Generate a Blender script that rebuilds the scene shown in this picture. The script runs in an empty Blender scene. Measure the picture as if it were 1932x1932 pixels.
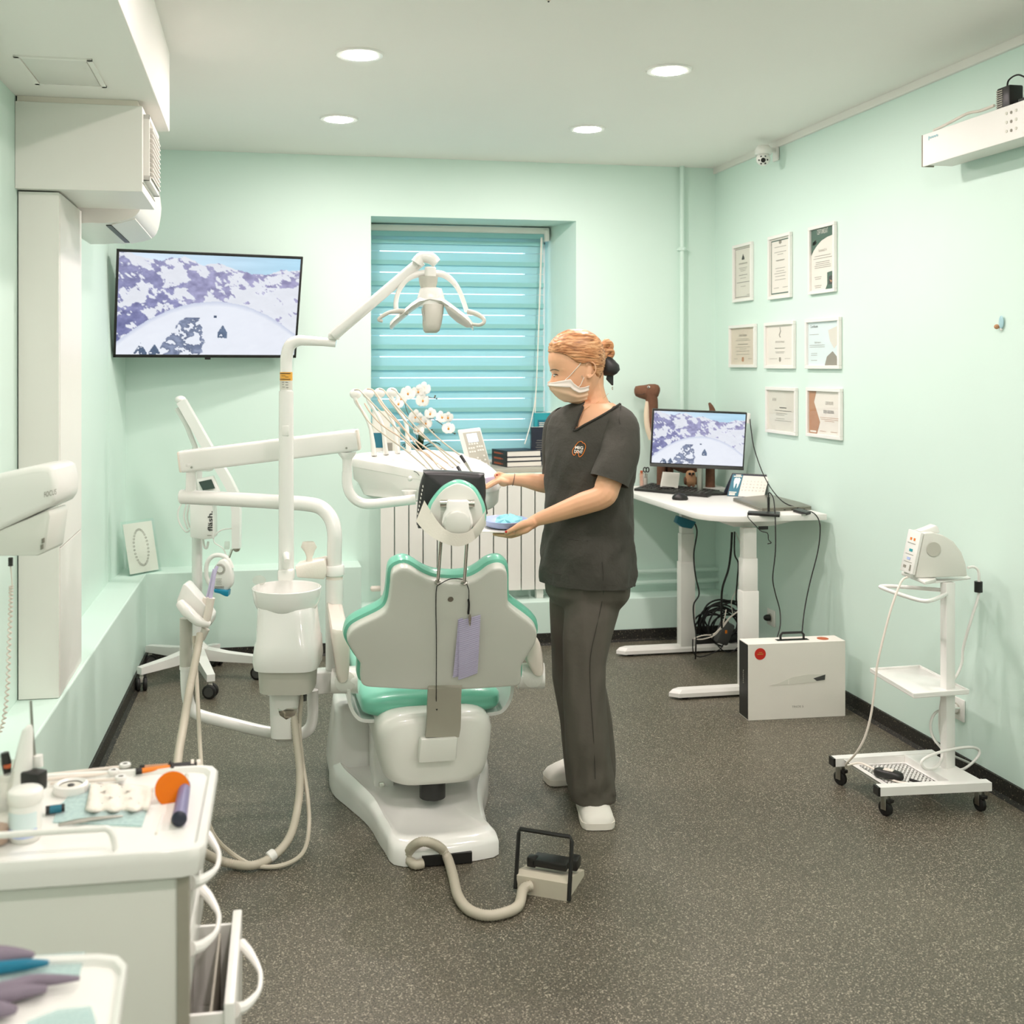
import bpy, bmesh, math, random
import numpy as np
from mathutils import Vector, Matrix, Quaternion
random.seed(7)
SC = bpy.context.scene
COL = SC.collection
# ------------------------------------------------------------------ camera, world, exposure
FPX, CX, HY, CAMZ, YAW = 2100.0, 880.0, 688.0, 1.58, math.radians(10.5)
cam = bpy.data.cameras.new('camera'); camo = bpy.data.objects.new('camera', cam); COL.objects.link(camo)
camo.location = (0, 0, CAMZ); camo.rotation_euler = (math.pi/2, 0, -YAW)
cam.sensor_fit = 'HORIZONTAL'; cam.sensor_width = 36.0; cam.lens = FPX/1932*36.0
cam.shift_x = (966-CX)/1932; cam.shift_y = (HY-966)/1932
cam.clip_start = .05; cam.clip_end = 60
cam.dof.use_dof = True; cam.dof.focus_distance = 4.1; cam.dof.aperture_fstop = 4.5
SC.camera = camo
SC.view_settings.view_transform = 'Standard'
try: SC.view_settings.look = 'None'
except Exception: pass
SC.view_settings.gamma = 1.0; SC.view_settings.use_curve_mapping = False
SC.view_settings.exposure = -0.03
wd = bpy.data.worlds.new('sky'); SC.world = wd; wd.use_nodes = True
nt = wd.node_tree; nt.nodes.clear()
bg = nt.nodes.new('ShaderNodeBackground'); out = nt.nodes.new('ShaderNodeOutputWorld')
bg.inputs[0].default_value = (.62, .78, 1.0, 1); bg.inputs[1].default_value = 4.0     # overcast daylight outside the window
nt.links.new(bg.outputs[0], out.inputs[0])
# ------------------------------------------------------------------ pixel -> place
RT = Vector((math.cos(YAW), -math.sin(YAW), 0)); FW = Vector((math.sin(YAW), math.cos(YAW), 0)); UP = Vector((0, 0, 1))
CAM = Vector((0, 0, CAMZ))
def ray(px, py): return FW + RT*((px-CX)/FPX) + UP*((HY-py)/FPX)
def at(px, py, d): return CAM + ray(px, py)*d                       # at camera depth d
def F(px, py, z=0.0): return CAM + ray(px, py)*((CAMZ-z)*FPX/(py-HY))   # on a level plane
def YW(px, py, Y): r = ray(px, py); return CAM + r*(Y/r.y)
def XW(px, py, X): r = ray(px, py); return CAM + r*(X/r.x)
def on(px, py, P, N): r = ray(px, py); P = Vector(P); N = Vector(N); return CAM + r*((P-CAM).dot(N)/r.dot(N))
def V3(*a): return Vector(a)
# ------------------------------------------------------------------ geometry
def g_box(c, s, bev=0.0, R=None, seg=2):
    bm = bmesh.new(); bmesh.ops.create_cube(bm, size=1.0)
    for v in bm.verts: v.co = Vector((v.co.x*s[0], v.co.y*s[1], v.co.z*s[2]))
    if bev > 0: bmesh.ops.bevel(bm, geom=list(bm.edges), offset=min(bev, min(s)*.49), segments=seg, affect='EDGES', profile=.5)
    c = Vector(c)
    if R is None: R = Matrix.Identity(3)
    elif isinstance(R, (int, float)): R = Matrix.Rotation(R, 3, 'Z')
    bm.verts.index_update()
    V = [R @ v.co + c for v in bm.verts]; Fc = [[v.index for v in f.verts] for f in bm.faces]; bm.free()
    return V, Fc
def g_prism(pts, vec, bev=0.0, seg=2):
    bm = bmesh.new(); vs = [bm.verts.new(p) for p in pts]; f = bm.faces.new(vs)
    r = bmesh.ops.extrude_face_region(bm, geom=[f])
    for g in r['geom']:
        if isinstance(g, bmesh.types.BMVert): g.co += Vector(vec)
    bmesh.ops.recalc_face_normals(bm, faces=list(bm.faces))
    if bev > 0:
        ed = [e for e in bm.edges if len(e.link_faces) == 2 and e.calc_face_angle(0) > .6]
        bmesh.ops.bevel(bm, geom=ed, offset=bev, segments=seg, affect='EDGES', profile=.5, clamp_overlap=True)
    bm.verts.index_update()
    V = [v.co.copy() for v in bm.verts]; Fc = [[v.index for v in f.verts] for f in bm.faces]; bm.free()
    return V, Fc
def spl(pts, res=6, closed=False):
    P = [Vector(p) for p in pts]; n = len(P); o = []
    rng = n if closed else n-1
    for i in range(rng):
        if closed: a, b, c, d = P[i-1], P[i], P[(i+1) % n], P[(i+2) % n]
        else: a, b, c, d = P[max(i-1, 0)], P[i], P[i+1], P[min(i+2, n-1)]
        for k in range(res):
            t = k/res
            o.append(.5*((2*b)+(c-a)*t+(2*a-5*b+4*c-d)*t*t+(3*b-a-3*c+d)*t**3))
    if not closed: o.append(P[-1].copy())
    return o
def lerpl(L, m):
    n = len(L); o = []
    for i in range(m):
        t = i*(n-1)/max(m-1, 1); k = min(int(t), n-2); o.append(L[k]*(1-(t-k))+L[k+1]*(t-k))
    return o
def g_tube(pts, r, n=10, res=6, smooth=True, closed=False, flat=None):
    P = spl(pts, res, closed) if smooth and len(pts) > 2 else [Vector(p) for p in pts]
    m = len(P); rr = [r]*m if not isinstance(r, (list, tuple)) else lerpl(list(r), m)
    V = []; Fc = []; prev = None
    for i in range(m):
        if closed: t = P[(i+1) % m]-P[i-1]
        else: t = P[min(i+1, m-1)]-P[max(i-1, 0)]
        if t.length < 1e-9: t = Vector((0, 0, 1))
        t.normalize()
        if prev is None:
            a = Vector((0, 0, 1)) if abs(t.z) < .9 else Vector((1, 0, 0))
            u = t.cross(a).normalized()
        else:
            u = (prev - t*prev.dot(t))
            u = u.normalized() if u.length > 1e-6 else t.orthogonal().normalized()
        prev = u; w = t.cross(u)
        for k in range(n):
            an = 2*math.pi*k/n
            V.append(P[i] + u*(math.cos(an)*rr[i]) + w*(math.sin(an)*rr[i]*(flat or 1)))
    for i in range(m if closed else m-1):
        j = (i+1) % m
        for k in range(n):
            l = (k+1) % n; Fc.append([i*n+k, i*n+l, j*n+l, j*n+k])
    if not closed:
        Fc.append(list(range(n))[::-1]); Fc.append([(m-1)*n+k for k in range(n)])
    return V, Fc
def g_corr(pts, r, pitch, n=10, amp=.12):
    P = spl(pts, 10); L = [0]
    for a, b in zip(P, P[1:]): L.append(L[-1]+(b-a).length)
    N = max(4, int(L[-1]/pitch*2)); Q = []; j = 0
    for i in range(N+1):
        s = L[-1]*i/N
        while j < len(L)-2 and L[j+1] < s: j += 1
        t = (s-L[j])/max(L[j+1]-L[j], 1e-9); Q.append(P[j]*(1-t)+P[j+1]*t)
    return g_tube(Q, [r*(1+amp*(i % 2 and 1 or -1)) for i in range(N+1)], n=n, smooth=False)
def g_cyl(p0, p1, r0, r1=None, n=24): return g_tube([p0, p1], [r0, r0 if r1 is None else r1], n=n, smooth=False)
def g_loft(rings, cap=True, closed=True):
    n = len(rings[0]); V = [Vector(p) for r in rings for p in r]; Fc = []
    for i in range(len(rings)-1):
        for k in range(n if closed else n-1):
            l = (k+1) % n; Fc.append([i*n+k, i*n+l, (i+1)*n+l, (i+1)*n+k])
    if cap: Fc.append(list(range(n))[::-1]); Fc.append([(len(rings)-1)*n+k for k in range(n)])
    return V, Fc
def ring(c, ax, ay, n=24, p=2.0):
    c = Vector(c); ax = Vector(ax); ay = Vector(ay); o = []
    for k in range(n):
        a = 2*math.pi*k/n; cs, sn = math.cos(a), math.sin(a)
        o.append(c + ax*(math.copysign(abs(cs)**(2/p), cs)) + ay*(math.copysign(abs(sn)**(2/p), sn)))
    return o
def frame(axis):
    t = Vector(axis).normalized(); u = t.orthogonal().normalized(); return u, t.cross(u), t
def g_lathe(prof, p, axis=(0, 0, 1), n=28, cap=True):
    u, w, t = frame(axis); p = Vector(p)
    return g_loft([ring(p+t*z, u*max(r, 1e-5), w*max(r, 1e-5), n) for r, z in prof], cap)
def g_ell(c, ax, ay, az, n=16, m=10):
    c = Vector(c); ax = Vector(ax); ay = Vector(ay); az = Vector(az)
    return g_loft([ring(c+az*-math.cos(math.pi*(i+.02)/(m+.04)), ax*math.sin(math.pi*(i+.02)/(m+.04)), ay*math.sin(math.pi*(i+.02)/(m+.04)), n) for i in range(m+1)])
def join(*gs):
    V = []; Fc = []
    for v, f in gs:
        b = len(V); V += list(v); Fc += [[i+b for i in q] for q in f]
    return V, Fc
def g_disc(c, nrm, r, th=.001, n=28):
    c = Vector(c); nrm = Vector(nrm).normalized(); return g_cyl(c, c+nrm*th, r, n=n)
def xf(g, fn): return [fn(Vector(v)) for v in g[0]], g[1]
# ------------------------------------------------------------------ objects
WL = {}
def mk(name, g, mat, parent=None, smooth=35, label=None, kind=None, cat=None, group=None):
    V, Fc = g
    lo = Vector((min(v[0] for v in V), min(v[1] for v in V), min(v[2] for v in V)))
    hi = Vector((max(v[0] for v in V), max(v[1] for v in V), max(v[2] for v in V)))
    c = (lo+hi)/2
    if cat: c.z = lo.z
    me = bpy.data.meshes.new(name); me.from_pydata([tuple(Vector(v)-c) for v in V], [], [f for f in Fc if len(set(f)) > 2])
    bm = bmesh.new(); bm.from_mesh(me); bmesh.ops.recalc_face_normals(bm, faces=list(bm.faces)); bm.to_mesh(me); bm.free()
    me.materials.append(MAT(mat))
    if smooth:
        me.polygons.foreach_set('use_smooth', [True]*len(me.polygons)); me.set_sharp_from_angle(angle=math.radians(smooth))
    o = bpy.data.objects.new(name, me); COL.objects.link(o)
    if parent: o.parent = parent; o.location = c-WL[parent]
    else: o.location = c
    WL[o] = c
    tag(o, label, cat, group, kind)
    return o
def tag(o, label=None, cat=None, group=None, kind=None):
    for k, v in (('label', label), ('category', cat), ('group', group), ('kind', kind)):
        if v: o[k] = v
    return o
def thing(name, loc, label, cat, group=None):
    o = bpy.data.objects.new(name, None); COL.objects.link(o); o.location = Vector(loc); o.empty_display_size = .1
    WL[o] = Vector(loc); return tag(o, label, cat, group)
def dup(o, off, parent=None, label=None):
    c = o.copy(); COL.objects.link(c); off = Vector(off)
    if parent: c.parent = parent
    if parent is None: c.location = o.location+off
    WL[c] = WL[o]+off
    if label: c['label'] = label
    for ch in [x for x in list(COL.objects) if x.parent == o]: dup(ch, off, c)
    return c
def g_text(s, size, o, xd, yd, align='CENTER', lift=.0006, fit=None, bold=0.0):
    cu = bpy.data.curves.new('t', 'FONT'); cu.body = s; cu.size = 1.0; cu.align_x = align; cu.align_y = 'CENTER'
    cu.resolution_u = 3; cu.offset = bold
    ob = bpy.data.objects.new('t', cu); COL.objects.link(ob)
    dg = bpy.context.evaluated_depsgraph_get(); me = bpy.data.meshes.new_from_object(ob.evaluated_get(dg))
    V = [v.co.copy() for v in me.vertices]; Fc = [list(p.vertices) for p in me.polygons]
    bpy.data.objects.remove(ob); bpy.data.curves.remove(cu); bpy.data.meshes.remove(me)
    xd = Vector(xd).normalized(); yd = Vector(yd).normalized(); nn = xd.cross(yd); o = Vector(o)
    sx = size
    if fit and V:
        w = max(v.x for v in V)-min(v.x for v in V); sx = fit/w
    return [o+xd*(v.x*sx)+yd*(v.y*size)+nn*lift for v in V], Fc
# ------------------------------------------------------------------ materials
def s2l(c):
    return tuple(((x/255)/12.92 if x/255 <= .04045 else ((x/255+.055)/1.055)**2.4) for x in c)+(1,)
MATS = {}
SPEC = {}
def MAT(n):
    if n in MATS: return MATS[n]
    c, rough, metal, kw = SPEC[n]
    m = bpy.data.materials.new(n); m.use_nodes = True; t = m.node_tree; b = t.nodes['Principled BSDF']
    col = s2l(c); b.inputs['Roughness'].default_value = rough; b.inputs['Metallic'].default_value = metal
    tc = t.nodes.new('ShaderNodeTexCoord'); nz = t.nodes.new('ShaderNodeTexNoise'); nz.inputs['Scale'].default_value = kw.get('ns', 14); nz.inputs['Detail'].default_value = 3
    t.links.new(tc.outputs['Object'], nz.inputs['Vector'])
    mx = t.nodes.new('ShaderNodeMix'); mx.data_type = 'RGBA'; am = kw.get('var', .03)
    mx.inputs[6].default_value = tuple(x*(1-am) for x in col[:3])+(1,); mx.inputs[7].default_value = tuple(min(1, x*(1+am)) for x in col[:3])+(1,)
    t.links.new(nz.outputs['Fac'], mx.inputs[0]); t.links.new(mx.outputs[2], b.inputs['Base Color'])
    if 'em' in kw:
        b.inputs['Emission Color'].default_value = col; b.inputs['Emission Strength'].default_value = kw['em']
    if 'tr' in kw: b.inputs['Transmission Weight'].default_value = kw['tr']; b.inputs['IOR'].default_value = kw.get('ior', 1.3)
    if 'sub' in kw: b.inputs['Subsurface Weight'].default_value = kw['sub']; b.inputs['Subsurface Radius'].default_value = (.01, .004, .002)
    if 'coat' in kw: b.inputs['Coat Weight'].default_value = kw['coat']; b.inputs['Coat Roughness'].default_value = .08
    if 'alpha' in kw: b.inputs['Alpha'].default_value = kw['alpha']
    if 'bump' in kw:
        n2 = t.nodes.new('ShaderNodeTexNoise'); n2.inputs['Scale'].default_value = kw.get('bs', 300); n2.inputs['Detail'].default_value = 4
        t.links.new(tc.outputs['Object'], n2.inputs['Vector'])
        bp = t.nodes.new('ShaderNodeBump'); bp.inputs['Strength'].default_value = kw['bump']; bp.inputs['Distance'].default_value = kw.get('bd', .002)
        t.links.new(n2.outputs['Fac'], bp.inputs['Height']); t.links.new(bp.outputs['Normal'], b.inputs['Normal'])
    if 'vcol' in kw:
        at_ = t.nodes.new('ShaderNodeVertexColor'); at_.layer_name = 'Col'
        b.inputs['Base Color'].default_value = (0, 0, 0, 1)
        for l in list(t.links):
            if l.to_socket == b.inputs['Base Color']: t.links.remove(l)
        t.links.new(at_.outputs['Color'], b.inputs['Emission Color']); b.inputs['Emission Strength'].default_value = kw['vcol']
    MATS[n] = m; return m
def spec(n, c, rough=.5, metal=0.0, **kw): SPEC[n] = (c, rough, metal, kw)
spec('mint_wall', (218, 240, 229), .55, var=.02, ns=2, bump=.05, bs=60)
spec('ceiling_paint', (252, 249, 243), .7, var=.015, ns=2)
spec('white_panel', (238, 236, 229), .35, var=.01)
spec('white_plastic', (240, 239, 233), .28, var=.01, coat=.3)
spec('white_enamel', (242, 241, 236), .22, var=.01, coat=.5)
spec('grey_plastic', (198, 196, 184), .4, var=.02)
spec('shell_plastic', (226, 226, 217), .32, var=.01, coat=.2)
spec('warm_plastic', (236, 226, 214), .4, var=.02)
spec('mint_vinyl', (128, 207, 181), .28, var=.02, coat=.3)
spec('bracket_metal', (160, 155, 140), .42, var=.05)
spec('chrome', (215, 212, 205), .12, 1.0)
spec('steel', (170, 168, 160), .3, 1.0)
spec('black_plastic', (26, 25, 23), .4, var=.1)
spec('black_rubber', (22, 21, 19), .6, var=.1)
spec('black_leather', (40, 39, 40), .42, var=.08, bump=.15, bs=120)
spec('dark_grey', (74, 74, 72), .45, var=.05)
spec('cloth_white', (236, 230, 218), .85, var=.03, bump=.2, bs=200)
spec('lavender', (204, 196, 226), .8, var=.04)
spec('beige_plastic', (205, 197, 178), .42, var=.03)
spec('hose_grey', (196, 188, 170), .45, var=.03)
spec('hose_beige', (212, 190, 168), .45, var=.03)
spec('desk_white', (238, 236, 230), .4, var=.01)
spec('radiator', (240, 238, 231), .3, var=.01, coat=.2)
spec('sill_grey', (176, 174, 160), .5, var=.04)
spec('scrub', (66, 64, 57), .85, var=.22, ns=7, bump=.8, bs=16, bd=.01)
spec('scrub_trim', (52, 50, 44), .85, var=.1)
spec('trouser', (88, 83, 74), .85, var=.2, ns=5, bump=.6, bs=9, bd=.012)
spec('skin', (231, 178, 140), .5, var=.05, ns=20, sub=.08)
spec('mask_white', (243, 232, 222), .8, var=.02)
spec('mask_peach_shade', (238, 200, 168), .8, var=.03)  # peach puts the shading of the white mask into colour
spec('nail_red', (196, 30, 30), .15, coat=1)
spec('shoe_white', (238, 234, 224), .5, var=.02)
spec('orange', (238, 130, 22), .35, var=.04)
spec('label_orange', (238, 176, 70), .5)
spec('orange_lens', (240, 125, 10), .2, tr=.25, var=.02)
spec('red', (200, 40, 26), .5)
spec('brick_red', (190, 92, 52), .5)
spec('gold_print', (190, 140, 60), .5)
spec('paper', (236, 232, 222), .8, var=.02)
spec('paper_grey', (222, 220, 208), .8, var=.02)
spec('paper_warm', (218, 208, 190), .8, var=.03)
spec('paper_mint', (222, 238, 238), .8, var=.03)
spec('ink', (60, 60, 58), .8)
spec('ink_soft', (150, 146, 134), .8)
spec('ink_green', (76, 104, 90), .8)
spec('tan_print', (186, 142, 110), .8)
spec('teal_book', (40, 160, 170), .5)
spec('teal_dark', (30, 110, 130), .5)
spec('navy', (30, 36, 52), .5)
spec('blue_tip', (20, 140, 175), .35)
spec('tray_blue', (178, 194, 236), .35)
spec('tissue_teal', (140, 208, 216), .8, var=.08)
spec('plush_brown', (118, 82, 62), .95, var=.25, ns=60, bump=.6, bs=300)
spec('plush_cream', (232, 212, 186), .95, var=.05, bump=.4, bs=300)
spec('plush_tan', (196, 150, 112), .95, var=.12, ns=80, bump=.6, bs=300)
spec('petal', (248, 246, 240), .6, sub=.1)
spec('petal_heart', (236, 160, 60), .6)
spec('leaf', (40, 66, 40), .35)
spec('stem', (92, 80, 52), .6)
spec('pot_black', (24, 26, 26), .3)
spec('lamp_on', (255, 240, 238), .5, em=385.0)
spec('lcd', (205, 216, 240), .3, em=.9)
spec('lcd_dark', (42, 60, 52), .15)
spec('laptop', (140, 138, 126), .35, .6)
spec('dirt', (100, 96, 88), .9)
spec('purple_grey', (128, 116, 130), .75, var=.1)
spec('teal_pen', (20, 120, 150), .35)
spec('pen_violet', (118, 112, 150), .35)
spec('butterfly', (168, 208, 214), .4)
# ------------------------------------------------------------------ special materials
def speckle(name, base, light, dark, scale, rough, lt=.62):
    m = bpy.data.materials.new(name); m.use_nodes = True; t = m.node_tree; b = t.nodes['Principled BSDF']
    tc = t.nodes.new('ShaderNodeTexCoord')
    def noise(sc, det=2):
        n = t.nodes.new('ShaderNodeTexNoise'); n.inputs['Scale'].default_value = sc; n.inputs['Detail'].default_value = det
        t.links.new(tc.outputs['Object'], n.inputs['Vector']); return n
    def ramp(n, a, b_):
        r = t.nodes.new('ShaderNodeMapRange'); r.inputs[1].default_value = a; r.inputs[2].default_value = b_
        t.links.new(n.outputs['Fac'], r.inputs[0]); return r
    def mix(fac, a, b_):
        x = t.nodes.new('ShaderNodeMix'); x.data_type = 'RGBA'
        t.links.new(fac.outputs[0], x.inputs[0])
        for k, q in ((6, a), (7, b_)):
            if isinstance(q, tuple): x.inputs[k].default_value = q
            else: t.links.new(q, x.inputs[k])
        return x
    big = mix(ramp(noise(1.1, 4), .3, .7), tuple(x*.8 for x in s2l(base)[:3])+(1,), tuple(x*1.22 for x in s2l(base)[:3])+(1,))
    d = mix(ramp(noise(scale*.8), .5, .62), big.outputs[2], s2l(dark))
    l = mix(ramp(noise(scale, 3), lt, lt+.05), d.outputs[2], s2l(light))
    t.links.new(l.outputs[2], b.inputs['Base Color']); b.inputs['Roughness'].default_value = rough
    b.inputs['Specular IOR Level'].default_value = .5
    MATS[name] = m
speckle('floor_rubber', (94, 89, 75), (178, 170, 150), (54, 51, 43), 250, .42, .585)
speckle('base_rubber', (34, 32, 26), (150, 140, 116), (16, 15, 12), 150, .6, .64)
def blindmat(name, c, tl, alpha=1.0):
    m = bpy.data.materials.new(name); m.use_nodes = True; t = m.node_tree; t.nodes.clear()
    o = t.nodes.new('ShaderNodeOutputMaterial'); d = t.nodes.new('ShaderNodeBsdfDiffuse'); r = t.nodes.new('ShaderNodeBsdfTranslucent')
    tc = t.nodes.new('ShaderNodeTexCoord'); w = t.nodes.new('ShaderNodeTexNoise'); w.inputs['Scale'].default_value = 1.0
    mp = t.nodes.new('ShaderNodeMapping'); mp.inputs['Scale'].default_value = (3, 3, 500); t.links.new(tc.outputs['Object'], mp.inputs[0]); t.links.new(mp.outputs[0], w.inputs['Vector'])
    mx = t.nodes.new('ShaderNodeMix'); mx.data_type = 'RGBA'; L = s2l(c)
    mx.inputs[6].default_value = tuple(x*.92 for x in L[:3])+(1,); mx.inputs[7].default_value = tuple(min(1, x*1.08) for x in L[:3])+(1,)
    t.links.new(w.outputs['Fac'], mx.inputs[0])
    t.links.new(mx.outputs[2], d.inputs[0]); t.links.new(mx.outputs[2], r.inputs[0])
    s = t.nodes.new('ShaderNodeMixShader'); s.inputs[0].default_value = tl
    t.links.new(d.outputs[0], s.inputs[1]); t.links.new(r.outputs[0], s.inputs[2]); t.links.new(s.outputs[0], o.inputs[0])
    MATS[name] = m
blindmat('blind_fabric', (184, 228, 230), .30)
blindmat('blind_strip', (156, 212, 210), .12)
def hairmat():
    m = bpy.data.materials.new('hair_blond'); m.use_nodes = True; t = m.node_tree; b = t.nodes['Principled BSDF']
    tc = t.nodes.new('ShaderNodeTexCoord'); mp = t.nodes.new('ShaderNodeMapping'); mp.inputs['Scale'].default_value = (14, 70, 150)
    n = t.nodes.new('ShaderNodeTexNoise'); n.inputs['Scale'].default_value = 1.0; n.inputs['Detail'].default_value = 4
    r = t.nodes.new('ShaderNodeValToRGB'); r.color_ramp.elements[0].position = .32; r.color_ramp.elements[1].position = .68
    r.color_ramp.elements[0].color = s2l((126, 80, 48)); r.color_ramp.elements[1].color = s2l((234, 184, 136))
    e = r.color_ramp.elements.new(.48); e.color = s2l((198, 138, 90))
    t.links.new(tc.outputs['Object'], mp.inputs[0]); t.links.new(mp.outputs[0], n.inputs['Vector']); t.links.new(n.outputs['Fac'], r.inputs[0]); t.links.new(r.outputs[0], b.inputs['Base Color'])
    bp = t.nodes.new('ShaderNodeBump'); bp.inputs['Strength'].default_value = .5; bp.inputs['Distance'].default_value = .003
    t.links.new(n.outputs['Fac'], bp.inputs['Height']); t.links.new(bp.outputs[0], b.inputs['Normal'])
    b.inputs['Roughness'].default_value = .38; b.inputs['Anisotropic'].default_value = .6
    MATS['hair_blond'] = m
hairmat()
def thin(name, tint, gl, rough=.03, dif=0.0):
    m = bpy.data.materials.new(name); m.use_nodes = True; t = m.node_tree; t.nodes.clear()
    o = t.nodes.new('ShaderNodeOutputMaterial'); a = t.nodes.new('ShaderNodeBsdfTransparent'); a.inputs[0].default_value = s2l(tint)
    b = t.nodes.new('ShaderNodeBsdfGlossy'); b.inputs['Roughness'].default_value = rough
    d = t.nodes.new('ShaderNodeBsdfDiffuse'); nz = t.nodes.new('ShaderNodeTexNoise'); nz.inputs['Scale'].default_value = 20
    mr = t.nodes.new('ShaderNodeMapRange'); mr.inputs[3].default_value = dif*.7; mr.inputs[4].default_value = dif*1.3; t.links.new(nz.outputs['Fac'], mr.inputs[0])
    d.inputs[0].default_value = s2l(tint)
    s = t.nodes.new("ShaderNodeMixShader"); s2 = t.nodes.new('ShaderNodeMixShader')
    t.links.new(mr.outputs[0], s.inputs[0]); t.links.new(a.outputs[0], s.inputs[1]); t.links.new(d.outputs[0], s.inputs[2])
    s2.inputs[0].default_value = gl*.15; t.links.new(s.outputs[0], s2.inputs[1]); t.links.new(b.outputs[0], s2.inputs[2]); t.links.new(s2.outputs[0], o.inputs[0])
    MATS[name] = m
thin('glass', (255, 255, 255), .2); thin('window_glass', (250, 252, 252), .4, .0); thin('acrylic', (252, 255, 254), .2, .03, .01); thin('clear_plastic', (247, 247, 244), .35, .06, .18); thin('pouch', (232, 246, 245), .35, .12, .35)
spec('screen', (0, 0, 0), .35, vcol=1.0)
# ------------------------------------------------------------------ room shell
CZ = 2.755; XR = 2.68; YB = 6.28; YR = -2.4; XL = -.79
def S(name, g, mat, smooth=0, parent=None): return mk(name, g, mat, parent, smooth, kind=None if parent else 'structure')
def bx(x0, x1, y0, y1, z0, z1, bev=0): return g_box(((x0+x1)/2, (y0+y1)/2, (z0+z1)/2), (x1-x0, y1-y0, z1-z0), bev)
S('floor', bx(-1.2, 2.95, YR-.2, 7.0, -.1, 0), 'floor_rubber')
S('ceiling', bx(-1.2, 2.95, YR-.2, 7.0, CZ, CZ+.1), 'ceiling_paint')
WX0, WX1, WZ0, WZ1 = .6157, 1.816, .975, 2.42
S('wall_back', join(bx(-1.2, WX0, YB, 6.9, 0, CZ), bx(WX1, 2.95, YB, 6.9, 0, CZ), bx(WX0, WX1, YB, 6.9, WZ1, CZ), bx(WX0, WX1, YB, 6.9, 0, WZ0),
    g_prism([(WX1, YB, WZ0), (WX1, 6.66, WZ0), (1.726, 6.66, WZ0)], (0, 0, WZ1-WZ0)),
    g_prism([(WX0, YB, WZ0), (WX0+.03, 6.66, WZ0), (WX0, 6.66, WZ0)], (0, 0, WZ1-WZ0)),
    g_prism([(-.80, 5.9, 0), (-.755, 5.9, 0), (-.718, YB, 0), (-.80, YB, 0)], (0, 0, CZ))), 'mint_wall')
S('wall_right', bx(XR, 2.95, YR, 7.0, 0, CZ), 'mint_wall')
S('wall_left', g_prism([(-1.2, YR, 0), (-.83, YR, 0), (-.79, 3.6, 0), (-.757, 5.9, 0), (-.757, 6.3, 0), (-1.2, 6.3, 0)], (0, 0, CZ)), 'mint_wall')
S('wall_rear', bx(-1.2, 2.95, YR-.2, YR, 0, CZ), 'mint_wall')
LX = lambda y: -.594-.0235*(6.09-y)
S('wall_ledge_left', g_prism([(-.95, .6, 0), (LX(.6), .6, 0), (LX(6.1), 6.1, 0), (LX(6.1), 6.35, 0), (-.95, 6.35, 0)], (0, 0, .475), .006), 'mint_wall')
S('wall_ledge_back', join(bx(LX(6.1)-.02, .5455, 6.10, 6.35, 0, .475, .005), bx(.5455-.01, XR+.02, 6.10, 6.35, 0, .2425, .005)), 'mint_wall')
S('ceiling_soffit', bx(-1.0, -.336, YR, 4.337, 2.459, CZ+.02, .004), 'ceiling_paint')
S('trim_1', bx(XR-.014, XR+.01, YR, YB+.01, CZ-.034, CZ+.005, .003), 'white_panel')
# coved baseboards
def base(name, pts):
    P = [Vector((*p, 0)) for p in pts]; gs = []
    for a, b in zip(P, P[1:]):
        t = (b-a).normalized(); n = Vector((-t.y, t.x, 0))   # towards the room
        pr = [(-.004, 0), (.03, 0), (.014, .012), (.011, .064), (-.004, .064)]
        gs.append(g_loft([[q+n*x+UP*z for x, z in pr] for q in (a, b)]))
    S(name, join(*gs), 'base_rubber', 30)
base('baseboard_right', [(XR, YR), (XR, 6.1)])
base('baseboard_back', [(XR, 6.10), (LX(6.1), 6.10)])
base('baseboard_left', [(LX(6.1), 6.1), (LX(.6), .6)])
# hatch in the soffit
h = thing('access_hatch', (-.58, 3.5, 2.457), 'flush square access hatch set in the underside of the ceiling soffit', 'hatch')
x0, x1, y0, y1 = -.69, -.476, 3.34, 3.665
mk('hatch_frame', join(bx(x0, x1, y0, y0+.014, 2.454, 2.461), bx(x0, x1, y1-.014, y1, 2.454, 2.461), bx(x0, x0+.014, y0, y1, 2.454, 2.461), bx(x1-.014, x1, y0, y1, 2.454, 2.461)), 'ceiling_paint', h)
mk('hatch_panel', bx(x0+.018, x1-.018, y0+.018, y1-.018, 2.455, 2.461, .001), 'white_panel', h)
# window: frame, pane, blind
w = S('window_1', join(bx(WX0+.03, WX0+.09, 6.66, 6.72, 1.0, WZ1), bx(1.60, 1.726, 6.66, 6.72, 1.0, WZ1), bx(WX0, 1.726, 6.66, 6.72, WZ1-.10, WZ1), bx(WX0, 1.726, 6.66, 6.72, WZ0, 1.08)), 'white_panel')
S('pane', bx(WX0+.085, 1.605, 6.685, 6.692, 1.075, WZ1-.095), 'window_glass', parent=w)
S('window_sill', bx(WX0-.04, WX1+.05, 6.21, 6.70, .962, .985, .003), 'sill_grey', parent=w)
S('sill_apron', bx(WX0-.04, WX1+.05, 6.213, 6.27, .935, .962, .003), 'mint_wall', parent=w)
bl = thing('roller_blind', (1.17, 6.6, .99), 'teal day-and-night roller blind lowered over the window', 'blind')
YBL = 6.60; BX0 = WX0+.03; BX1 = 1.70
zb = lambda py: 1.58-(py-688)/FPX*6.70
mk('headrail', join(bx(BX0-.01, BX1+.03, YBL-.035, YBL+.03, 2.375, 2.412, .006), bx(BX1+.0, BX1+.03, YBL-.04, YBL+.03, 2.33, 2.40, .005)), 'white_panel', bl)
pitch = .1258; z = zb(476)
n = 0; ztop = 2.375
zz = z; rows = []
rows.append((ztop, z))
while zz-pitch > 1.0:
    rows.append((zz, zz-pitch)); zz -= pitch
rows.append((zz, .995))
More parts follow.
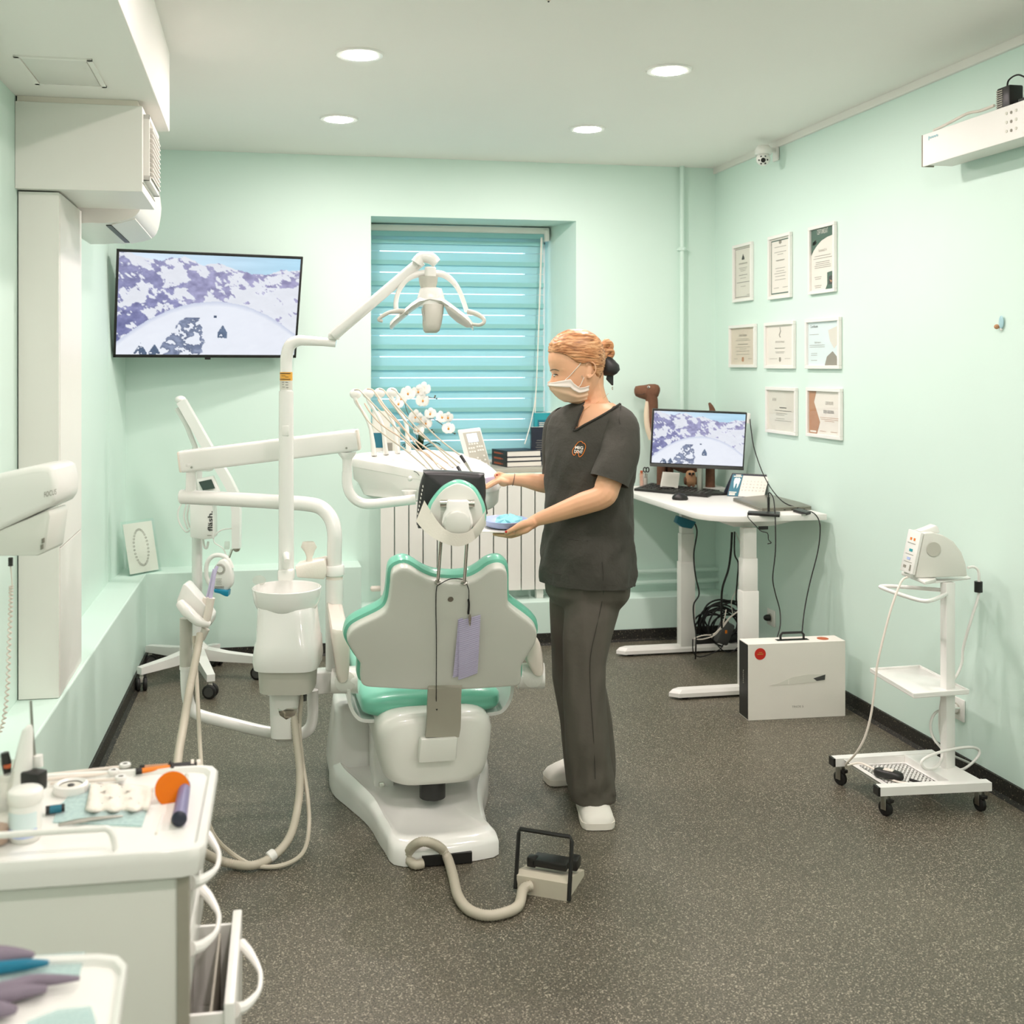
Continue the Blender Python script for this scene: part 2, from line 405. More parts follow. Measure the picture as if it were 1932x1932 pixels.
for i, (a, b) in enumerate(rows):
    t = .0025 if i else .0
    mk('blind_band', bx(BX0, BX1, YBL, YBL+.0012, b+.0022, a-.0022), 'blind_fabric', bl, 0)
    if i and a-b > .1: mk('blind_strip', bx(BX0, BX1, YBL-.014, YBL-.0128, b+.046, b+.072), 'blind_strip', bl, 0)
    if i == 0: mk('blind_strip', bx(BX0, BX1, YBL-.014, YBL-.0128, b+.046, b+.068), 'blind_strip', bl, 0); mk('blind_strip', bx(BX0, BX1, YBL-.016, YBL-.0148, b+.088, ztop), 'blind_strip', bl, 0)
mk('bottom_rail', bx(BX0, BX1, YBL-.012, YBL+.008, .988, 1.006, .003), 'white_panel', bl)
mk('pull_chain', join(g_tube([at(1023, 448, 6.72), at(1019, 560, 6.72), at(1014, 680, 6.7), at(1009, 790, 6.68)], .003, 6), g_tube([at(1021, 448, 6.71), at(1016, 620, 6.7), at(1011, 740, 6.66), at(1002, 795, 6.6), at(990, 838, 6.5)], .003, 6)), 'cloth_white', bl)
# ceiling downlights, the visible rows plus unseen rows added to light the room
LG = 'ceiling downlights'
lights = []
for j, y in enumerate((5.33, 4.21, 2.6, .6, -1.2)):
    for i, x in enumerate((.37, 1.60)):
        side = 'over the dental chair side' if i == 0 else 'over the desk side'
        lb = ({0: 'round recessed ceiling downlight near the window wall ', 1: 'round recessed ceiling downlight one row back from the window wall '}.get(j) or 'added unseen ceiling downlight in the %s row from the window wall ' % ('third', 'fourth', 'fifth')[j-2])+side
        t = thing('downlight', (x, y, CZ-.012), lb, 'downlight', LG)
        if j == 0 and i == 0 or True:
            mk('trim_ring', g_lathe([(.068, .004), (.088, .004), (.092, .011), (.092, .014), (.066, .014)], (x, y, CZ-.012), n=32, cap=False), 'white_plastic', t)
            mk('diffuser', g_lathe([(.067, .0005), (.066, -.007), (.060, -.0095), (.04, -.0105), (.002, -.011)], (x, y, CZ), n=32), 'lamp_on', t, 60)
# small sprinkler just in frame
p = F(1035, 2, CZ) if False else CAM+ray(1035, 1)*((CZ-.03-CAMZ)*FPX/(HY-1))
sd = thing('ceiling_sensor', (p.x, p.y, CZ), 'tiny round white sensor stud hanging from the ceiling', 'sensor')
mk('body', g_lathe([(.016, 0), (.016, -.01), (.011, -.022), (.009, -.03), (.004, -.034)], (p.x, p.y, CZ+.002)), 'warm_plastic', sd)
mk('lens', g_lathe([(.003, 0), (.003, -.003)], (p.x, p.y, CZ-.032)), 'black_plastic', sd)
# vertical heating pipe and the low pair
pipe = thing('heating_pipe', (2.37, 6.25, .24), 'slim mint-painted vertical heating pipe with a coupling beside the corner', 'pipe')
q = YW(1287, 500, 6.245)
mk('riser', g_cyl((q.x, 6.245, .24), (q.x, 6.245, CZ), .0135, n=14), 'mint_wall', pipe)
mk('coupling', g_lathe([(.014, -.012), (.022, -.008), (.022, .008), (.014, .012)], (q.x, 6.245, YW(1287, 470, 6.245).z)), 'mint_wall', pipe)
mk('clamp', bx(q.x-.02, q.x+.035, 6.24, 6.28, YW(1287, 470, 6.245).z-.006, YW(1287, 470, 6.245).z+.006), 'mint_wall', pipe)
lp = thing('low_pipe', (2.1, 6.2, .24), 'pair of mint-painted heating pipes running low along the window wall under the desk', 'pipe')
for zz_ in (.365, .30):
    mk('pipe_run', g_cyl((1.62, 6.235, zz_), (XR, 6.235, zz_), .0135, n=12), 'mint_wall', lp)
# radiator
rd = thing('radiator', (1.2, 6.2, .2425), 'white aluminium sectional radiator below the window sill', 'radiator')
rx0 = .655; NS = 14
sec = None
for i in range(NS):
    xa = rx0+i*.0805
    if sec is None:
        sec = mk('section', join(bx(xa+.003, xa+.0775, 6.165, 6.171, .298, .945, .002), bx(xa+.034, xa+.046, 6.168, 6.24, .30, .94, .002), bx(xa+.006, xa+.074, 6.168, 6.245, .93, .955, .006), bx(xa+.01, xa+.07, 6.172, 6.245, .30, .345, .004)), 'radiator', rd, 0); base_x = xa
    else: c = dup(sec, (xa-base_x, 0, 0), rd); c.location = sec.location+Vector((xa-base_x, 0, 0))
mk('valve', join(g_cyl((rx0-.045, 6.2, .33), (rx0+.005, 6.2, .33), .016, n=12), g_cyl((rx0-.05, 6.2, .33), (rx0-.04, 6.2, .33), .011, n=12)), 'warm_plastic', rd)
mk('bracket', bx(rx0+.3, rx0+.34, 6.2, 6.279, .85, .87), 'radiator', rd)
for fx in (.2, .9): mk('foot', bx(rx0+fx, rx0+fx+.04, 6.19, 6.23, .243, .31), 'radiator', rd)
spec('plate_grey', (216, 217, 208), .35, var=.01)  # greyed to stand in for the shading that sets plate and knob apart
# ------------------------------------------------------------------ dental chair
XC = .595
ch = thing('dental_chair', (XC, 3.95, 0), 'mint and white dental treatment chair seen from behind its backrest', 'dental chair')
outl = [(.445, 3.475), (.395, 3.60), (.365, 3.80), (.31, 3.97), (.262, 4.12), (.262, 4.30), (.32, 4.55), (.80, 4.55), (.86, 4.30), (.835, 4.05), (.765, 3.80), (.742, 3.60), (.735, 3.49)]
def shr(pts, k):
    cx = sum(p[0] for p in pts)/len(pts); cy = sum(p[1] for p in pts)/len(pts)
    return [(cx+(x-cx)*k[0], cy+(y-cy)*k[1]) for x, y in pts]
so = spl([Vector((x, y, 0)) for x, y in outl], 4, True)
def lvl(k, z, dz=0): 
    c = (.57, 4.0); return [Vector((c[0]+(p.x-c[0])*k, c[1]+(p.y-c[1])*k, z+dz*max(0, p.y-3.5))) for p in so]
mk('base', g_loft([lvl(1.0, .002), lvl(1.0, .045, .03), lvl(.97, .065, .05), lvl(.90, .073, .06), lvl(.80, .060, .05), lvl(.5, .058, .05)]), 'white_enamel', ch, 50)
mk('cable_slot', bx(.50, .66, 3.462, 3.50, .003, .036), 'black_plastic', ch)
mk('side_box', g_loft([ring((.345, 4.28, z_), (.085*k, 0, 0), (0, .15*k, 0), 28, 4) for z_, k in ((.05, 1.08), (.08, 1.1), (.27, .86), (.30, .80), (.312, .62))]), 'white_enamel', ch, 50)
mk('lift_column', bx(.398, .47, 3.95, 4.4, .05, .34, .008), 'white_enamel', ch)
mk('lift_latch', bx(.415, .435, 3.943, 3.952, .065, .095, .003), 'chrome', ch)
hz = []
for y_, kx, z0, z1 in ((3.735, .78, .175, .365), (3.75, .93, .150, .385), (3.80, 1.0, .136, .392), (4.2, 1.0, .13, .392), (4.5, .95, .16, .39)):
    rr_ = []
    for p in ring((XC-.004, y_, 0), (.203*kx, 0, 0), (0, 0, 1), 40, 4.5):
        t_ = (p.z+1)/2; x_ = XC-.004+(p.x-XC+.004)*(.86+.14*min(1, t_*1.6)); rr_.append(Vector((x_, y_, z0+(z1-z0)*t_)))
    hz.append(rr_)
mk('housing', g_loft(hz), 'shell_plastic', ch, 50)
mk('underside_motor', g_cyl((XC-.01, 3.80, .09), (XC-.01, 3.80, .15), .045), 'black_plastic', ch)
mk('mount_socket', g_prism([(XC-.075, 3.735, .245), (XC+.055, 3.735, .245), (XC+.06, 3.735, .325), (XC-.066, 3.735, .325)], (0, -.045, 0), .008), 'shell_plastic', ch)
# seat and leg rest
sr = []
for y_, kx, z0, z1 in ((3.845, .82, .372, .415), (3.86, .94, .352, .43), (3.90, 1.0, .342, .438), (4.05, 1.02, .34, .44), (4.45, .98, .34, .445), (4.9, .9, .34, .43), (5.15, .82, .36, .42), (5.2, .6, .37, .41)):
    sr.append([Vector((p.x, y_, z0+(z1-z0)*(p.z+1)/2)) for p in ring((XC, y_, 0), (.248*kx, 0, 0), (0, 0, 1), 40, 3.6)])
mk('seat', g_loft(sr), 'mint_vinyl', ch, 60)
mk('leg_rest_support', bx(XC-.12, XC+.12, 4.4, 5.0, .26, .35, .03), 'white_enamel', ch)
for s in (-1, 1):
    pts = [(XC+s*.20, 3.93, .335), (XC+s*.255, 3.93, .345), (XC+s*.288, 3.93, .40), (XC+s*.292, 3.93, .49)]
    P_ = spl([Vector(p) for p in pts], 6)
    rg = []
    for i, p in enumerate(P_):
        t_ = (P_[min(i+1, len(P_)-1)]-P_[max(i-1, 0)]).normalized(); nn = Vector((t_.z, 0, -t_.x))
        rg.append([p+nn*.006-V3(0, .05, 0), p-nn*.006-V3(0, .05, 0), p-nn*.006+V3(0, .25, 0), p+nn*.006+V3(0, .25, 0)])
    mk('seat_skirt', g_loft(rg), 'white_enamel', ch, 40)
# backrest: reclined panel
REC = math.radians(24); BP = V3(XC, 3.735, .475); BN = V3(0, -math.cos(REC), -math.sin(REC)); BU = V3(0, -math.sin(REC), math.cos(REC))
shell = [(690, 1291), (683, 1287), (680, 1280), (680, 1268), (680, 1250), (671, 1236), (657, 1212), (655, 1200), (662, 1186), (681, 1174), (719, 1155), (731, 1139), (736, 1110), (739, 1081), (750, 1071), (764, 1068), (777, 1073), (798, 1086), (820, 1094), (852, 1097), (884, 1094), (904, 1085), (922, 1072), (938, 1067), (950, 1070), (956, 1082), (957, 1129), (964, 1143), (993, 1165), (1008, 1179), (1012, 1193), (1007, 1212), (990, 1239), (983, 1253), (982, 1268), (982, 1280), (979, 1287), (972, 1290.5), (964, 1291.3), (948, 1292.5), (910, 1295), (871, 1297), (838, 1298), (807, 1298), (760, 1296), (722, 1294), (706, 1293), (698, 1292.4)]
bo = [on(x, y, BP, BN) for x, y in shell]
bo = spl(bo, 4, True)
bc = sum(bo, Vector())/len(bo)
def off(pts, dist, push):
    n = len(pts); o = []
    for i, p in enumerate(pts):
        t_ = (pts[(i+1) % n]-pts[i-1]).normalized(); nn = t_.cross(BN).normalized()
        if nn.dot(p-bc) < 0 and False: nn = -nn
        o.append(p+nn*dist+BN*push)
    return o
sgn = 1 if (off(bo, .01, 0)[0]-bc).length > (bo[0]-bc).length else -1
def offs(d, p): return off(bo, sgn*d, p)
mk('backrest_shell', g_loft([offs(0, -.02), offs(0, .006), offs(-.0015, .0105), offs(-.005, .0128), offs(-.012, .0135)]), 'shell_plastic', ch, 40)
def offc(d, p):
    zb_ = min(q.z for q in bo); r_ = []
    for a, b in zip(offs(d, p), offs(-.025, p)):
        w_ = min(1, max(0, (a.z-zb_-.015-p*-.41)/.04)); r_.append(b*(1-w_)+a*w_)
    return r_
mk('backrest_cushion', g_loft([offs(-.03, -.085), offs(-.005, -.078), offs(.008, -.06), offs(.012, -.04), offs(.010, -.022), offs(.002, -.018)]), 'mint_vinyl', ch, 50)
mk('shell_screw', g_disc(on(850, 1130, BP+BN*.013, BN), BN, .0095, .003), 'steel', ch)
# hinge bracket
hb = [(on(808, 1288, BP, BN)+BN*.004, on(870, 1288, BP, BN)+BN*.004)]
def hp(px, py, Y): return YW(px, py, Y)
rows_ = [(808, 871, 1290, 3.715), (808, 871, 1300, 3.70), (807, 870, 1320, 3.70), (806, 870, 1350, 3.705), (805, 869, 1375, 3.705), (803, 866, 1391, 3.70)]
rg = []
for a, b, y_, Y_ in rows_:
    A, B = hp(a, y_, Y_), hp(b, y_, Y_); rg.append([A, B, B+V3(0, .016, 0), A+V3(0, .016, 0)])
mk('hinge_bracket', g_loft(rg), 'bracket_metal', ch, 30)
mk('hinge_pin', g_cyl(hp(806, 1292, 3.722), hp(873, 1291, 3.722), .008, n=12), 'white_enamel', ch)
# head rods, headrest
D0 = 3.47
ra0, ra1 = on(827, 1100, BP, BN)+BN*.012, at(833, 1000, 3.44)
for a, b in (((826, 1099), (833, 1005)), ((876, 1100), (882, 1005))):
    p0 = on(a[0], a[1], BP+BN*.0135, BN); p1 = at(b[0], b[1], 3.42)
    mk('headrest_rod', g_cyl(p0, p1, .0058, n=14), 'chrome', ch)
    mk('rod_socket', g_lathe([(.007, 0), (.010, .002), (.010, .006), (.006, .008)], p0-(p1-p0).normalized()*.001, (p1-p0)), 'steel', ch)
HP = at(862, 965, 3.40); HN = (CAM-HP); HN.z *= .2; HN.normalize(); HU = UP; HR = HN.cross(UP)*-1
HR = UP.cross(HN)
def hq(px, py, push=0.0): return on(px, py, HP, HN)+HN*push
dome = [(803, 992), (805, 960), (815, 940), (832, 920), (850, 909), (864, 905.5), (880, 909), (897, 920), (910, 941), (917, 963), (916, 988), (897, 1000), (862, 1006), (824, 1000)]
dp = spl([hq(*p) for p in dome], 4, True); dcen = sum(dp, Vector())/len(dp)
def dsc(k, push): return [dcen+(p-dcen)*k+HN*push for p in dp]
hd = mk('headrest', g_loft([dsc(.85, -.055), dsc(.98, -.045), dsc(1.0, -.02), dsc(.97, -.002), dsc(.9, .004)]), 'mint_vinyl', ch, 60)
mk('headrest_plate', g_loft([dsc(.87, .0), dsc(.87, .010), dsc(.85, .016), dsc(.78, .0185)]), 'plate_grey', hd, 50)
mk('hinge_bar', g_cyl(hq(831, 948, .030), hq(895, 948, .030), .0115, n=20), 'chrome', hd)
hin = [(843, 941), (884, 941), (885, 958), (889, 968), (893, 985), (886, 1003), (863, 1010), (840, 1003), (833, 985), (837, 968), (842, 958)]
mk('hinge_body', g_prism([hq(x, y, .014) for x, y in hin], HN*.032, .006), 'white_plastic', hd, 50)
kc = hq(863, 985, .044)
def kring(r, push, n=48): return [kc+HN*push+HR*(math.cos(2*math.pi*k/n)*r*(1+.022*math.cos(2*math.pi*k/n*12)))+UP*(math.sin(2*math.pi*k/n)*r*(1+.022*math.cos(2*math.pi*k/n*12))) for k in range(n)]
mk('adjusting_knob', g_loft([kring(.041, 0), kring(.042, .006), kring(.040, .016), kring(.035, .02)]), 'plate_grey', hd, 50)
# armrests
for sd_, pad, mt in (('l', [(625, 1191), (636, 1189), (652, 1191), (658, 1198), (660, 1229), (656, 1281), (638, 1284), (631, 1240)], (653, 1284)), ('r', [(992, 1240), (1002, 1212), (1008, 1200), (1018, 1212), (1024, 1240), (1024, 1272), (1010, 1274), (999, 1258)], (1003, 1275))):
    dA = 3.86
    ar = mk('armrest_mount', join(g_cyl(at(mt[0]-26, mt[1], dA+.05), at(mt[0]+24, mt[1], dA+.05), .044, n=28)), 'white_plastic', ch, 40)
    pp = spl([at(x, y, dA) for x, y in pad], 3, True); c_ = sum(pp, Vector())/len(pp)
    dv = V3(0, .30, .04)
    mk('arm_pad', g_loft([[c_+(p-c_)*.8-V3(0, .006, 0) for p in pp], pp, [p+dv*.5 for p in pp], [p+dv for p in pp], [c_+(p-c_)*.7+dv*1.06 for p in pp]]), 'warm_plastic', ar, 50)
    mk('mount_cover', g_cyl(at(mt[0]-2 if sd_ == 'l' else mt[0]+2, mt[1]+2, dA+.005), at(mt[0]-2 if sd_ == 'l' else mt[0]+2, mt[1]+2, dA+.09), .036, n=24), 'clear_plastic', ar, 40)
# black neck cushion with white strap
nk = thing('neck_cushion', HP-HN*.06, 'black leather neck cushion strapped over the mint headrest', 'cushion')
cu_ = [(797, 897), (806, 891), (905, 896), (915, 902), (918, 925), (917, 950), (912, 985), (800, 1003), (786, 998), (784, 985), (788, 930)]
cp = [hq(*p) for p in cu_]; cpp = spl(cp, 3, True); cc_ = sum(cpp, Vector())/len(cpp)
def csc(k, push): return [cc_+(p-cc_)*k+HN*push for p in cpp]
mk('padding', g_loft([csc(.80, -.165), csc(.95, -.155), csc(1.0, -.125), csc(1.0, -.085), csc(.95, -.062), csc(.85, -.056)]), 'black_leather', nk, 60)
def sp(px, py, push): return hq(px, py, push)
st_t = [sp(800, 946, -0.028), sp(812, 962, 0.012), sp(830, 985, 0.052), sp(848, 998, 0.072), sp(866, 1001, 0.077), sp(884, 997, 0.072), sp(900, 982, 0.052), sp(917, 962, -0.008)]
st_b = [sp(784, 986, -0.038), sp(800, 1000, 0.012), sp(820, 1012, 0.052), sp(843, 1021, 0.067), sp(866, 1025, 0.070), sp(888, 1018, 0.062), sp(904, 1006, 0.042), sp(917, 990, -0.008)]
A_ = spl(st_t, 5); B_ = spl(st_b, 5)
mk('strap', g_loft([[a, b, b-HN*.003, a-HN*.003] for a, b in zip(A_, B_)]), 'cloth_white', nk, 60)
mk('print', join(*[g_box(sp(797-i*1.4, 920+i*7.5, -.047), (.0025, .002, .007), 0, YAW*-1) for i in range(8)]), 'paper', nk, 0, kind='stuff')
# bib cord and clip, napkin
bb = thing('bib_holder', on(882, 1100, BP+BN*.014, BN), 'black elastic bib cord with metal clips looped over the headrest rods', 'bib cord')
def bq(px, py, push=.018): return on(px, py, BP, BN)+BN*push
mk('cord', join(g_tube([bq(820, 1340, .05), bq(820, 1300, .04), bq(822, 1200), bq(821, 1140), bq(822, 1105), bq(826, 1093, .03), bq(850, 1091, .004), bq(874, 1093, .004), bq(880, 1098, .03), bq(883, 1115), bq(882, 1148)], .0016, 6), g_tube([bq(882, 1125), bq(883, 1135), bq(882, 1152)], .0034, 6), g_tube([bq(820, 1318, .05), bq(820, 1346, .052)], .0034, 6)), 'black_rubber', bb)
for x_, y_, pu in ((820, 1358, .055), (884, 1160, .022)):
    mk('clip', g_prism([bq(x_-2, y_-10, pu), bq(x_+2, y_-10, pu), bq(x_+3, y_-2, pu), bq(x_+1.2, y_+12, pu), bq(x_-1.2, y_+12, pu), bq(x_-3, y_-2, pu)], BN*.005, .001), 'chrome', bb)
nap = thing('patient_bib', bq(880, 1275), 'folded lavender paper bib clipped to the chair back', 'bib')
def ribbed(cols, push):
    V = []; Fc = []; nr = 60
    for r_ in range(nr+1):
        t_ = r_/nr
        for a, b in cols: V.append(bq(a[0]+(b[0]-a[0])*t_, a[1]+(b[1]-a[1])*t_, push+(.0008 if r_ % 2 else 0)+.01*math.sin(t_*2.2)))
    n_ = len(cols)
    for r_ in range(nr):
        for k in range(n_-1): Fc.append([r_*n_+k, r_*n_+k+1, (r_+1)*n_+k+1, (r_+1)*n_+k])
    return V, Fc
o_ = mk('front_ply', ribbed([((864, 1165), (862, 1273)), ((884, 1159), (880, 1267)), ((904.5, 1153), (898, 1260))], .020), 'lavender', nap, 0)
o2 = mk('rear_ply', ribbed([((863, 1163), (852, 1270)), ((872, 1160), (868, 1266))], .016), 'lavender', nap, 0)
for o in (o_, o2):
    md = o.modifiers.new('s', 'SOLIDIFY'); md.thickness = .0008
# ------------------------------------------------------------------ foot control and its hose
A = F(975, 1684); B = F(1070, 1701); ux = (B-A).normalized(); uy = Vector((-ux.y, ux.x, 0)); Wd = (B-A).length
fc = thing('foot_control', (A+B)/2+uy*.09, 'beige foot control pedal with a black carrying loop on the floor', 'foot pedal')
def fp(a, b, z_): return A+ux*a+uy*b+UP*z_
mk('body', g_loft([[fp(0, 0, 0), fp(Wd, 0, 0), fp(Wd, 0, .052), fp(0, 0, .052)], [fp(-.002, .03, 0), fp(Wd+.002, .03, 0), fp(Wd+.002, .03, .058), fp(-.002, .03, .058)], [fp(-.004, .18, 0), fp(Wd+.004, .18, 0), fp(Wd+.004, .18, .018), fp(-.004, .18, .018)]]), 'beige_plastic', fc, 20)
mk('carry_loop', g_tube([fp(-.004, -.002, .012), fp(-.004, .01, .06), fp(-.004, .03, .165), fp(0, .032, .178), fp(Wd, .032, .178), fp(Wd+.006, .03, .165), fp(Wd+.006, .01, .06), fp(Wd+.006, -.002, .004)], .0065, 8, smooth=False), 'black_plastic', fc)
mk('rocker_pedal', g_box(fp(Wd*.55, .075, .075), (.11, .06, .022), .004, math.atan2(ux.y, ux.x)), 'black_plastic', fc)
mk('button', g_box(fp(.03, .06, .075), (.028, .03, .03), .004, math.atan2(ux.y, ux.x)), 'black_plastic', fc)
mk('lever', g_box(fp(Wd-.008, .11, .068), (.03, .05, .035), .006, math.atan2(ux.y, ux.x)), 'black_plastic', fc)
hs = [fp(.048, -.004, .03), fp(.03, -.03, .028)]+[F(x, y, .016) for x, y in ((978, 1709), (950, 1723), (915, 1727), (884, 1716), (864, 1690), (854, 1650))]+[F(842, 1614, .03), F(824, 1595, .07), F(797, 1588, .09), F(776, 1600, .06), F(771, 1618, .025), F(782, 1631, .017), F(797, 1629, .016)]
fh = mk('hose', g_corr(hs, .0148, .0075, 12, .07), 'hose_grey', fc, 60)
# ------------------------------------------------------------------ dental unit beside the chair
du = thing('dental_unit', at(631, 1260, 4.15), 'white dental unit with cuspidor, swing arms, instrument tray and operating lamp', 'dental unit')
DU = 4.15
mk('chair_arm', join(g_box(at(630, 1283, DU), (.25, .085, .082), .012)), 'white_enamel', du)
mk('main_column', g_cyl(at(631, 1262, DU), at(631, 1092, DU), .033, .033), 'white_enamel', du)
mk('column_ring', g_cyl(at(631, 1093, DU), at(631, 1086, DU), .0315), 'warm_plastic', du)
mk('column_collar', g_lathe([(.033, 0), (.037, .004), (.037, .034), (.033, .04)], at(631, 1086, DU)), 'white_enamel', du)
mk('swing_pipe', g_tube([at(631, 1075, DU), at(631, 1040, DU), at(631, 1005, DU), at(624, 978, DU+.01), at(606, 958, DU+.02), at(580, 951, DU+.03), at(540, 948, DU+.05), at(440, 942, DU+.08), at(342, 937, DU+.1)], .0275, 20, 8), 'white_enamel', du)
mk('pipe_end', g_ell(at(342, 937, DU+.1), RT*.012, UP*.0275, FW*.0275), 'white_enamel', du)
mk('arm_pivot', g_lathe([(.020, 0), (.0185, .06), (.0185, .075), (.022, .078), (.036, .10), (.036, .11)], at(360, 928, DU+.1)), 'white_enamel', du)
# beam
b0, b1 = at(340, 871, DU+.1), at(677, 829, DU+.12)
bd = (b1-b0); L_ = bd.length; bd.normalize(); bn = bd.cross(UP).normalized(); bu = bn.cross(bd)
Rb = Matrix((bd, bn, bu)).transposed()
mk('balance_arm', g_box((b0+b1)/2, (L_, .07, .083), .012, Rb, 3), 'white_enamel', du)
for t_ in (.03, .97): mk('arm_end_cap', g_box(b0+bd*(L_*t_ if t_ > .5 else -.0)+bd*(.018 if t_ > .5 else .004), (.012, .068, .08), .01, Rb), 'warm_plastic', du)
for t_ in (.07, .93): mk('arm_screw', g_disc(b0+bd*L_*t_-bn*-.0355-bu*.025, bn, .004, .002), 'steel', du)
mk('tray_pivot', g_lathe([(.018, 0), (.018, .05), (.02, .054), (.034, .072), (.036, .08)], at(655, 892, DU+.12)), 'white_enamel', du)
mk('tray_pipe', g_tube([at(655, 890, DU+.12), at(655, 912, DU+.12), at(660, 930, DU+.12), at(674, 945, DU+.12), at(696, 951, DU+.12), at(740, 947, DU+.12), at(784, 942, DU+.12)], .0195, 16, 8), 'white_enamel', du)
# instrument tray
top = [(664, 866, 1.20), (670, 858, 1.212), (700, 854, 1.216), (800, 850, 1.22), (870, 856, 1.21), (912, 872, 1.185), (937, 890, 1.162), (946, 903, 1.148), (935, 912, 1.138), (905, 915, 1.132), (850, 905, 1.142), (800, 893, 1.158), (730, 879, 1.182)]
tp = spl([F(*t_) for t_ in top], 4, True); tc_ = sum(tp, Vector())/len(tp)
def ts(k, dz, tilt=0): return [tc_+(p-tc_)*k+UP*(dz+tilt) if False else Vector((tc_.x+(p.x-tc_.x)*k, tc_.y+(p.y-tc_.y)*k, p.z+dz)) for p in tp]
def bot(k, z_, kk=.0): return [Vector((tc_.x+(p.x-tc_.x)*k-.04, tc_.y+(p.y-tc_.y)*k, z_+(p.z-tc_.z)*kk)) for p in tp]
tray = mk('instrument_tray', g_loft([ts(.93, .004), ts(.98, .003), ts(1.0, -.004), ts(1.0, -.028), ts(.975, -.030), ts(.955, -.085), ts(.90, -.10), bot(.72, 1.055, .2), bot(.62, 1.045)]), 'white_plastic', du, 45)
mk('tray_mount', g_lathe([(.018, 0), (.024, .012), (.03, .03)], at(772, 940, DU+.16)), 'white_plastic', tray)
for x_, y_, r_ in ((741, 889, .014), (777, 902, .011)): mk('tray_button', g_ell(F(x_, y_, 1.145)-RT*.006-FW*.02, RT*.008+FW*.006, UP*r_, FW*r_*.8-RT*.004, 16, 8), 'white_plastic', tray)
mk('grip_gap', g_tube([at(781, 889, 4.22), at(787, 892, 4.2), at(791, 897, 4.18)], .0012, 6), 'black_plastic', tray)
def c8(x, y): return 640+x*.16563, 700+y*.16563
stands = [((180, 265), (400, 962)), ((325, 262), (535, 950)), ((455, 255), (665, 935)), ((595, 250), (795, 922))]
for i, (a, b) in enumerate(stands):
    dd = 4.52+.03*i
    k_ = (b[0]-a[0])/220
    pth = [(a[0]-5, a[1]), (a[0]+15, a[1]+90), (a[0]+70, a[1]+175), (a[0]+135, a[1]+280), (a[0]+175, a[1]+390), (b[0]-18, b[1]-150), (b[0]-8, b[1]-60), b]
    P_ = [at(*c8(*q), dd) for q in pth]
    an = mk('instrument_holder', g_tube(P_, [.013, .010, .0085, .009, .010, .012, .013, .015], 10, 6, flat=.8), 'white_plastic', tray)
    hc = at(*c8(a[0]+5, a[1]-5), dd)
    mk('holder_head', g_ell(hc, RT*.024, FW*.014, UP*.021), 'white_plastic', an)
hoses = [([(175, 215), (230, 218), (290, 275), (400, 390), (600, 600), (850, 870), (1085, 1135)], 'hose_grey'), ([(320, 205), (380, 215), (430, 270), (520, 400), (700, 610), (950, 915), (1225, 1135)], 'hose_beige'), ([(455, 203), (510, 222), (560, 290), (680, 430), (900, 665), (1150, 905), (1350, 1095)], 'hose_grey'), ([(595, 203), (645, 225), (690, 280), (800, 420), (1010, 650), (1170, 800), (1385, 965)], 'hose_grey'),
         ([(190, 335), (250, 440), (345, 585), (520, 730), (760, 905), (970, 1080)], 'hose_grey'), ([(290, 370), (345, 460), (480, 610), (720, 770), (850, 880), (1000, 940), (1115, 1070)], 'hose_beige'), ([(440, 325), (520, 440), (620, 545), (820, 745), (1010, 890), (1245, 1055)], 'hose_beige'), ([(570, 325), (640, 420), (770, 590), (960, 750), (1160, 890), (1375, 1050)], 'hose_grey')]
for pts, m_ in hoses:
    n_ = len(pts); mk('instrument_hose', g_tube([at(*c8(*q), 4.50-.26*(i/(n_-1))**1.3) for i, q in enumerate(pts)], .0031, 7, 6), m_, tray)
mk('handpiece', g_tube([at(*c8(1350, 1095), 4.235), at(*c8(1395, 1165), 4.21)], [.0065, .0055], 12, smooth=False), 'black_plastic', tray)
mk('handpiece', g_tube([at(*c8(1385, 965), 4.235), at(*c8(1440, 1050), 4.22)], [.0062, .0055], 12, smooth=False), 'black_plastic', tray)
mk('handpiece_tip', g_tube([at(*c8(1440, 1050), 4.22), at(*c8(1480, 1110), 4.2), at(*c8(1540, 1190), 4.18)], [.0062, .005, .0045], 12, smooth=False), 'chrome', tray)
for x_, y_ in ((980, 1085), (1090, 1140), (1120, 1075), (1235, 1140), (1250, 1058)):
    mk('handpiece_tip', g_tube([at(*c8(x_, y_), 4.23), at(*c8(x_+45, y_+40), 4.21)], [.005, .004], 10, smooth=False), 'warm_plastic', tray)
# keypad panel
kp = [at(862, 814, 4.62), at(867, 812, 4.60), at(906, 807, 4.58), at(925, 877, 4.52), at(920, 884, 4.52), at(882, 884, 4.55)]
pan = mk('control_panel', g_prism([at(863, 812, 4.60), at(906, 807, 4.57), at(926, 880, 4.52), at(884, 888, 4.54)], FW*.035, .005), 'white_plastic', du)
pn = (at(906, 807, 4.57)-at(863, 812, 4.60)).cross(at(884, 888, 4.54)-at(863, 812, 4.60)).normalized()
if pn.dot(CAM-at(880, 850, 4.55)) < 0: pn = -pn
PU = at(863, 812, 4.60); px_ = (at(906, 807, 4.57)-PU); py_ = (at(884, 888, 4.54)-PU)
def kq(u, v, push=.0005): return PU+px_*u+py_*v+pn*push
def quad(u0, v0, u1, v1, th=.002): return g_prism([kq(u0, v0), kq(u1, v0), kq(u1, v1), kq(u0, v1)], pn*th)
mk('key_field', quad(.20, .08, .96, .96, .001), 'grey_plastic', pan, 0)
mk('display', quad(.34, .12, .78, .33, .002), 'lcd', pan, 0)
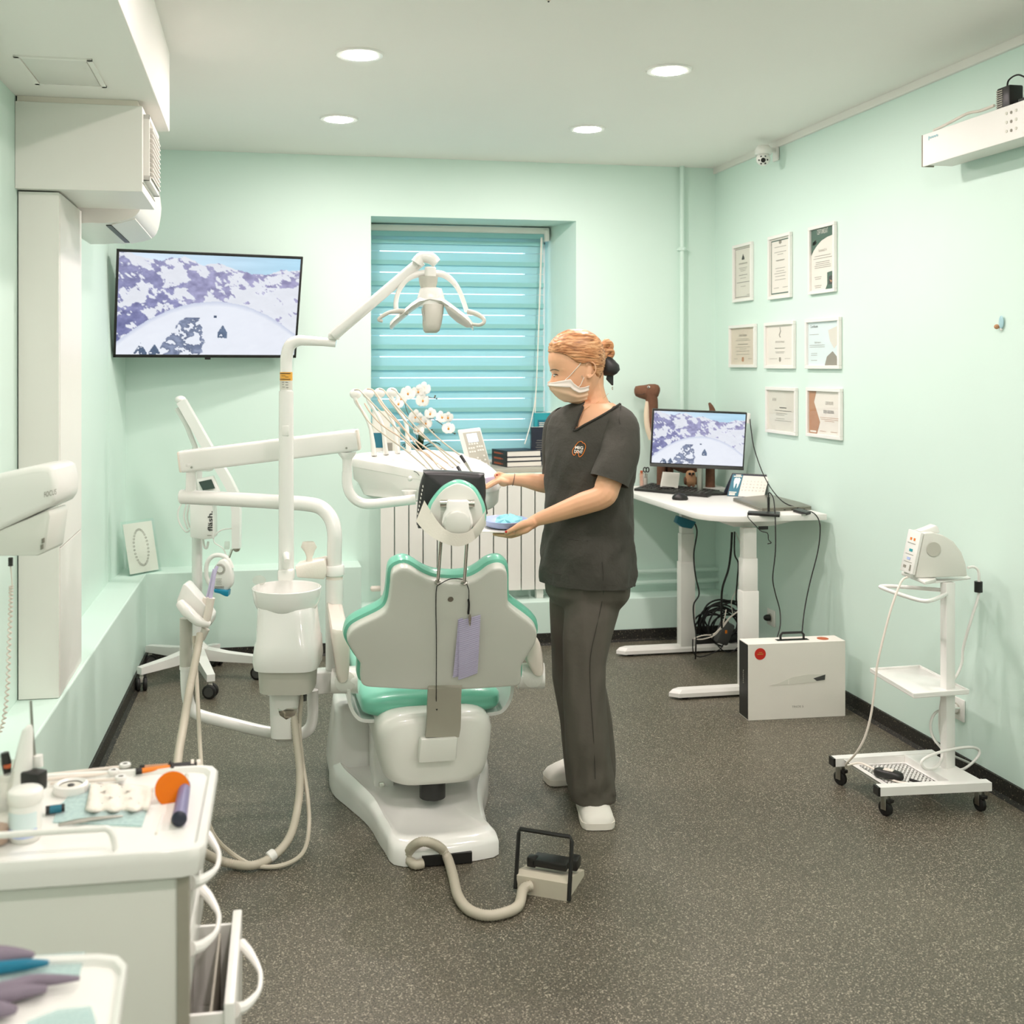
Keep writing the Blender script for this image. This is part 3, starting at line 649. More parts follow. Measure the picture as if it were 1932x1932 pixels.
for u, v in [(.36+.11*i, .37) for i in range(4)]+[(.30+.1*i, .47) for i in range(3)]+[(.66+.1*i, .45) for i in range(3)]+[(.30+.1*i, .56) for i in range(3)]+[(.66+.1*i, .54) for i in range(3)]+[(.84, .68), (.84, .78), (.84, .88), (.55, .72), (.62, .78), (.48, .78), (.55, .84)]:
    mk('key', quad(u-.035, v-.02, u+.035, v+.02, .0025), 'white_plastic', pan, 0)
for u, v in ((.32, .74), (.32, .84)): mk('blue_key', quad(u-.05, v-.025, u+.05, v+.025, .0025), 'teal_dark', pan, 0, label='small blue key')
# lamp post
DP = 3.98
mk('lamp_post', g_cyl(at(540, 1082, DP), at(540, 738, DP), .0275, .026), 'white_enamel', du)
mk('post_plate', g_box(at(541, 812, DP)-FW*.026, (.026, .006, .036), .005, -YAW), 'white_plastic', du)
mk('lamp_neck', g_tube([at(540, 740, DP), at(540, 700, DP), at(541, 672, DP), at(547, 652, DP), at(562, 643, DP), at(580, 643, DP), at(610, 645, DP), at(634, 648, DP)], [.022, .022, .022, .0215, .02, .018, .016, .014], 20, 8), 'white_enamel', du)
for y0_, y1_, m_ in ((702, 718, 'label_orange'), (718, 735, 'paper_grey')):
    a_ = [math.pi*(1.0+k/12) for k in range(13)]
    arc = lambda y_, r_: [at(540, y_, DP)+RT*(math.cos(q)*r_)+FW*(math.sin(q)*r_) for q in a_]
    mk('warning_label' if m_ == 'label_orange' else 'data_label', g_loft([arc(y0_, .0226), arc(y1_, .0226)], False, False), m_, du, 60)
mk('label_print', join(*[g_box(at(540+dx, yy, DP)-FW*.0229, (ww, .0006, .0012), 0, -YAW) for dx, yy, ww in ((0, 704.2, .038), (0, 704.8, .038), (0, 715.2, .038), (0, 715.8, .038), (-3, 709, .014), (3, 711, .012), (-4, 721, .008), (3, 721, .010), (-4, 725, .006), (3, 726, .010), (-3, 730, .01), (4, 731, .008))]), 'ink', du, 0, kind='stuff')
mk('arm_joint', g_lathe([(.018, 0), (.021, .004), (.021, .018), (.017, .024)], at(630, 641, DP)), 'white_plastic', du)
la0, la1 = at(634, 629, DP-.02), at(795, 492, DP-.06)
mk('lamp_arm', g_tube([la0-(la1-la0)*.03, la0, la0+(la1-la0)*.5, la1], [.019, .022, .0215, .021], 16, smooth=False, flat=.9), 'white_enamel', du)
DL = 3.9
mk('lamp_elbow', g_tube([at(786, 497, DL), at(795, 486, DL), at(812, 487, DL), at(824, 497, DL)], [.022, .019, .021, .018], 16, 6), 'white_plastic', du)
lamp = mk('operating_lamp', g_loft([[at(x, y, DL)+FW*dz_+UP*0 for x, y, dz_ in q] for q in [
    [(x_, y_-th_, f_) for f_, th_ in ((-.07, 0), (-.055, 7), (.0, 9), (.055, 7), (.07, 0), (.055, -5), (0, -6), (-.055, -5))] for x_, y_ in ((738, 616), (746, 607), (762, 594), (778, 580), (792, 571), (812, 566), (834, 570), (850, 581), (868, 595), (884, 607), (893, 619))]]), 'white_plastic', du, 50)
mk('lamp_hub', g_loft([ring(at(813, y_, DL), RT*a_, FW*b_, 24, 3) for y_, a_, b_ in ((543, .026, .03), (545, .038, .045), (553, .043, .055), (566, .050, .065), (578, .044, .06))]), 'white_plastic', lamp, 50)
mk('lamp_nose', g_loft([ring(at(x_, y_, DL-.045), RT*a_, FW*b_, 20, 3) for x_, y_, a_, b_ in ((818, 574, .036, .02), (817, 590, .036, .03), (815, 612, .033, .034), (814, 624, .028, .03), (813, 628, .020, .02))]), 'grey_plastic', lamp, 50)
for s_, pts in ((1, [(838, 576), (852, 580), (872, 595), (886, 608), (891, 618), (880, 618), (862, 608), (846, 594)]), (-1, [(797, 578), (800, 592), (803, 606), (800, 606), (796, 594), (795, 584)])):
    rf = mk('reflector', g_prism([at(x, y, DL-.072) for x, y in pts], FW*.006, .001), 'steel', lamp, 30)
    mk('reflector_glass', g_prism([at(x, y, DL-.076) for x, y in pts], FW*.002), 'clear_plastic', rf, 30)
mk('yoke', g_tube([at(748, 590, DL+.02), at(747, 570, DL+.02), at(753, 548, DL+.02), at(768, 527, DL+.02), at(790, 517, DL+.02), at(812, 516, DL+.02), at(836, 518, DL+.02), at(855, 532, DL+.02), at(868, 552, DL+.02), at(881, 588, DL+.02)], [.009, .0085, .0085, .010, .012, .013, .012, .010, .0085, .008], 12, 6), 'white_plastic', lamp)
mk('swivel', g_lathe([(.019, 0), (.02, .004), (.02, .03), (.017, .034)], at(812, 522, DL)), 'white_plastic', lamp)
mk('hub_cone', g_lathe([(.014, -.075), (.022, -.06), (.032, -.02), (.034, 0)], at(808, 522, DL)), 'grey_plastic', lamp)
mk('grip_handle', g_tube([at(768, 589, DL-.05), at(752, 587, DL-.07), at(733, 590, DL-.09), at(718, 599, DL-.1), at(715, 604, DL-.1), at(722, 606, DL-.1)], [.010, .009, .007, .006, .006, .005], 10, 6), 'grey_plastic', lamp)
mk('grip_handle', g_tube([at(884, 588, DL-.05), at(898, 592, DL-.07), at(911, 600, DL-.09), at(913, 608, DL-.1), at(905, 613, DL-.1), at(892, 612, DL-.08)], [.010, .009, .007, .0065, .006, .006], 10, 6), 'grey_plastic', lamp)
# cuspidor
DC = 3.90
def cr(px, py, a, b, dd=DC, n=40, p=2.0): return ring(at(px, py, dd), RT*a, FW*b, n, p)
mk('cuspidor_post', g_loft([cr(544, 1296, .093, .10, p=4), cr(544, 1250, .098, .11, p=4)]), 'grey_plastic', du, 40)
body = mk('cuspidor_body', g_loft([cr(544, 1252, .112, .12, p=4), cr(544, 1238, .116, .125, p=4), cr(545, 1205, .110, .12, p=4), cr(545, 1200, .106, .115, p=4), cr(543, 1150, .10, .105, p=3.5), cr(541, 1140, .098, .10, p=3)]), 'white_enamel', du, 40)
0 and mk('front_recess', g_loft([cr(543, 1196, .088, .086, DC-.03, p=3), cr(542, 1156, .090, .088, DC-.02, p=3)]), 'shell_plastic', body, 40)
bz = at(541, 1103, DC)
mk('cuspidor_bowl', g_lathe([(.02, -.062), (.085, -.086), (.098, -.078), (.113, -.045), (.120, -.005), (.1205, .004), (.117, .006), (.113, 0), (.104, -.035), (.085, -.052), (.03, -.06)], at(541, 1110, DC), n=40), 'white_enamel', du, 60)
mk('bowl_water_tap', g_tube([at(541, 1092, DC+.06), at(540, 1068, DC+.06), at(540, 1052, DC+.05), at(540, 1048, DC+.02), at(541, 1058, DC-.0)], [.014, .014, .015, .013, .010], 14, 6), 'white_plastic', du)
mk('tap_base', g_box(at(540, 1084, DC+.06), (.055, .05, .04), .008, -YAW), 'white_plastic', du)
mk('cup_plate', g_lathe([(.032, 0), (.034, .003), (.03, .005)], at(540, 1079, DC+.06)), 'glass', du)
mk('bowl_rinse_flap', g_ell(at(489, 1095, DC+.05), RT*.024, FW*.004, UP*.018), 'clear_plastic', du)
mk('drain_unit', g_loft([cr(538, 1296, .052, .06, p=4), cr(538, 1385, .046, .055, p=4), cr(538, 1392, .03, .04, p=4)]), 'white_plastic', du, 40)
mk('filter_cup', g_lathe([(.012, -.03), (.026, -.022), (.03, 0), (.03, .02)], at(538, 1392, DC-.01)), 'clear_plastic', du)
for x_, r_ in ((509, .006), (551, .004), (575, .007)): mk('hose_stub', g_cyl(at(x_, 1296, DC), at(x_, 1312 if x_ != 575 else 1322, DC), r_, n=12), 'white_plastic' if x_ != 575 else 'dark_grey', du)
mk('release_latch', g_prism([at(523, 1336, DC-.058), at(562, 1336, DC-.058), at(556, 1350, DC-.058), at(540, 1358, DC-.058), at(528, 1350, DC-.058)], FW*.004, .001), 'chrome', du)
# lower swing arm with suction holder
DS = 4.02
mk('suction_arm', g_tube([at(590, 1302, DS), at(590, 1325, DS), at(590, 1352, DS), at(585, 1372, DS), at(570, 1384, DS), at(548, 1386, DS), at(500, 1380, DS), at(440, 1366, DS), at(385, 1352, DS), at(366, 1343, DS), at(356, 1325, DS), at(352, 1295, DS), at(351, 1262, DS)], [.020, .020, .020]+[.021]*9+[.021], 18, 6), 'white_enamel', du)
mk('suction_post', g_cyl(at(351, 1262, DS), at(351, 1166, DS), .0225), 'grey_plastic', du)
mk('suction_ring', g_cyl(at(351, 1262, DS), at(351, 1256, DS), .0235), 'white_plastic', du)
hold = mk('suction_holder', g_prism([at(x, y, DS-.05) for x, y in ((345, 1102), (352, 1102), (388, 1144), (400, 1162), (398, 1176), (388, 1190), (372, 1180), (356, 1166), (344, 1150), (332, 1136))], FW*.075, .008), 'white_plastic', du, 40)
mk('holder_cradle', g_tube([at(340, 1138, DS-.06), at(352, 1152, DS-.08), at(375, 1172, DS-.09), at(396, 1178, DS-.08)], [.017, .021, .018, .010], 14), 'white_plastic', hold)
mk('suction_handle', g_tube([at(386, 1180, DS-.08), at(392, 1160, DS-.08), at(396, 1140, DS-.08), at(398, 1128, DS-.08)], [.013, .0145, .0145, .015], 14), 'warm_plastic', hold)
mk('suction_handle', g_tube([at(378, 1160, DS-.03), at(384, 1145, DS-.03), at(389, 1128, DS-.03)], [.011, .012, .011], 12), 'warm_plastic', hold)
mk('suction_tip', g_tube([at(397, 1129, DS-.08), at(401, 1108, DS-.08), at(405, 1082, DS-.075), at(410, 1068, DS-.07)], [.007, .006, .006, .0055], 12), 'lavender', hold)
mk('suction_tip', g_tube([at(391, 1127, DS-.04), at(398, 1098, DS-.045), at(404, 1074, DS-.05)], [.005, .005, .005], 10), 'lavender', hold)
mk('hose_sleeve', g_tube([at(388, 1186, DS-.075), at(380, 1206, DS-.075)], [.015, .012], 14, smooth=False), 'grey_plastic', hold)
# hoses to the floor
mk('suction_hose', g_corr([at(378, 1195, 3.94), at(372, 1230, 3.90), at(358, 1300, 3.8), at(346, 1370, 3.6), at(336, 1430, 3.45), at(332, 1500, 3.3), at(345, 1575, 3.3), at(390, 1612, 3.42), F(430, 1628, .02), F(475, 1633, .018), F(515, 1616, .02), at(547, 1578, 3.60), at(562, 1520, 3.70), at(566, 1460, 3.78), at(560, 1400, 3.83), at(553, 1340, 3.86), at(549, 1298, 3.87)], .0135, .0085, 10, .08), 'hose_grey', du, 60)
mk('hose_connector', g_lathe([(.015, 0), (.018, .003), (.018, .022), (.015, .026)], F(512, 1619, .02)-RT*.01, F(520, 1611, .03)-F(505, 1622, .02), 16), 'white_plastic', du)
mk('saliva_hose', g_tube([at(366, 1200, 3.96), at(370, 1260, 3.92), at(374, 1340, 3.8), at(378, 1420, 3.6), at(384, 1500, 3.45), at(400, 1570, 3.45), at(440, 1612, 3.5), F(485, 1634, .012), F(535, 1632, .012), F(572, 1608, .02), at(583, 1560, 3.68), at(580, 1500, 3.74), at(570, 1430, 3.82), at(565, 1370, 3.87), at(570, 1310, 3.9)], .0072, 8, 6), 'hose_grey', du)
# paper towel box behind the bowl
tb = thing('tissue_box', at(590, 1085, 4.1), 'white marbled tissue pack with a pulled-out tissue on the cuspidor side shelf', 'tissue box')
ba, bb_ = at(556, 1062, 4.02), at(616, 1052, 4.10)
mk('carton', g_prism([at(556, 1068, 4.02), at(612, 1056, 4.10), at(616, 1080, 4.10), at(612, 1094, 4.1), at(560, 1090, 4.02)], FW*.10, .006), 'cloth_white', tb)
tis = []
for i, (y_, w_) in enumerate(((1066, .012), (1052, .010), (1042, .016), (1032, .026), (1022, .020))):
    tis.append([at(583, y_, 4.1)+RT*(math.cos(a_)*w_*(1+.25*math.sin(3*a_+i)))+FW*(math.sin(a_)*w_*.5) for a_ in [2*math.pi*k/18 for k in range(18)]])
mk('tissue', g_loft(tis, False), 'cloth_white', tb, 60)
# ------------------------------------------------------------------ left side: casing, cupboard, air conditioner
cs = thing('pipe_casing', (-.72, 4.1, .475), 'tall white boxed-in pipe casing standing on the mint ledge', 'casing')
mk('front_panel', bx(-.782, -.655, 3.868, 3.884, .477, 2.15, .001), 'white_panel', cs, 0)
mk('side_panel', bx(-.671, -.653, 3.885, 4.33, .972, 2.15, .001), 'white_panel', cs, 0)
mk('side_panel', bx(-.671, -.653, 3.885, 4.33, .477, .968, .001), 'white_panel', cs, 0)
mk('back_panel', bx(-.775, -.672, 4.31, 4.328, .477, 2.15, .001), 'white_panel', cs, 0)
cb = thing('wall_cupboard', (-.58, 4.05, 2.155), 'white box cupboard hanging under the soffit with a louvred grille', 'cupboard')
mk('carcass', join(bx(-.786, -.385, 3.835, 4.275, 2.155, 2.44, .002)), 'white_panel', cb, 0)
mk('top_rail', bx(-.78, -.40, 3.84, 4.25, 2.44, 2.4585), 'warm_plastic', cb, 0)
gr = mk('grille_frame', join(bx(-.385, -.366, 3.87, 3.885, 2.20, 2.42), bx(-.385, -.366, 4.235, 4.25, 2.20, 2.42), bx(-.385, -.366, 3.87, 4.25, 2.20, 2.215), bx(-.385, -.366, 3.87, 4.25, 2.405, 2.42)), 'white_panel', cb, 0)
mk('door_edge', bx(-.386, -.383, 3.84, 4.27, 2.185, 2.187), 'bracket_metal', cb, 0)
for i in range(11):
    z_ = 2.225+i*.0165; mk('louvre', g_prism([(-.384, 3.93, z_), (-.36, 3.93, z_-.010), (-.36, 3.93, z_-.006), (-.384, 3.93, z_+.004)], (0, .30, 0)), 'white_panel', gr, 0)
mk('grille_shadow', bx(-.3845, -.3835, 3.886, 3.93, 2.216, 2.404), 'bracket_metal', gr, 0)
ac = thing('air_conditioner', (-.6, 4.7, 2.1), 'white split air conditioner on the left wall behind the box cupboard', 'air conditioner')
prof = [(-.762, 2.40), (-.48, 2.38), (-.43, 2.30), (-.435, 2.20), (-.46, 2.14), (-.53, 2.115), (-.62, 2.11), (-.765, 2.13)]
pr = spl([Vector((x, 0, z)) for x, z in prof], 3, True)
mk('case', g_loft([[Vector((p.x, 4.34, p.z)) for p in pr], [Vector((p.x, 5.06, p.z)) for p in pr]]), 'white_panel', ac, 40)
mk('air_slot', g_prism([(-.575, 4.40, 2.107), (-.555, 4.40, 2.107), (-.555, 5.0, 2.107), (-.575, 5.0, 2.107)], (0, 0, .003)), 'black_plastic', ac, 0)
mk('flap', g_prism([(-.55, 4.37, 2.106), (-.465, 4.37, 2.13), (-.465, 5.03, 2.13), (-.55, 5.03, 2.106)], (0, 0, .004)), 'white_panel', ac, 0)
# ------------------------------------------------------------------ screens
rng = np.random.RandomState(3)
def vnoise(u, v, fx, fy, seed, octv=5):
    r = np.zeros_like(u); amp = 1; tot = 0
    for o in range(octv):
        rs = np.random.RandomState(seed+o); T = rs.rand(64, 64)
        x = u*fx*2**o; y = v*fy*2**o
        xi = np.floor(x).astype(int); yi = np.floor(y).astype(int); xf_ = x-xi; yf = y-yi
        xf_ = xf_*xf_*(3-2*xf_); yf = yf*yf*(3-2*yf)
        a = T[xi % 64, yi % 64]; b = T[(xi+1) % 64, yi % 64]; c = T[xi % 64, (yi+1) % 64]; d = T[(xi+1) % 64, (yi+1) % 64]
        r += amp*((a*(1-xf_)+b*xf_)*(1-yf)+(c*(1-xf_)+d*xf_)*yf); tot += amp; amp *= .55
    return r/tot
def mountain(u, v):
    n1 = vnoise(u+v*.3+.02*np.sin(v*40), v, 13, 11, 1); n2 = vnoise(u-v*.45, v, 30, 14, 20); n3 = vnoise(u, v, 30, 24, 40, 3)
    ridge = np.interp(u, [0, .1, .22, .35, .45, .53, .62, .72, .8, .9, 1], [-.05, .04, .06, .02, .10, .07, .13, .16, .17, .13, .12])+.06*(vnoise(u, u*0, 18, 1, 60)-.5)
    sky = np.stack([218-35*u+0*v, 230-6*u+0*v, 246+0*u], -1)+(vnoise(u, v, 3, 14, 70)[..., None]-.5)*30
    rockm = .55*n1+.45*n2
    thr = .50+.05*np.sin(u*9)+.06*((v > .3) & (u > .6))-.03*(u < .25)
    k = np.clip((rockm-thr)/.035+.5, 0, 1)
    rock = np.stack([152-40*(v)*(u < .35)+10*u, 152-36*v*(u < .35)+6*u , 190-24*v*(u < .35)+6*u], -1)+(n3[..., None]-.5)*60
    snow = np.stack([240+0*u, 243+0*u, 252+0*u], -1)-(1-n1[..., None])*16
    img = snow*(1-k[..., None])+0
    img = snow*(1-k[..., None])+rock*k[..., None]
    img = np.where((v < ridge)[..., None], sky, img)
    dome = .455+1.5*(u-.53)**2+.015*(n3-.5)
    hill = np.stack([236+0*u, 240+0*u, 250+0*u], -1)-(n1[..., None]-.5)*8
    edge = np.clip((v-dome)/.05, 0, 1)[..., None]
    hill = hill*edge+(1-edge)*np.array([205, 212, 232])
    cu2 = .40-.18*(v-.65); patch = (np.abs(u-cu2+.05*(n2-.5)) < (.02+.11*np.clip((v-.60)/.4, 0, 1)**.7)+.06*(n1-.5)) & (v > .62)
    pk = patch & (n3+.5*n2 > .70)
    hill = np.where(pk[..., None], np.array([112, 122, 150])+(n3[..., None]-.5)*120, hill)
    p2 = ((np.abs(u-.575) < .028*np.clip((v-.69)*12, 0, 1)) & (v < .82+.05*(n2-.5)) & (n3+.4*n2 > .66)) | ((np.abs(u-.13) < .035*np.clip((v-.88)*10, 0, 1)) & (v > .88) & (n3 > .42)) | ((np.abs(u-.205) < .03*np.clip((v-.89)*12, 0, 1)) & (v > .89) & (n3 > .42)) | ((np.abs(u-.53) < .01) & (np.abs(v-.61) < .012))
    hill = np.where(p2[..., None], np.array([84, 100, 128])+(n3[..., None]-.5)*80, hill)
    img = np.where((v > dome)[..., None], hill, img)
    return np.clip(img, 20, 255)
def screen(name, c, xv, yv, nrm, w, h, nx, ny, parent, mat='screen'):
    U, Vv = np.meshgrid((np.arange(nx+1))/nx, (np.arange(ny+1))/ny)
    col = mountain(U, Vv).reshape(-1, 3)
    V = [c+xv*((u-.5)*w)+yv*((.5-v)*h) for u, v in zip(U.ravel(), Vv.ravel())]
    Fc = [[j*(nx+1)+i, (j+1)*(nx+1)+i, (j+1)*(nx+1)+i+1, j*(nx+1)+i+1] for j in range(ny) for i in range(nx)]
    o = mk(name, (V, Fc), mat, parent, 0)
    ca = o.data.color_attributes.new('Col', 'FLOAT_COLOR', 'POINT')
    x = col/255; lin = np.where(x <= .04045, x/12.92, ((x+.055)/1.055)**2.4)
    ca.data.foreach_set('color', np.concatenate([lin, np.ones((len(lin), 1))], 1).astype(np.float32).ravel())
    return o
PH = math.radians(25); TH = math.radians(14)
tvc = at(397, 577, 5.85); tx = RT*math.cos(PH)+FW*math.sin(PH); tn0 = RT*math.sin(PH)-FW*math.cos(PH)
ty = UP*math.cos(TH)+tn0*math.sin(TH); tn = tn0*math.cos(TH)-UP*math.sin(TH)
Rt = Matrix((tx, tn*-1, ty)).transposed()
tv = thing('television', tvc-tn*.05, 'flat television showing a snowy mountain panorama on a wall bracket', 'television')
TW, THh = .965, .56
mk('case', g_box(tvc-tn*.03, (TW-.02, .05, THh-.02), .006, Rt), 'black_plastic', tv)
mk('bezel', join(*[g_box(tvc+tx*a+ty*b-tn*.004, s_, .001, Rt) for a, b, s_ in ((0, THh/2-.006, (TW, .014, .012)), (0, -THh/2+.008, (TW, .014, .016)), (-TW/2+.006, 0, (.012, .014, THh)), (TW/2-.006, 0, (.012, .014, THh)))]), 'black_plastic', tv)
screen('screen', tvc+tn*.0005, tx, ty, tn, TW-.022, THh-.028, 300, 170, tv)
mk('sensor_bump', g_box(tvc-ty*(THh/2+.004)+tx*.0, (.03, .012, .012), .002, Rt), 'black_plastic', tv)
mk('wall_bracket', join(g_tube([tvc-tn*.05, tvc-tn*.12+tx*.05, Vector((tvc.x+.12, YB-.02, tvc.z))], .02, 8, smooth=False), g_box((tvc.x+.12, YB-.01, tvc.z), (.2, .018, .24), .003)), 'black_plastic', tv)
# ------------------------------------------------------------------ whitening lamp on a five-star stand
wl = thing('whitening_lamp', F(372, 1276), 'white teeth-whitening lamp on a five-armed caster stand in the corner', 'lamp')
hub = F(372, 1276); hub = Vector((hub.x, hub.y, 0))
hubz = .125
mk('stand_column', g_cyl(hub+UP*.09, hub+UP*1.16, .027, .025), 'white_enamel', wl)
mk('hub', g_lathe([(.05, .085), (.055, .10), (.055, .15), (.035, .17)], hub), 'white_enamel', wl)
for a_ in ((267, 1303), (397, 1317), (487, 1281), (408, 1256), (283, 1259)):
    e_ = F(*a_); e_ = Vector((e_.x, e_.y, 0)); dv = (e_-hub).normalized(); sdv = Vector((-dv.y, dv.x, 0))
    rg_ = []
    for t_, w_, z0_, z1_ in ((.0, .028, .09, .155), (.5, .024, .085, .13), (1.04, .019, .082, .115)):
        p_ = hub+(e_-hub)*t_; rg_.append([p_-sdv*w_+UP*z0_, p_+sdv*w_+UP*z0_, p_+sdv*w_+UP*z1_, p_-sdv*w_+UP*z1_])
    leg = mk('stand_leg', g_loft(rg_), 'white_enamel', wl, 30)
    wd_ = (dv*.5+sdv*.85).normalized() if a_[0] < 480 else RT*-1+FW*.2
    ax_ = UP.cross(wd_).normalized()
    mk('caster_fork', join(g_cyl(e_+UP*.05, e_+UP*.085, .009, n=10), g_box(e_+UP*.055, (.02, .02, .03), .004)), 'grey_plastic', leg)
    for s in (-1, 1):
        wc = e_+ax_*(s*.016)+UP*.0335
        wh = mk('caster_wheel', g_lathe([(.016, -.009), (.030, -.009), (.0335, -.005), (.0335, .005), (.030, .009), (.016, .009)], wc, ax_, 24), 'black_rubber', leg, 50)
        wh2 = mk('wheel_cover', g_lathe([(.023, -.0102), (.023, .0102)], wc, ax_, 24), 'dark_grey', leg, 50)
WD = 5.55
bxn = -FW
cab = mk('controller', g_prism([at(358, 950, WD-.03), at(401, 952, WD-.03), at(402, 1016, WD-.03), at(383, 1018, WD-.03), at(359, 1014, WD-.03)], FW*.1, .004), 'white_plastic', wl)
mk('logo', g_text('fläsh.', .033, at(397, 983, WD-.033), UP, -RT, lift=.0, fit=.1, bold=.02), 'ink', cab, 0)
mk('small_print', g_box(at(395, 1010, WD-.033), (.02, .001, .003), 0, -YAW), 'ink_soft', cab, 0)
dsp = mk('display_pod', g_prism([at(371, 904, WD), at(402, 898, WD), at(413, 925, WD-.04), at(412, 950, WD-.04), at(376, 950, WD-.04)], FW*.03, .004), 'white_plastic', wl)
mk('display', g_prism([at(375, 909, WD-.008), at(399, 904, WD-.008), at(406, 921, WD-.036), at(383, 925, WD-.036)], FW*-.003), 'lcd_dark', dsp, 0)
arm_c = [(342, 757), (385, 832), (428, 905), (442, 932), (446, 965), (446, 1034)]
P_ = [at(x, y, WD) for x, y in arm_c]; rg_ = []
for i, p in enumerate(P_):
    t_ = (P_[min(i+1, len(P_)-1)]-P_[max(i-1, 0)]).normalized(); nn = t_.cross(FW).normalized(); w_ = .032 if i < 3 else (.03 if i < 5 else .027)
    rg_.append([p+nn*w_*.7-FW*.02, p-nn*w_*.7-FW*.02, p-nn*w_*.7+FW*.03, p+nn*w_*.7+FW*.03])
ba_ = mk('boom_arm', g_loft(rg_), 'white_enamel', wl, 25)
mk('boom_tip', g_ell(at(340, 754, WD)+FW*.005, RT*.028, FW*.026, UP*.02), 'white_plastic', ba_)
mk('boom_foot', g_ell(at(446, 1034, WD)+FW*.005, RT*.019, FW*.025, UP*.02), 'bracket_metal', ba_)
mk('gas_strut', g_tube([at(334, 770, WD+.03), at(352, 802, WD+.03), at(378, 868, WD+.03)], .013, 10, smooth=False), 'white_plastic', ba_)
mk('column_link', g_box(at(383, 872, WD+.02), (.10, .05, .09), .012, -YAW), 'white_plastic', wl)
mk('cable', join(g_tube([at(345, 945, WD+.02), at(336, 965, WD+.02), at(338, 985, WD+.02), at(350, 1003, WD+.02), at(358, 1001, WD+.02)], .004, 8), g_tube([at(352, 950, WD+.02), at(347, 975, WD+.02), at(354, 999, WD+.02)], .0045, 8), g_tube([at(357, 952, WD+.02), at(353, 975, WD+.02), at(358, 996, WD+.02)], .0045, 8)), 'white_plastic', wl)
mk('lamp_cable', g_tube([at(440, 997, WD), at(418, 1000, WD), at(404, 1012, WD), at(405, 1024, WD), at(420, 1034, WD), at(427, 1048, WD)], .003, 8), 'white_plastic', wl)
mk('knob', g_lathe([(.02, 0), (.02, .02)], at(432, 1029, WD), -RT), 'clear_plastic', wl)
mk('plug', g_tube([at(383, 1016, WD+.02), at(385, 1030, WD+.02), at(390, 1034, WD+.02), at(393, 1022, WD+.02)], .006, 8), 'white_plastic', wl)
DH = 5.5
lh = mk('lamp_head', g_prism([at(x, y, DH) for x, y in ((412, 1058), (424, 1054), (434, 1066), (439, 1088), (438, 1105), (428, 1116), (404, 1112), (401, 1092), (403, 1072))], FW*.06, .012), 'white_plastic', wl, 50)
mk('hand_ring', g_tube([at(394, 1098, DH+.03), at(389, 1085, DH+.03), at(391, 1062, DH+.03), at(402, 1049, DH+.03), at(418, 1048, DH+.03), at(430, 1055, DH+.03), at(438, 1072, DH+.03)], .0115, 12), 'white_plastic', lh)
mk('lower_grip', g_tube([at(392, 1096, DH+.03), at(398, 1104, DH+.03), at(406, 1108, DH+.03)], .0115, 12), 'white_plastic', lh)
mk('fan_grille', join(*[g_box(at(415, 1074, DH)-FW*.002+RT*(math.cos(a_)*.022)+UP*(math.sin(a_)*.022), (.012, .001, .0022), 0, Matrix.Rotation(-YAW, 3, 'Z') @ Matrix.Rotation(-a_, 3, 'Y')) for a_ in [2*math.pi*k/26 for k in range(26)]]), 'ink_soft', lh, 0, kind='stuff')
mk('print', join(*[g_box(at(413, 1092+i*2.6, DH)-FW*.002, (.03-.005*(i % 2), .001, .0012), 0, -YAW) for i in range(5)], *[g_box(at(404+i*1.5, 1108, DH)-FW*.002, (.0018, .001, .012), 0, -YAW) for i in range(13)]), 'ink_soft', lh, 0, kind='stuff')
mk('light_guide', g_prism([at(x, y, DH-.01) for x, y in ((403, 1112), (431, 1115), (430, 1126), (424, 1125), (414, 1120), (404, 1118))], FW*.06, .003), 'blue_tip', lh, 40)
mk('head_stem', g_cyl(at(432, 1052, DH+.03), at(438, 1036, DH+.04), .006, n=10), 'chrome', lh)
# ------------------------------------------------------------------ dental arch card in a clear stand on the ledge
ac_ = thing('acrylic_stand', F(268, 1085, .475), 'clear acrylic stand holding a drawing of a dental arch on the ledge', 'stand')
q0, q1 = F(246, 1087, .476), F(300, 1077, .476)
hh = UP*.275-(q1-q0).cross(UP).normalized()*-.03
qn = (q1-q0).cross(UP).normalized()
if qn.dot(CAM-q0) < 0: qn = -qn
up_ = UP*.275-qn*.045-(q1-q0).normalized()*.015
def card(u, v, push=0): return q0+(q1-q0)*u+up_*v+qn*push
def cbox(u0, v0, u1, v1, p0, th): return g_prism([card(u0, v0, p0), card(u1, v0, p0), card(u1, v1, p0), card(u0, v1, p0)], qn*th)
mk('front_pane', cbox(-.05, 0, 1.08, 1.02, .003, .002), 'acrylic', ac_, 0)
mk('back_pane', cbox(-.05, 0, 1.08, 1.02, -.006, .002), 'acrylic', ac_, 0)
mk('base_lip', g_prism([card(-.05, 0, -.02), card(1.08, 0, -.02), card(1.08, 0, .02), card(-.05, 0, .02)], UP*.003), 'acrylic', ac_, 0)
cd = mk('card', cbox(0, .03, 1.0, .97, -.002, .002), 'paper', ac_, 0)
for k in range(30):
    a_ = 2*math.pi*k/30+.1
    mk('tooth_outline', g_tube([card(.5+.24*math.cos(a_)+.03*math.cos(t_), .5+.34*math.sin(a_)+.016*math.sin(t_), .0012) for t_ in [2*math.pi*j/8 for j in range(8)]], .0009, 4, 1, smooth=False, closed=True), 'ink_soft', cd, 0)
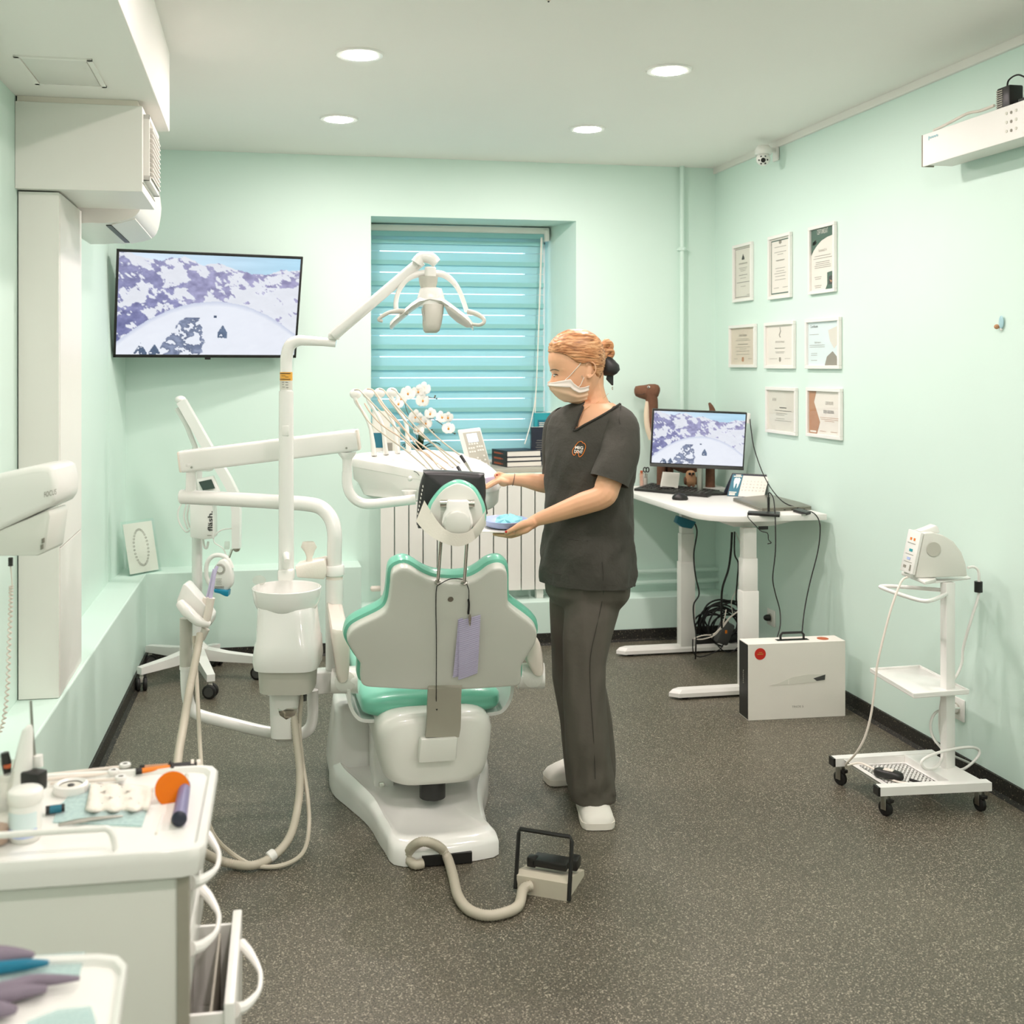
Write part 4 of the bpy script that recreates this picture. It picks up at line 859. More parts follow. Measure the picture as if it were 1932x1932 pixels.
# ------------------------------------------------------------------ x-ray head at the left edge
XD = 2.62
xr = thing('xray_head', at(30, 1050, XD), 'white dental x-ray arm head with embossed word on a coiled cord', 'x-ray unit')
prx = [(-90, 915), (0, 893), (60, 880), (92, 878), (101, 886), (107, 910), (106, 944), (96, 955), (0, 1000), (-90, 1040)]
mk('housing', g_prism([at(x, y, XD) for x, y in prx], FW*.16, .022, 3), 'white_plastic', xr, 50)
mk('lower_block', g_prism([at(x, y, XD+.01) for x, y in ((-90, 1020), (0, 1000), (92, 962), (95, 975), (86, 1042), (70, 1049), (-90, 1050))], FW*.12, .006), 'shell_plastic', xr, 40)
mk('wordmark', g_text('FOCUS', .018, at(95, 931, XD-.001), RT+UP*.27, UP, lift=.0008, fit=.030), 'ink_soft', xr, 0)
for i, (x_, y_) in enumerate(((82, 1021), (80, 1033))): mk('vent_marks', join(*[g_box(at(x_+j*.9-3, y_-j*.4, XD+.006), (.0008, .003, .011), 0, -YAW) for j in range(6)]), 'ink_soft', xr, 0, kind='stuff')
mk('cord_gland', g_corr([at(20, 1052, XD+.06), at(20, 1068, XD+.06)], .0055, .004, 10, .15), 'dark_grey', xr, 40)
lin = [at(20, 1068, XD+.06), at(22, 1090, XD+.06), at(23, 1106, XD+.06)]
mk('cord_lead', g_tube(lin, .0016, 6), 'warm_plastic', xr)
axp = spl([at(21, 1106, XD+.06), at(20, 1150, XD+.06), at(17, 1220, XD+.06), at(14, 1300, XD+.08), at(4, 1370, XD+.1), at(-20, 1410, XD+.1)], 40)
coil = [p+RT*(math.cos(i*1.05)*.0042)+FW*(math.sin(i*1.05)*.0042) for i, p in enumerate(axp)]
mk('coiled_cord', g_tube(coil, .0021, 6, smooth=False), 'warm_plastic', xr, 60)
mk('wall_arm', g_tube([at(-60, 970, XD+.08), at(-150, 975, XD+.08), Vector((-.80, 2.45, 1.22))], .03, 12, smooth=False), 'white_plastic', xr)
# ------------------------------------------------------------------ sit-stand desk
DZ = .868
dk = thing('desk', (2.34, 5.4, 0), 'white height-adjustable desk with rounded corner standing on telescopic legs', 'desk')
dx0, dx1, dy0, dy1 = 2.02, 2.655, 4.90, 6.25
co = [(dx1, dy0), (dx1, dy1), (dx0+.02, dy1), (dx0, dy1-.04), (dx0+.02, dy0+.30)]
arc_ = [(dx0+.03+.20*(1-math.cos(a_)), dy0+.20*(1-math.sin(a_))) for a_ in [math.pi/2*k/10 for k in range(0, 11)]]
mk('desktop', g_prism([Vector((x, y, DZ-.028)) for x, y in co[:4]+arc_], UP*.028, .002), 'desk_white', dk, 40)
mk('under_frame', g_loft([[Vector((2.13, 4.99, DZ-.029)), Vector((2.60, 4.99, DZ-.029)), Vector((2.60, 5.98, DZ-.029)), Vector((2.13, 5.98, DZ-.029))], [Vector((2.24, 5.03, DZ-.068)), Vector((2.44, 5.03, DZ-.068)), Vector((2.44, 5.94, DZ-.068)), Vector((2.24, 5.94, DZ-.068))]]), 'desk_white', dk, 20)
for yc in (4.895+.12, 5.79):
    yc = 5.0 if yc < 5.2 else 5.79
    xc = 2.30
    lg = mk('leg', bx(xc-.0425, xc+.0425, yc-.03, yc+.03, .04, .50, .004), 'desk_white', dk, 30)
    mk('leg_stage', bx(xc-.038, xc+.038, yc-.026, yc+.026, .50, .655, .003), 'desk_white', lg, 30)
    mk('leg_stage', bx(xc-.034, xc+.034, yc-.022, yc+.022, .655, DZ-.068, .003), 'desk_white', lg, 30)
    ft = [(1.90, 0), (1.94, .034), (2.62, .034), (2.66, 0), (2.62, -.034), (1.94, -.034)]
    mk('foot', g_loft([[Vector((x, yc+y*1.0, .012)) for x, y in ft], [Vector((x, yc+y, .030)) for x, y in ft], [Vector((2.28+(x-2.28)*.95, yc+y*.7, .046)) for x, y in ft]]), 'desk_white', dk, 20)
    for xx in (1.98, 2.58): mk('foot_pad', g_cyl((xx, yc, 0), (xx, yc, .014), .018, n=14), 'black_rubber', dk)
mk('control_switch', g_box(YW(1440, 996, 4.99), (.048, .01, .016), .002), 'black_plastic', dk)
mk('charger_pouch', g_prism([YW(x, y, 5.78-.05) for x, y in ((1281, 974), (1314, 985), (1306, 998), (1288, 995), (1276, 986))], (0, .05, 0), .005), 'teal_dark', dk)
# ------------------------------------------------------------------ monitor
mn_y = 5.72
def mq(px, py): 
    return YW(px, py, mn_y)
a_, b_, c_, d_ = at(1236, 773, 6.10), at(1413, 778, 6.07), at(1400, 888, 6.11), at(1222, 878, 6.14)
mc = (a_+b_+c_+d_)/4; mx_ = ((b_-a_)+(c_-d_)).normalized(); my_ = ((a_-d_)+(b_-c_)); my_ = (my_-mx_*my_.dot(mx_)).normalized(); mn_ = mx_.cross(my_)
MW = ((b_-a_).length+(c_-d_).length)/2; MH = ((a_-d_).length+(b_-c_).length)/2
Rm = Matrix((mx_, mn_*-1, my_)).transposed()
mo = thing('monitor', (mc.x, mc.y+.08, DZ), 'black desktop monitor showing a snowy mountain panorama on the desk', 'monitor')
mk('case', g_box(mc-mn_*.014, (MW, .024, MH), .003, Rm), 'black_plastic', mo)
screen('screen', mc+my_*.006+mn_*.0002-mn_*.001, mx_, my_, mn_, MW-.016, MH-.03, 240, 135, mo)
mo_s = [c for c in COL.objects if c.parent == mo and c.name.startswith('screen')][0]; mo_s.location += mn_*.0015
mk('chin', g_box(mc-my_*(MH/2-.008)+mn_*.0005, (MW, .006, .016), .001, Rm), 'dark_grey', mo)
sp_ = mc-my_*.05-mn_*.05; sp_ = Vector((mc.x+.03, mc.y+.05, 0))
mk('stand_neck', g_tube([Vector((sp_.x, sp_.y, DZ+.01)), Vector((sp_.x, sp_.y, mc.z-.02))], .017, 12), 'steel', mo)
mk('vesa_plate', g_box(Vector((sp_.x, sp_.y+.005, mc.z)), (.1, .03, .1), .01), 'black_plastic', mo)
mk('stand_base', g_box((sp_.x-.01, sp_.y-.02, DZ+.007), (.24, .2, .012), .004), 'black_plastic', mo)
mk('usb_hub', g_box(mc+mx_*(MW/2+.008)+my_*(MH/2-.03), (.018, .02, .055), .003, Rm), 'white_plastic', mo)
def dF(px, py, z_=DZ): return F(px, py, z_)
# keyboard
k0, k1, k2, k3 = dF(1196, 926), dF(1335, 939), dF(1358, 929), dF(1228, 915)
kb = thing('keyboard', (k0+k1+k2+k3)/4, 'black computer keyboard lying in front of the monitor', 'keyboard')
mk('frame', g_prism([k0, k1, k2, k3], UP*.014, .003), 'black_plastic', kb, 30)
keyp = None
for r_ in range(5):
    for c2 in range(15):
        u, v = .035+.93*(c2+.5)/15, .10+.82*(r_+.5)/5
        p = k0*(1-u)*(1-v)+k1*u*(1-v)+k2*u*v+k3*(1-u)*v+UP*.016
        if keyp is None:
            keyp = mk('key', g_box(p, (.0145, .0125, .005), .001, math.atan2((k1-k0).y, (k1-k0).x)), 'dark_grey', kb, 0); kp0 = p
        else: q_ = dup(keyp, (0, 0, 0), kb); q_.location = keyp.location+(p-kp0)
# mouse
mp_ = dF(1283, 943)
ms = thing('computer_mouse', mp_, 'black computer mouse on the white desktop', 'mouse')
mk('shell', g_loft([[mp_+(mx_*math.cos(t_)*a2)+(Vector((-mx_.y, mx_.x, 0))*math.sin(t_)*b2)+UP*z_ for t_ in [2*math.pi*k/24 for k in range(24)]] for z_, a2, b2 in ((0, .040, .030), (.008, .043, .032), (.02, .038, .027), (.030, .026, .018), (.034, .010, .008))]), 'black_plastic', ms, 60)
mk('wheel', g_cyl(mp_+mx_*-.022+UP*.026-Vector((-mx_.y, mx_.x, 0))*.003, mp_+mx_*-.022+UP*.026+Vector((-mx_.y, mx_.x, 0))*.003, .008, n=14), 'dark_grey', ms)
# pen cup
pc = dF(1214, 917); pc = dF(1214, 918)
cup = thing('pen_cup', pc, 'clear plastic cup with orange tubes at the end of the desk', 'cup')
mk('tumbler', g_lathe([(.024, 0), (.027, .075), (.0255, .075), (.0225, .003), (.001, .003)], pc, n=24), 'clear_plastic', cup, 50)
mk('orange_tube', g_cyl(pc-RT*.009+UP*.004, pc-RT*.011+UP*.075, .010, n=14), 'orange', cup)
mk('cap', g_cyl(pc-RT*.011+UP*.078, pc-RT*.011+UP*.093, .008, n=14), 'brick_red', cup)
mk('white_tube', g_cyl(pc+RT*.010-FW*.008+UP*.004, pc+RT*.011-FW*.008+UP*.05, .0075, n=14), 'white_plastic', cup)
sc_ = thing('scissors', pc+UP*.08, 'black-handled scissors standing in the clear pen cup', 'scissors')
for s in (-1, 1): mk('handle', g_tube([pc+RT*(.016+s*.008)+UP*(.098)+RT*(math.cos(t_)*.008)+UP*(math.sin(t_)*.014) for t_ in [2*math.pi*k/12 for k in range(12)]], .0035, 6, 1, smooth=False, closed=True), 'black_plastic', sc_)
mk('blade', g_tube([pc+RT*.006+UP*.012, pc+RT*.014+UP*.085], .003, 6, smooth=False), 'steel', sc_)
# note block
nb0 = dF(1247, 922)
nb = thing('note_pad', nb0, 'white paper note pad leaning upright behind the keyboard', 'note pad')
mk('sheets', g_prism([at(1247, 919, 6.25), at(1279, 921, 6.25), at(1283, 893, 6.29), at(1252, 891, 6.29)], FW*.03, .001), 'paper', nb, 0)
mk('tray', g_tube([at(1247, 921, 6.24), at(1250, 918, 6.23), at(1272, 920, 6.23), at(1275, 923, 6.24)], .002, 6, smooth=False), 'black_plastic', nb)
# owl plush
ow = at(1303, 905, 6.36)
owl = thing('owl_toy', at(1303, 917, 6.36), 'small tan plush owl sitting under the monitor', 'plush toy')
mk('body', g_loft([ring(ow+UP*z_, RT*a2, FW*a2*.85, 20) for z_, a2 in ((-.034, .018), (-.028, .028), (-.008, .034), (.012, .031), (.026, .028), (.040, .026), (.050, .018), (.054, .006))]), 'plush_tan', owl, 60)
for s in (-1, 1):
    mk('eye', g_ell(ow+RT*(s*.010)+UP*.036-FW*.024, RT*.0075, FW*.004, UP*.0075), 'black_plastic', owl); mk('foot', g_ell(ow+RT*(s*.012)-UP*.034-FW*.02, RT*.010, FW*.012, UP*.006), 'plush_brown', owl)
    mk('wing', g_ell(ow+RT*(s*.030)-UP*.006, RT*.009, FW*.018, UP*.024), 'plush_brown', owl)
mk('beak', g_ell(ow+UP*.028-FW*.028, RT*.004, FW*.005, UP*.006), 'plush_brown', owl)
# long-necked dinosaur plush behind the monitor
dn = thing('dinosaur_toy', at(1270, 905, 6.46), 'brown long-necked plush dinosaur standing behind the monitor', 'plush toy')
DD = 6.46
neck = [(1222, 738), (1229, 752), (1231, 775), (1232, 800), (1240, 822), (1262, 850), (1300, 868), (1330, 850), (1345, 800), (1344, 775), (1338, 760)]
bod = mk('body', join(g_tube([at(x, y, DD) for x, y in neck], [.040, .036, .032, .034, .045, .075, .08, .06, .035, .018, .006], 16, 6)), 'plush_brown', dn, 60)
mk('head', g_loft([[at(x, y, DD)+RT*0+FW*(math.cos(t_)*w_)+UP*(math.sin(t_)*h_) for t_ in [2*math.pi*k/18 for k in range(18)]] for x, y, w_, h_ in ((1197, 738, .012, .014), (1199, 738, .024, .028), (1206, 739, .030, .036), (1216, 740, .034, .042), (1226, 740, .038, .048), (1236, 739, .034, .045), (1242, 737, .024, .032), (1245, 735, .008, .012))]), 'plush_brown', bod, 60)
mk('eye', g_ell(at(1222, 730, DD)-FW*.036, RT*.009, FW*.004, UP*.007), 'paper', bod); mk('pupil', g_ell(at(1221, 730, DD)-FW*.040, RT*.004, FW*.002, UP*.005), 'black_plastic', bod)
mk('mouth', g_tube([at(1199, 743, DD-.026), at(1208, 745, DD-.032), at(1217, 742, DD-.036)], .0012, 5), 'black_plastic', bod)
mk('belly', g_tube([at(1222, 757, DD-.012), at(1220, 780, DD-.012), at(1222, 805, DD-.012), at(1230, 828, DD-.012)], [.012, .016, .018, .02], 10), 'plush_cream', bod)
for x_, o_ in ((1248, 0), (1262, .03), (1340, .02)): mk('leg', g_tube([at(x_, 868, DD+o_), Vector((at(x_, 868, DD+o_).x, at(x_, 868, DD+o_).y, DZ))], [.026, .028], 12), 'plush_brown', bod)
# desk calendar
cl0, cl1 = dF(1371, 934), dF(1441, 940); clu = UP*.150+FW*.05
cl0 = dF(1371, 936); cl1 = dF(1441, 940)
ca = thing('desk_calendar', (cl0+cl1)/2, 'tent desk calendar with a glowing blue tooth picture', 'calendar')
CU = at(1382, 893, (cl0-CAM).dot(FW)+.05)-cl0
cn = (cl1-cl0).cross(CU).normalized()
if cn.dot(CAM-cl0) < 0: cn = -cn
def cq(u, v, push=0): return cl0+(cl1-cl0)*u+CU*v+cn*push
def cqd(u0, v0, u1, v1, p0=0, th=.0008): return g_prism([cq(u0, v0, p0), cq(u1, v0, p0), cq(u1, v1, p0), cq(u0, v1, p0)], cn*th)
mk('stand', join(cqd(0, 0, 1, 1, -.002, .002), g_prism([cq(0, 0)+FW*.09, cq(1, 0)+FW*.09, cq(1, 1)+FW*.004, cq(0, 1)+FW*.004], cn*.002)), 'navy', ca, 0)
mk('month_page', cqd(.31, .02, 1.0, .92, .0, .001), 'paper', ca, 0)
mk('picture', cqd(.02, .02, .30, .95, .0, .001), 'teal_dark', ca, 0)
mk('tooth_picture', g_prism([cq(u, v, .001) for u, v in ((.10, .78), (.15, .82), (.18, .79), (.22, .82), (.27, .76), (.26, .62), (.24, .42), (.215, .34), (.195, .56), (.17, .56), (.145, .34), (.12, .44), (.095, .64))], cn*.0008), 'paper_mint', ca, 0)
tb2 = [cqd(u-w, v, u+w, v+.04, .001, .0006) for u, v, w in ((.18, .91, .07), (.17, .85, .11), (.14, .16, .10), (.13, .10, .08), (.13, .05, .08))]
mk('title_print', join(*tb2), 'paper', ca, 0, kind='stuff')
num = 1; gs = []
for r_ in range(4):
    for c2 in range(7):
        n_ = num+r_*7+c2
        if n_ <= 28: gs.append(g_text(str(n_), .010, cq(.37+c2*.095, .68-r_*.13, .001), (cl1-cl0), CU, lift=.0004))
mk('date_print', join(*gs), 'ink_soft', ca, 0, kind='stuff')
for i in range(12): mk('ring', g_tube([cq(.33+i*.055, .97, -.004), cq(.33+i*.055, 1.03, .0), cq(.33+i*.055, .97, .005)], .0012, 5), 'ink_soft', ca)
# laptop, dongle, hub
l0, l1, l2, l3 = dF(1383, 946), dF(1438, 966), dF(1531, 962), dF(1468, 938)
lp = thing('laptop', (l0+l1+l2+l3)/4, 'closed grey laptop on the desk beside the calendar', 'laptop')
mk('base_shell', g_prism([l0, l1, l2, l3], UP*.010, .002), 'laptop', lp, 30)
mk('lid', g_prism([p+UP*.0105 for p in (l0, l1, l2, l3)], UP*.008, .002), 'laptop', lp, 30)
for u in (.25, .45, .6, .85): mk('port', g_box(l1+(l2-l1)*u+UP*.006-FW*.0005, (.009, .003, .003), 0, math.atan2((l2-l1).y, (l2-l1).x)), 'black_plastic', lp, 0)
dg_ = thing('usb_adapter', dF(1515, 972), 'black usb adapter block plugged beside the laptop', 'adapter')
mk('block', g_prism([dF(1496, 966, DZ), dF(1520, 973, DZ), dF(1530, 970, DZ), dF(1508, 964, DZ)], UP*.014, .002), 'black_plastic', dg_)
mk('socket', g_box(dF(1516, 972, DZ+.007), (.02, .004, .007), 0), 'steel', dg_)
hb_ = thing('usb_hub', dF(1440, 976), 'flat black usb hub at the desk edge', 'usb hub')
mk('case', g_prism([dF(1410, 972), dF(1471, 976), dF(1472, 970), dF(1412, 968)], UP*.012, .002), 'black_plastic', hb_)
st_ = thing('usb_stick', dF(1450, 965), 'slim black device standing upright on the usb hub', 'usb device')
mk('body', g_tube([at(1450, 965, 5.35), at(1450, 938, 5.35)], .0065, 8, smooth=False), 'black_plastic', st_)
mk('cap', g_tube([at(1450, 938, 5.35), at(1450, 930, 5.35)], .003, 8, smooth=False), 'black_plastic', st_)
# loose cables
def cable(label, pts, r, m_='black_rubber', name='cable'):
    return mk(name, g_tube(pts, r, 6, 6), m_, None, 60, label=label, cat='cable')
cable('thin black cable hanging from the monitor corner across the laptop to the floor', [mc+mx_*(MW/2+.016)+my_*(MH/2-.03), at(1417, 810, 6.0), at(1424, 850, 5.9), at(1445, 905, 5.7), at(1475, 945, 5.5), at(1510, 960, 5.42), at(1535, 968, 5.30), at(1546, 985, 5.24), at(1547, 1010, 5.24), at(1542, 1045, 5.24), at(1528, 1100, 5.22), at(1518, 1150, 5.18), at(1513, 1196, 5.1)], .0028)
cable('thin black cable looping up from the usb device and down past the desk edge', [at(1450, 931, 5.35), at(1453, 930, 5.34), at(1459, 940, 5.3), at(1462, 965, 5.24), at(1463, 990, 5.19), at(1463, 1040, 5.18), at(1458, 1090, 5.18), at(1463, 1120, 5.18), at(1471, 1150, 5.18), at(1472, 1180, 5.14), at(1466, 1204, 5.1)], .0028)
cable('thin black cable dangling in a kink from the usb hub beside the leg', [dF(1411, 972)+UP*.006, at(1412, 977, 5.2), at(1425, 991, 5.18), at(1436, 1002, 5.18), at(1448, 1006, 5.17), at(1450, 1018, 5.17), at(1455, 1024, 5.17), at(1448, 1026, 5.17)], .0022)
cable('black power cable hanging from the charger pouch under the desk', [at(1311, 988, 5.95), at(1315, 1005, 5.95), at(1309, 1045, 5.95), at(1312, 1085, 5.95), at(1319, 1120, 5.95), at(1309, 1140, 5.95), at(1309, 1165, 5.95), at(1313, 1195, 5.95), at(1313, 1215, 5.9), F(1312, 1243, .01)], .004)
cable('thick black cable dropping from the desk frame into the cable heap', [at(1381, 1004, 5.62), at(1379, 1040, 5.62), at(1374, 1075, 5.66), at(1363, 1110, 5.7), at(1361, 1150, 5.75), at(1362, 1185, 5.78)], .0055)
cable('black twisted cable dropping from the desk frame beside the grey one', [at(1386, 1003, 5.6), at(1386, 1045, 5.6), at(1393, 1063, 5.62), at(1391, 1095, 5.65), at(1389, 1130, 5.7), at(1394, 1155, 5.72), at(1405, 1185, 5.75)], .0038)
cable('thin grey cable dropping from the desk frame into the cable heap', [at(1389, 1005, 5.6), at(1398, 1035, 5.6), at(1398, 1080, 5.65), at(1390, 1110, 5.7), at(1380, 1135, 5.72), at(1383, 1160, 5.75)], .0025, 'grey_plastic')
# cable heap on the floor
hp_ = thing('cable_heap', F(1360, 1225), 'coiled heap of black cables around an adapter under the desk', 'cables')
hc_ = Vector((F(1352, 1220).x, F(1352, 1220).y, 0))
hc_ = at(1356, 1190, 6.16)
for i in range(13):
    rr2 = random.Random(i); r_ = .075+.06*rr2.random(); cc2 = hc_+RT*(rr2.uniform(-.05, .07))+FW*(rr2.uniform(-.03, .05))-UP*(.0)
    cc2.z = r_+.012+rr2.uniform(0, .05); tl = rr2.uniform(-.5, .5); ax1 = RT*math.cos(tl)+FW*math.sin(tl); ax2 = UP*math.cos(rr2.uniform(0, .5))+RT*rr2.uniform(-.25, .25)
    mk('cable_loop', g_tube([cc2+ax1*(math.cos(t_)*r_*1.1)+ax2*(math.sin(t_)*r_) for t_ in [2*math.pi*k/14 for k in range(14)]], .0048, 6, 3, closed=True), 'black_rubber', hp_)
mk('power_adapter', g_box(Vector((at(1366, 1180, 6.02).x, at(1366, 1180, 6.02).y, .13)), (.07, .06, .12), .012, Matrix.Rotation(.4, 3, 'Y')), 'dark_grey', hp_)
mk('power_strip', g_box(Vector((hc_.x+.02, hc_.y+.02, .04)), (.34, .10, .078), .012), 'black_plastic', hp_)
mk('tag', g_box(at(1370, 1192, 5.95), (.012, .006, .018), .002), 'orange', hp_)
for pts in ([(1370, 1150), (1366, 1170), (1356, 1190), (1345, 1200), (1325, 1206), (1310, 1205), (1325, 1199), (1342, 1198)], [(1396, 1152), (1380, 1162), (1365, 1178), (1352, 1192), (1342, 1203)], [(1397, 1150), (1378, 1165), (1362, 1185), (1345, 1197)]):
    mk('white_cable', g_tube([at(x, y, 5.93) for x, y in pts], .0032, 6), 'warm_plastic', hp_)
for pts in ([(1344, 1205), (1352, 1214), (1362, 1226), (1378, 1231), (1392, 1222)], [(1307, 1206), (1308, 1230), (1318, 1239), (1335, 1236), (1358, 1225), (1365, 1215)]):
    mk('floor_cable', g_tube([at(x, y, 5.93) for x, y in pts], .0032, 6), 'black_rubber', hp_)
# ------------------------------------------------------------------ white product box with handle
bxA, bxB, bxC = F(1412, 1360), F(1595, 1351), F(1393, 1348)
u1 = (bxB-bxA).normalized(); w1 = (bxB-bxA).length; u2 = Vector((-u1.y, u1.x, 0)); dpt = .105; hB = .335
pb = thing('product_box', (bxA+bxB)/2+u2*dpt/2, 'white carry box with black handle and printed scanner picture on the floor', 'box')
hB = (1361-1217)/FPX*((bxA-CAM).dot(FW))
mk('carton', g_prism([bxA, bxB, bxB+u2*dpt, bxA+u2*dpt], UP*hB, .0015), 'paper', pb, 20)
mk('black_side', g_prism([bxA-u1*.001+u2*.004+UP*.004, bxA-u1*.001+u2*(dpt-.004)+UP*.004, bxA-u1*.001+u2*(dpt-.004)+UP*(hB-.004), bxA-u1*.001+u2*.004+UP*(hB-.004)], u1*.0012), 'black_plastic', pb, 0)
def bq2(u, v, push=.001): return bxA+u1*(u*w1)+UP*(v*hB)-u2*push
def bpoly(pts, th=.0008): return g_prism([bq2(u, v, .0004) for u, v in pts], u2*-th)
mk('red_sticker', g_disc(bq2(.12, .87, .0004), -u2, .026, .0008, 32), 'red', pb, 0)
mk('top_sticker', g_disc(bxA+u1*(w1*.82)+u2*dpt*.5+UP*(hB+.0003), UP, .026, .0008, 32), 'brick_red', pb, 0)
mk('sticker_print', join(g_prism([bq2(u, v, .0013) for u, v in ((.105, .885), (.14, .885), (.14, .892), (.105, .892))], u2*-.0004), g_prism([bq2(u, v, .0013) for u, v in ((.09, .862), (.15, .862), (.15, .872), (.09, .872))], u2*-.0004)), 'gold_print', pb, 0)
sc2 = mk('scanner_picture', bpoly([(.21, .455), (.30, .475), (.44, .545), (.60, .575), (.77, .57), (.79, .565), (.78, .49), (.70, .475), (.46, .455), (.38, .452)]), 'paper_grey', pb, 0)
mk('scanner_tip', g_prism([bq2(*p, .0013) for p in ((.665, .52), (.79, .565), (.785, .495), (.70, .485))], u2*-.0004), 'dark_grey', sc2, 0)
mk('scanner_line', g_prism([bq2(*p, .0013) for p in ((.405, .455), (.415, .455), (.415, .52), (.405, .515))], u2*-.0004), 'paper', sc2, 0)
mk('wordmark', g_text('TRIOS 5', .013, bq2(.505, .155, .0005), u1, UP, lift=.0004, fit=.054), 'ink_soft', pb, 0)
mk('side_print', join(*[g_box(bxA-u1*.0018+u2*(dpt*.5+.002*(k % 2))+UP*(hB*.46+.009*k), (.0008, .006, .005), 0, math.atan2(u1.y, u1.x)) for k in range(7)]), 'ink_soft', pb, 0, kind='stuff')
hm = bxA+u1*(w1*.5)+u2*dpt*.5+UP*hB
mk('handle', g_tube([hm-u1*.055, hm-u1*.055+UP*.022, hm-u1*.047+UP*.032, hm+u1*.047+UP*.032, hm+u1*.055+UP*.022, hm+u1*.055], .0055, 8, smooth=False), 'black_plastic', pb)
mk('handle_slot', g_box(hm+UP*.0008, (.15, .028, .0016), 0, math.atan2(u1.y, u1.x)), 'black_plastic', pb)
# ------------------------------------------------------------------ sill things
sl = .985
def sF(px, py, z_=sl): return F(px, py, z_)
for i, (lx, ly, rx_, ry, bk, zb_, ht) in enumerate(((923, 876, 957, 882, 0, .0, .033), (929, 866, 957, 0, 0, .033, .026), (931, 0, 957, 0, 0, .059, .036))):
    a0 = YW(924+3*i, 870, 6.34).x; a1 = 1.76
    nm = ('bottom', 'middle', 'top')[i]
    bk_ = thing('hardcover_book', (YW(980, 870, 6.40).x, 6.40, sl+zb_), f'thick black hardcover book lying {"lowest in" if i == 0 else ("in the middle of" if i == 1 else "on top of")} the stack on the window sill', 'book', 'stack of black books')
    p0, p1 = YW(925+2*i, 878, 6.40), YW(957, 880, 6.29); p2 = YW(1025-i, 880, 6.30)
    X0, X1 = p1.x, p2.x
    A0 = Vector((X0, 6.30, sl+zb_)); B0 = Vector((X1, 6.33, sl+zb_)); dv = Vector((-.045, .20, 0)); 
    mk('pages', g_prism([A0+UP*.003+Vector((.004, .003, 0)), B0+UP*.003-Vector((.004, 0, 0)), B0+dv+UP*.003, A0+dv+UP*.003], UP*(ht-.007)), 'paper', bk_, 0)
    for z_ in (0, ht-.0045): mk('cover', g_prism([A0+UP*z_, B0+UP*z_, B0+dv+UP*z_, A0+dv+UP*z_], UP*.003), 'navy', bk_, 0)
    mk('spine', g_prism([A0-Vector((.002, 0, 0)), A0+dv-Vector((.002, 0, 0)), A0+dv+UP*(ht-.001)-Vector((.002, 0, 0)), A0+UP*(ht-.001)-Vector((.002, 0, 0))], Vector((.004, 0, 0))), 'black_plastic', bk_, 0)
    mk('spine_print', join(*[g_box(A0+dv*(.25+.07*j)+UP*(ht*.45)-Vector((.0028, 0, 0)), (.0008, .010, .010 if j > 1 else .004), 0, math.atan2(dv.y, dv.x)-math.pi/2) for j in range(9)]), 'brick_red', bk_, 0, kind='stuff')
def standbook(name, px0, px1, y0_, y1_, Y0, m_, lab, thick, extra):
    A0 = YW(px0, y1_, Y0); B0 = YW(px1, y1_, Y0); h_ = YW(px0, y0_, Y0).z-sl; A0.z = B0.z = sl
    t = thing(name, (A0+B0)/2, lab, 'book')
    mk('cover', g_prism([A0, B0, B0+Vector((0, thick, 0)), A0+Vector((0, thick, 0))], UP*h_, .001), m_, t, 0)
    mk('pages', g_prism([A0+Vector((.003, .004, .003)), B0+Vector((-.003, .004, .003)), B0+Vector((-.003, thick-.004, .003)), A0+Vector((.003, thick-.004, .003))], UP*(h_-.0025)), 'paper', t, 0)
    return t, A0, B0, h_
t_, A0, B0, h_ = standbook('hardcover_book', 1003, 1034, 806, 872, 6.40, 'navy', 'small dark navy book standing upright in front of the teal ones on the sill', .03, 0)
mk('title_print', join(*[g_box(A0+(B0-A0)*.5+UP*(h_*(.35+.06*j))-Vector((0, .0008, 0)), (.05-.012*(j % 2), .001, .0022), 0) for j in range(6)]), 'ink_soft', t_, 0, kind='stuff')
t_, A0, B0, h_ = standbook('textbook', 1009, 1037, 779, 872, 6.47, 'teal_book', 'tall teal textbook with a dark blue label standing on the window sill', .04, 0)
mk('cover_label', g_box(A0+(B0-A0)*.52+UP*(h_*.74)-Vector((0, .0008, 0)), (.06, .0012, .075), 0), 'teal_dark', t_, 0)
mk('title_print', join(*[g_box(A0+(B0-A0)*.52+UP*(h_*(.70+.035*j))-Vector((0, .0018, 0)), (.042, .001, .005), 0) for j in range(4)]), 'paper_grey', t_, 0, kind='stuff')
t_, A0, B0, h_ = standbook('textbook', 1038, 1056, 779, 872, 6.45, 'teal_book', 'teal textbook with a white lettered spine standing on the window sill', .16, 0)
mk('spine_print', join(*[g_box((A0+B0)/2+UP*(h_*(.35+.075*k))-Vector((0, .0012, 0)), (.022, .001, .006), 0) for k in range(6)]), 'paper', t_, 0, kind='stuff')
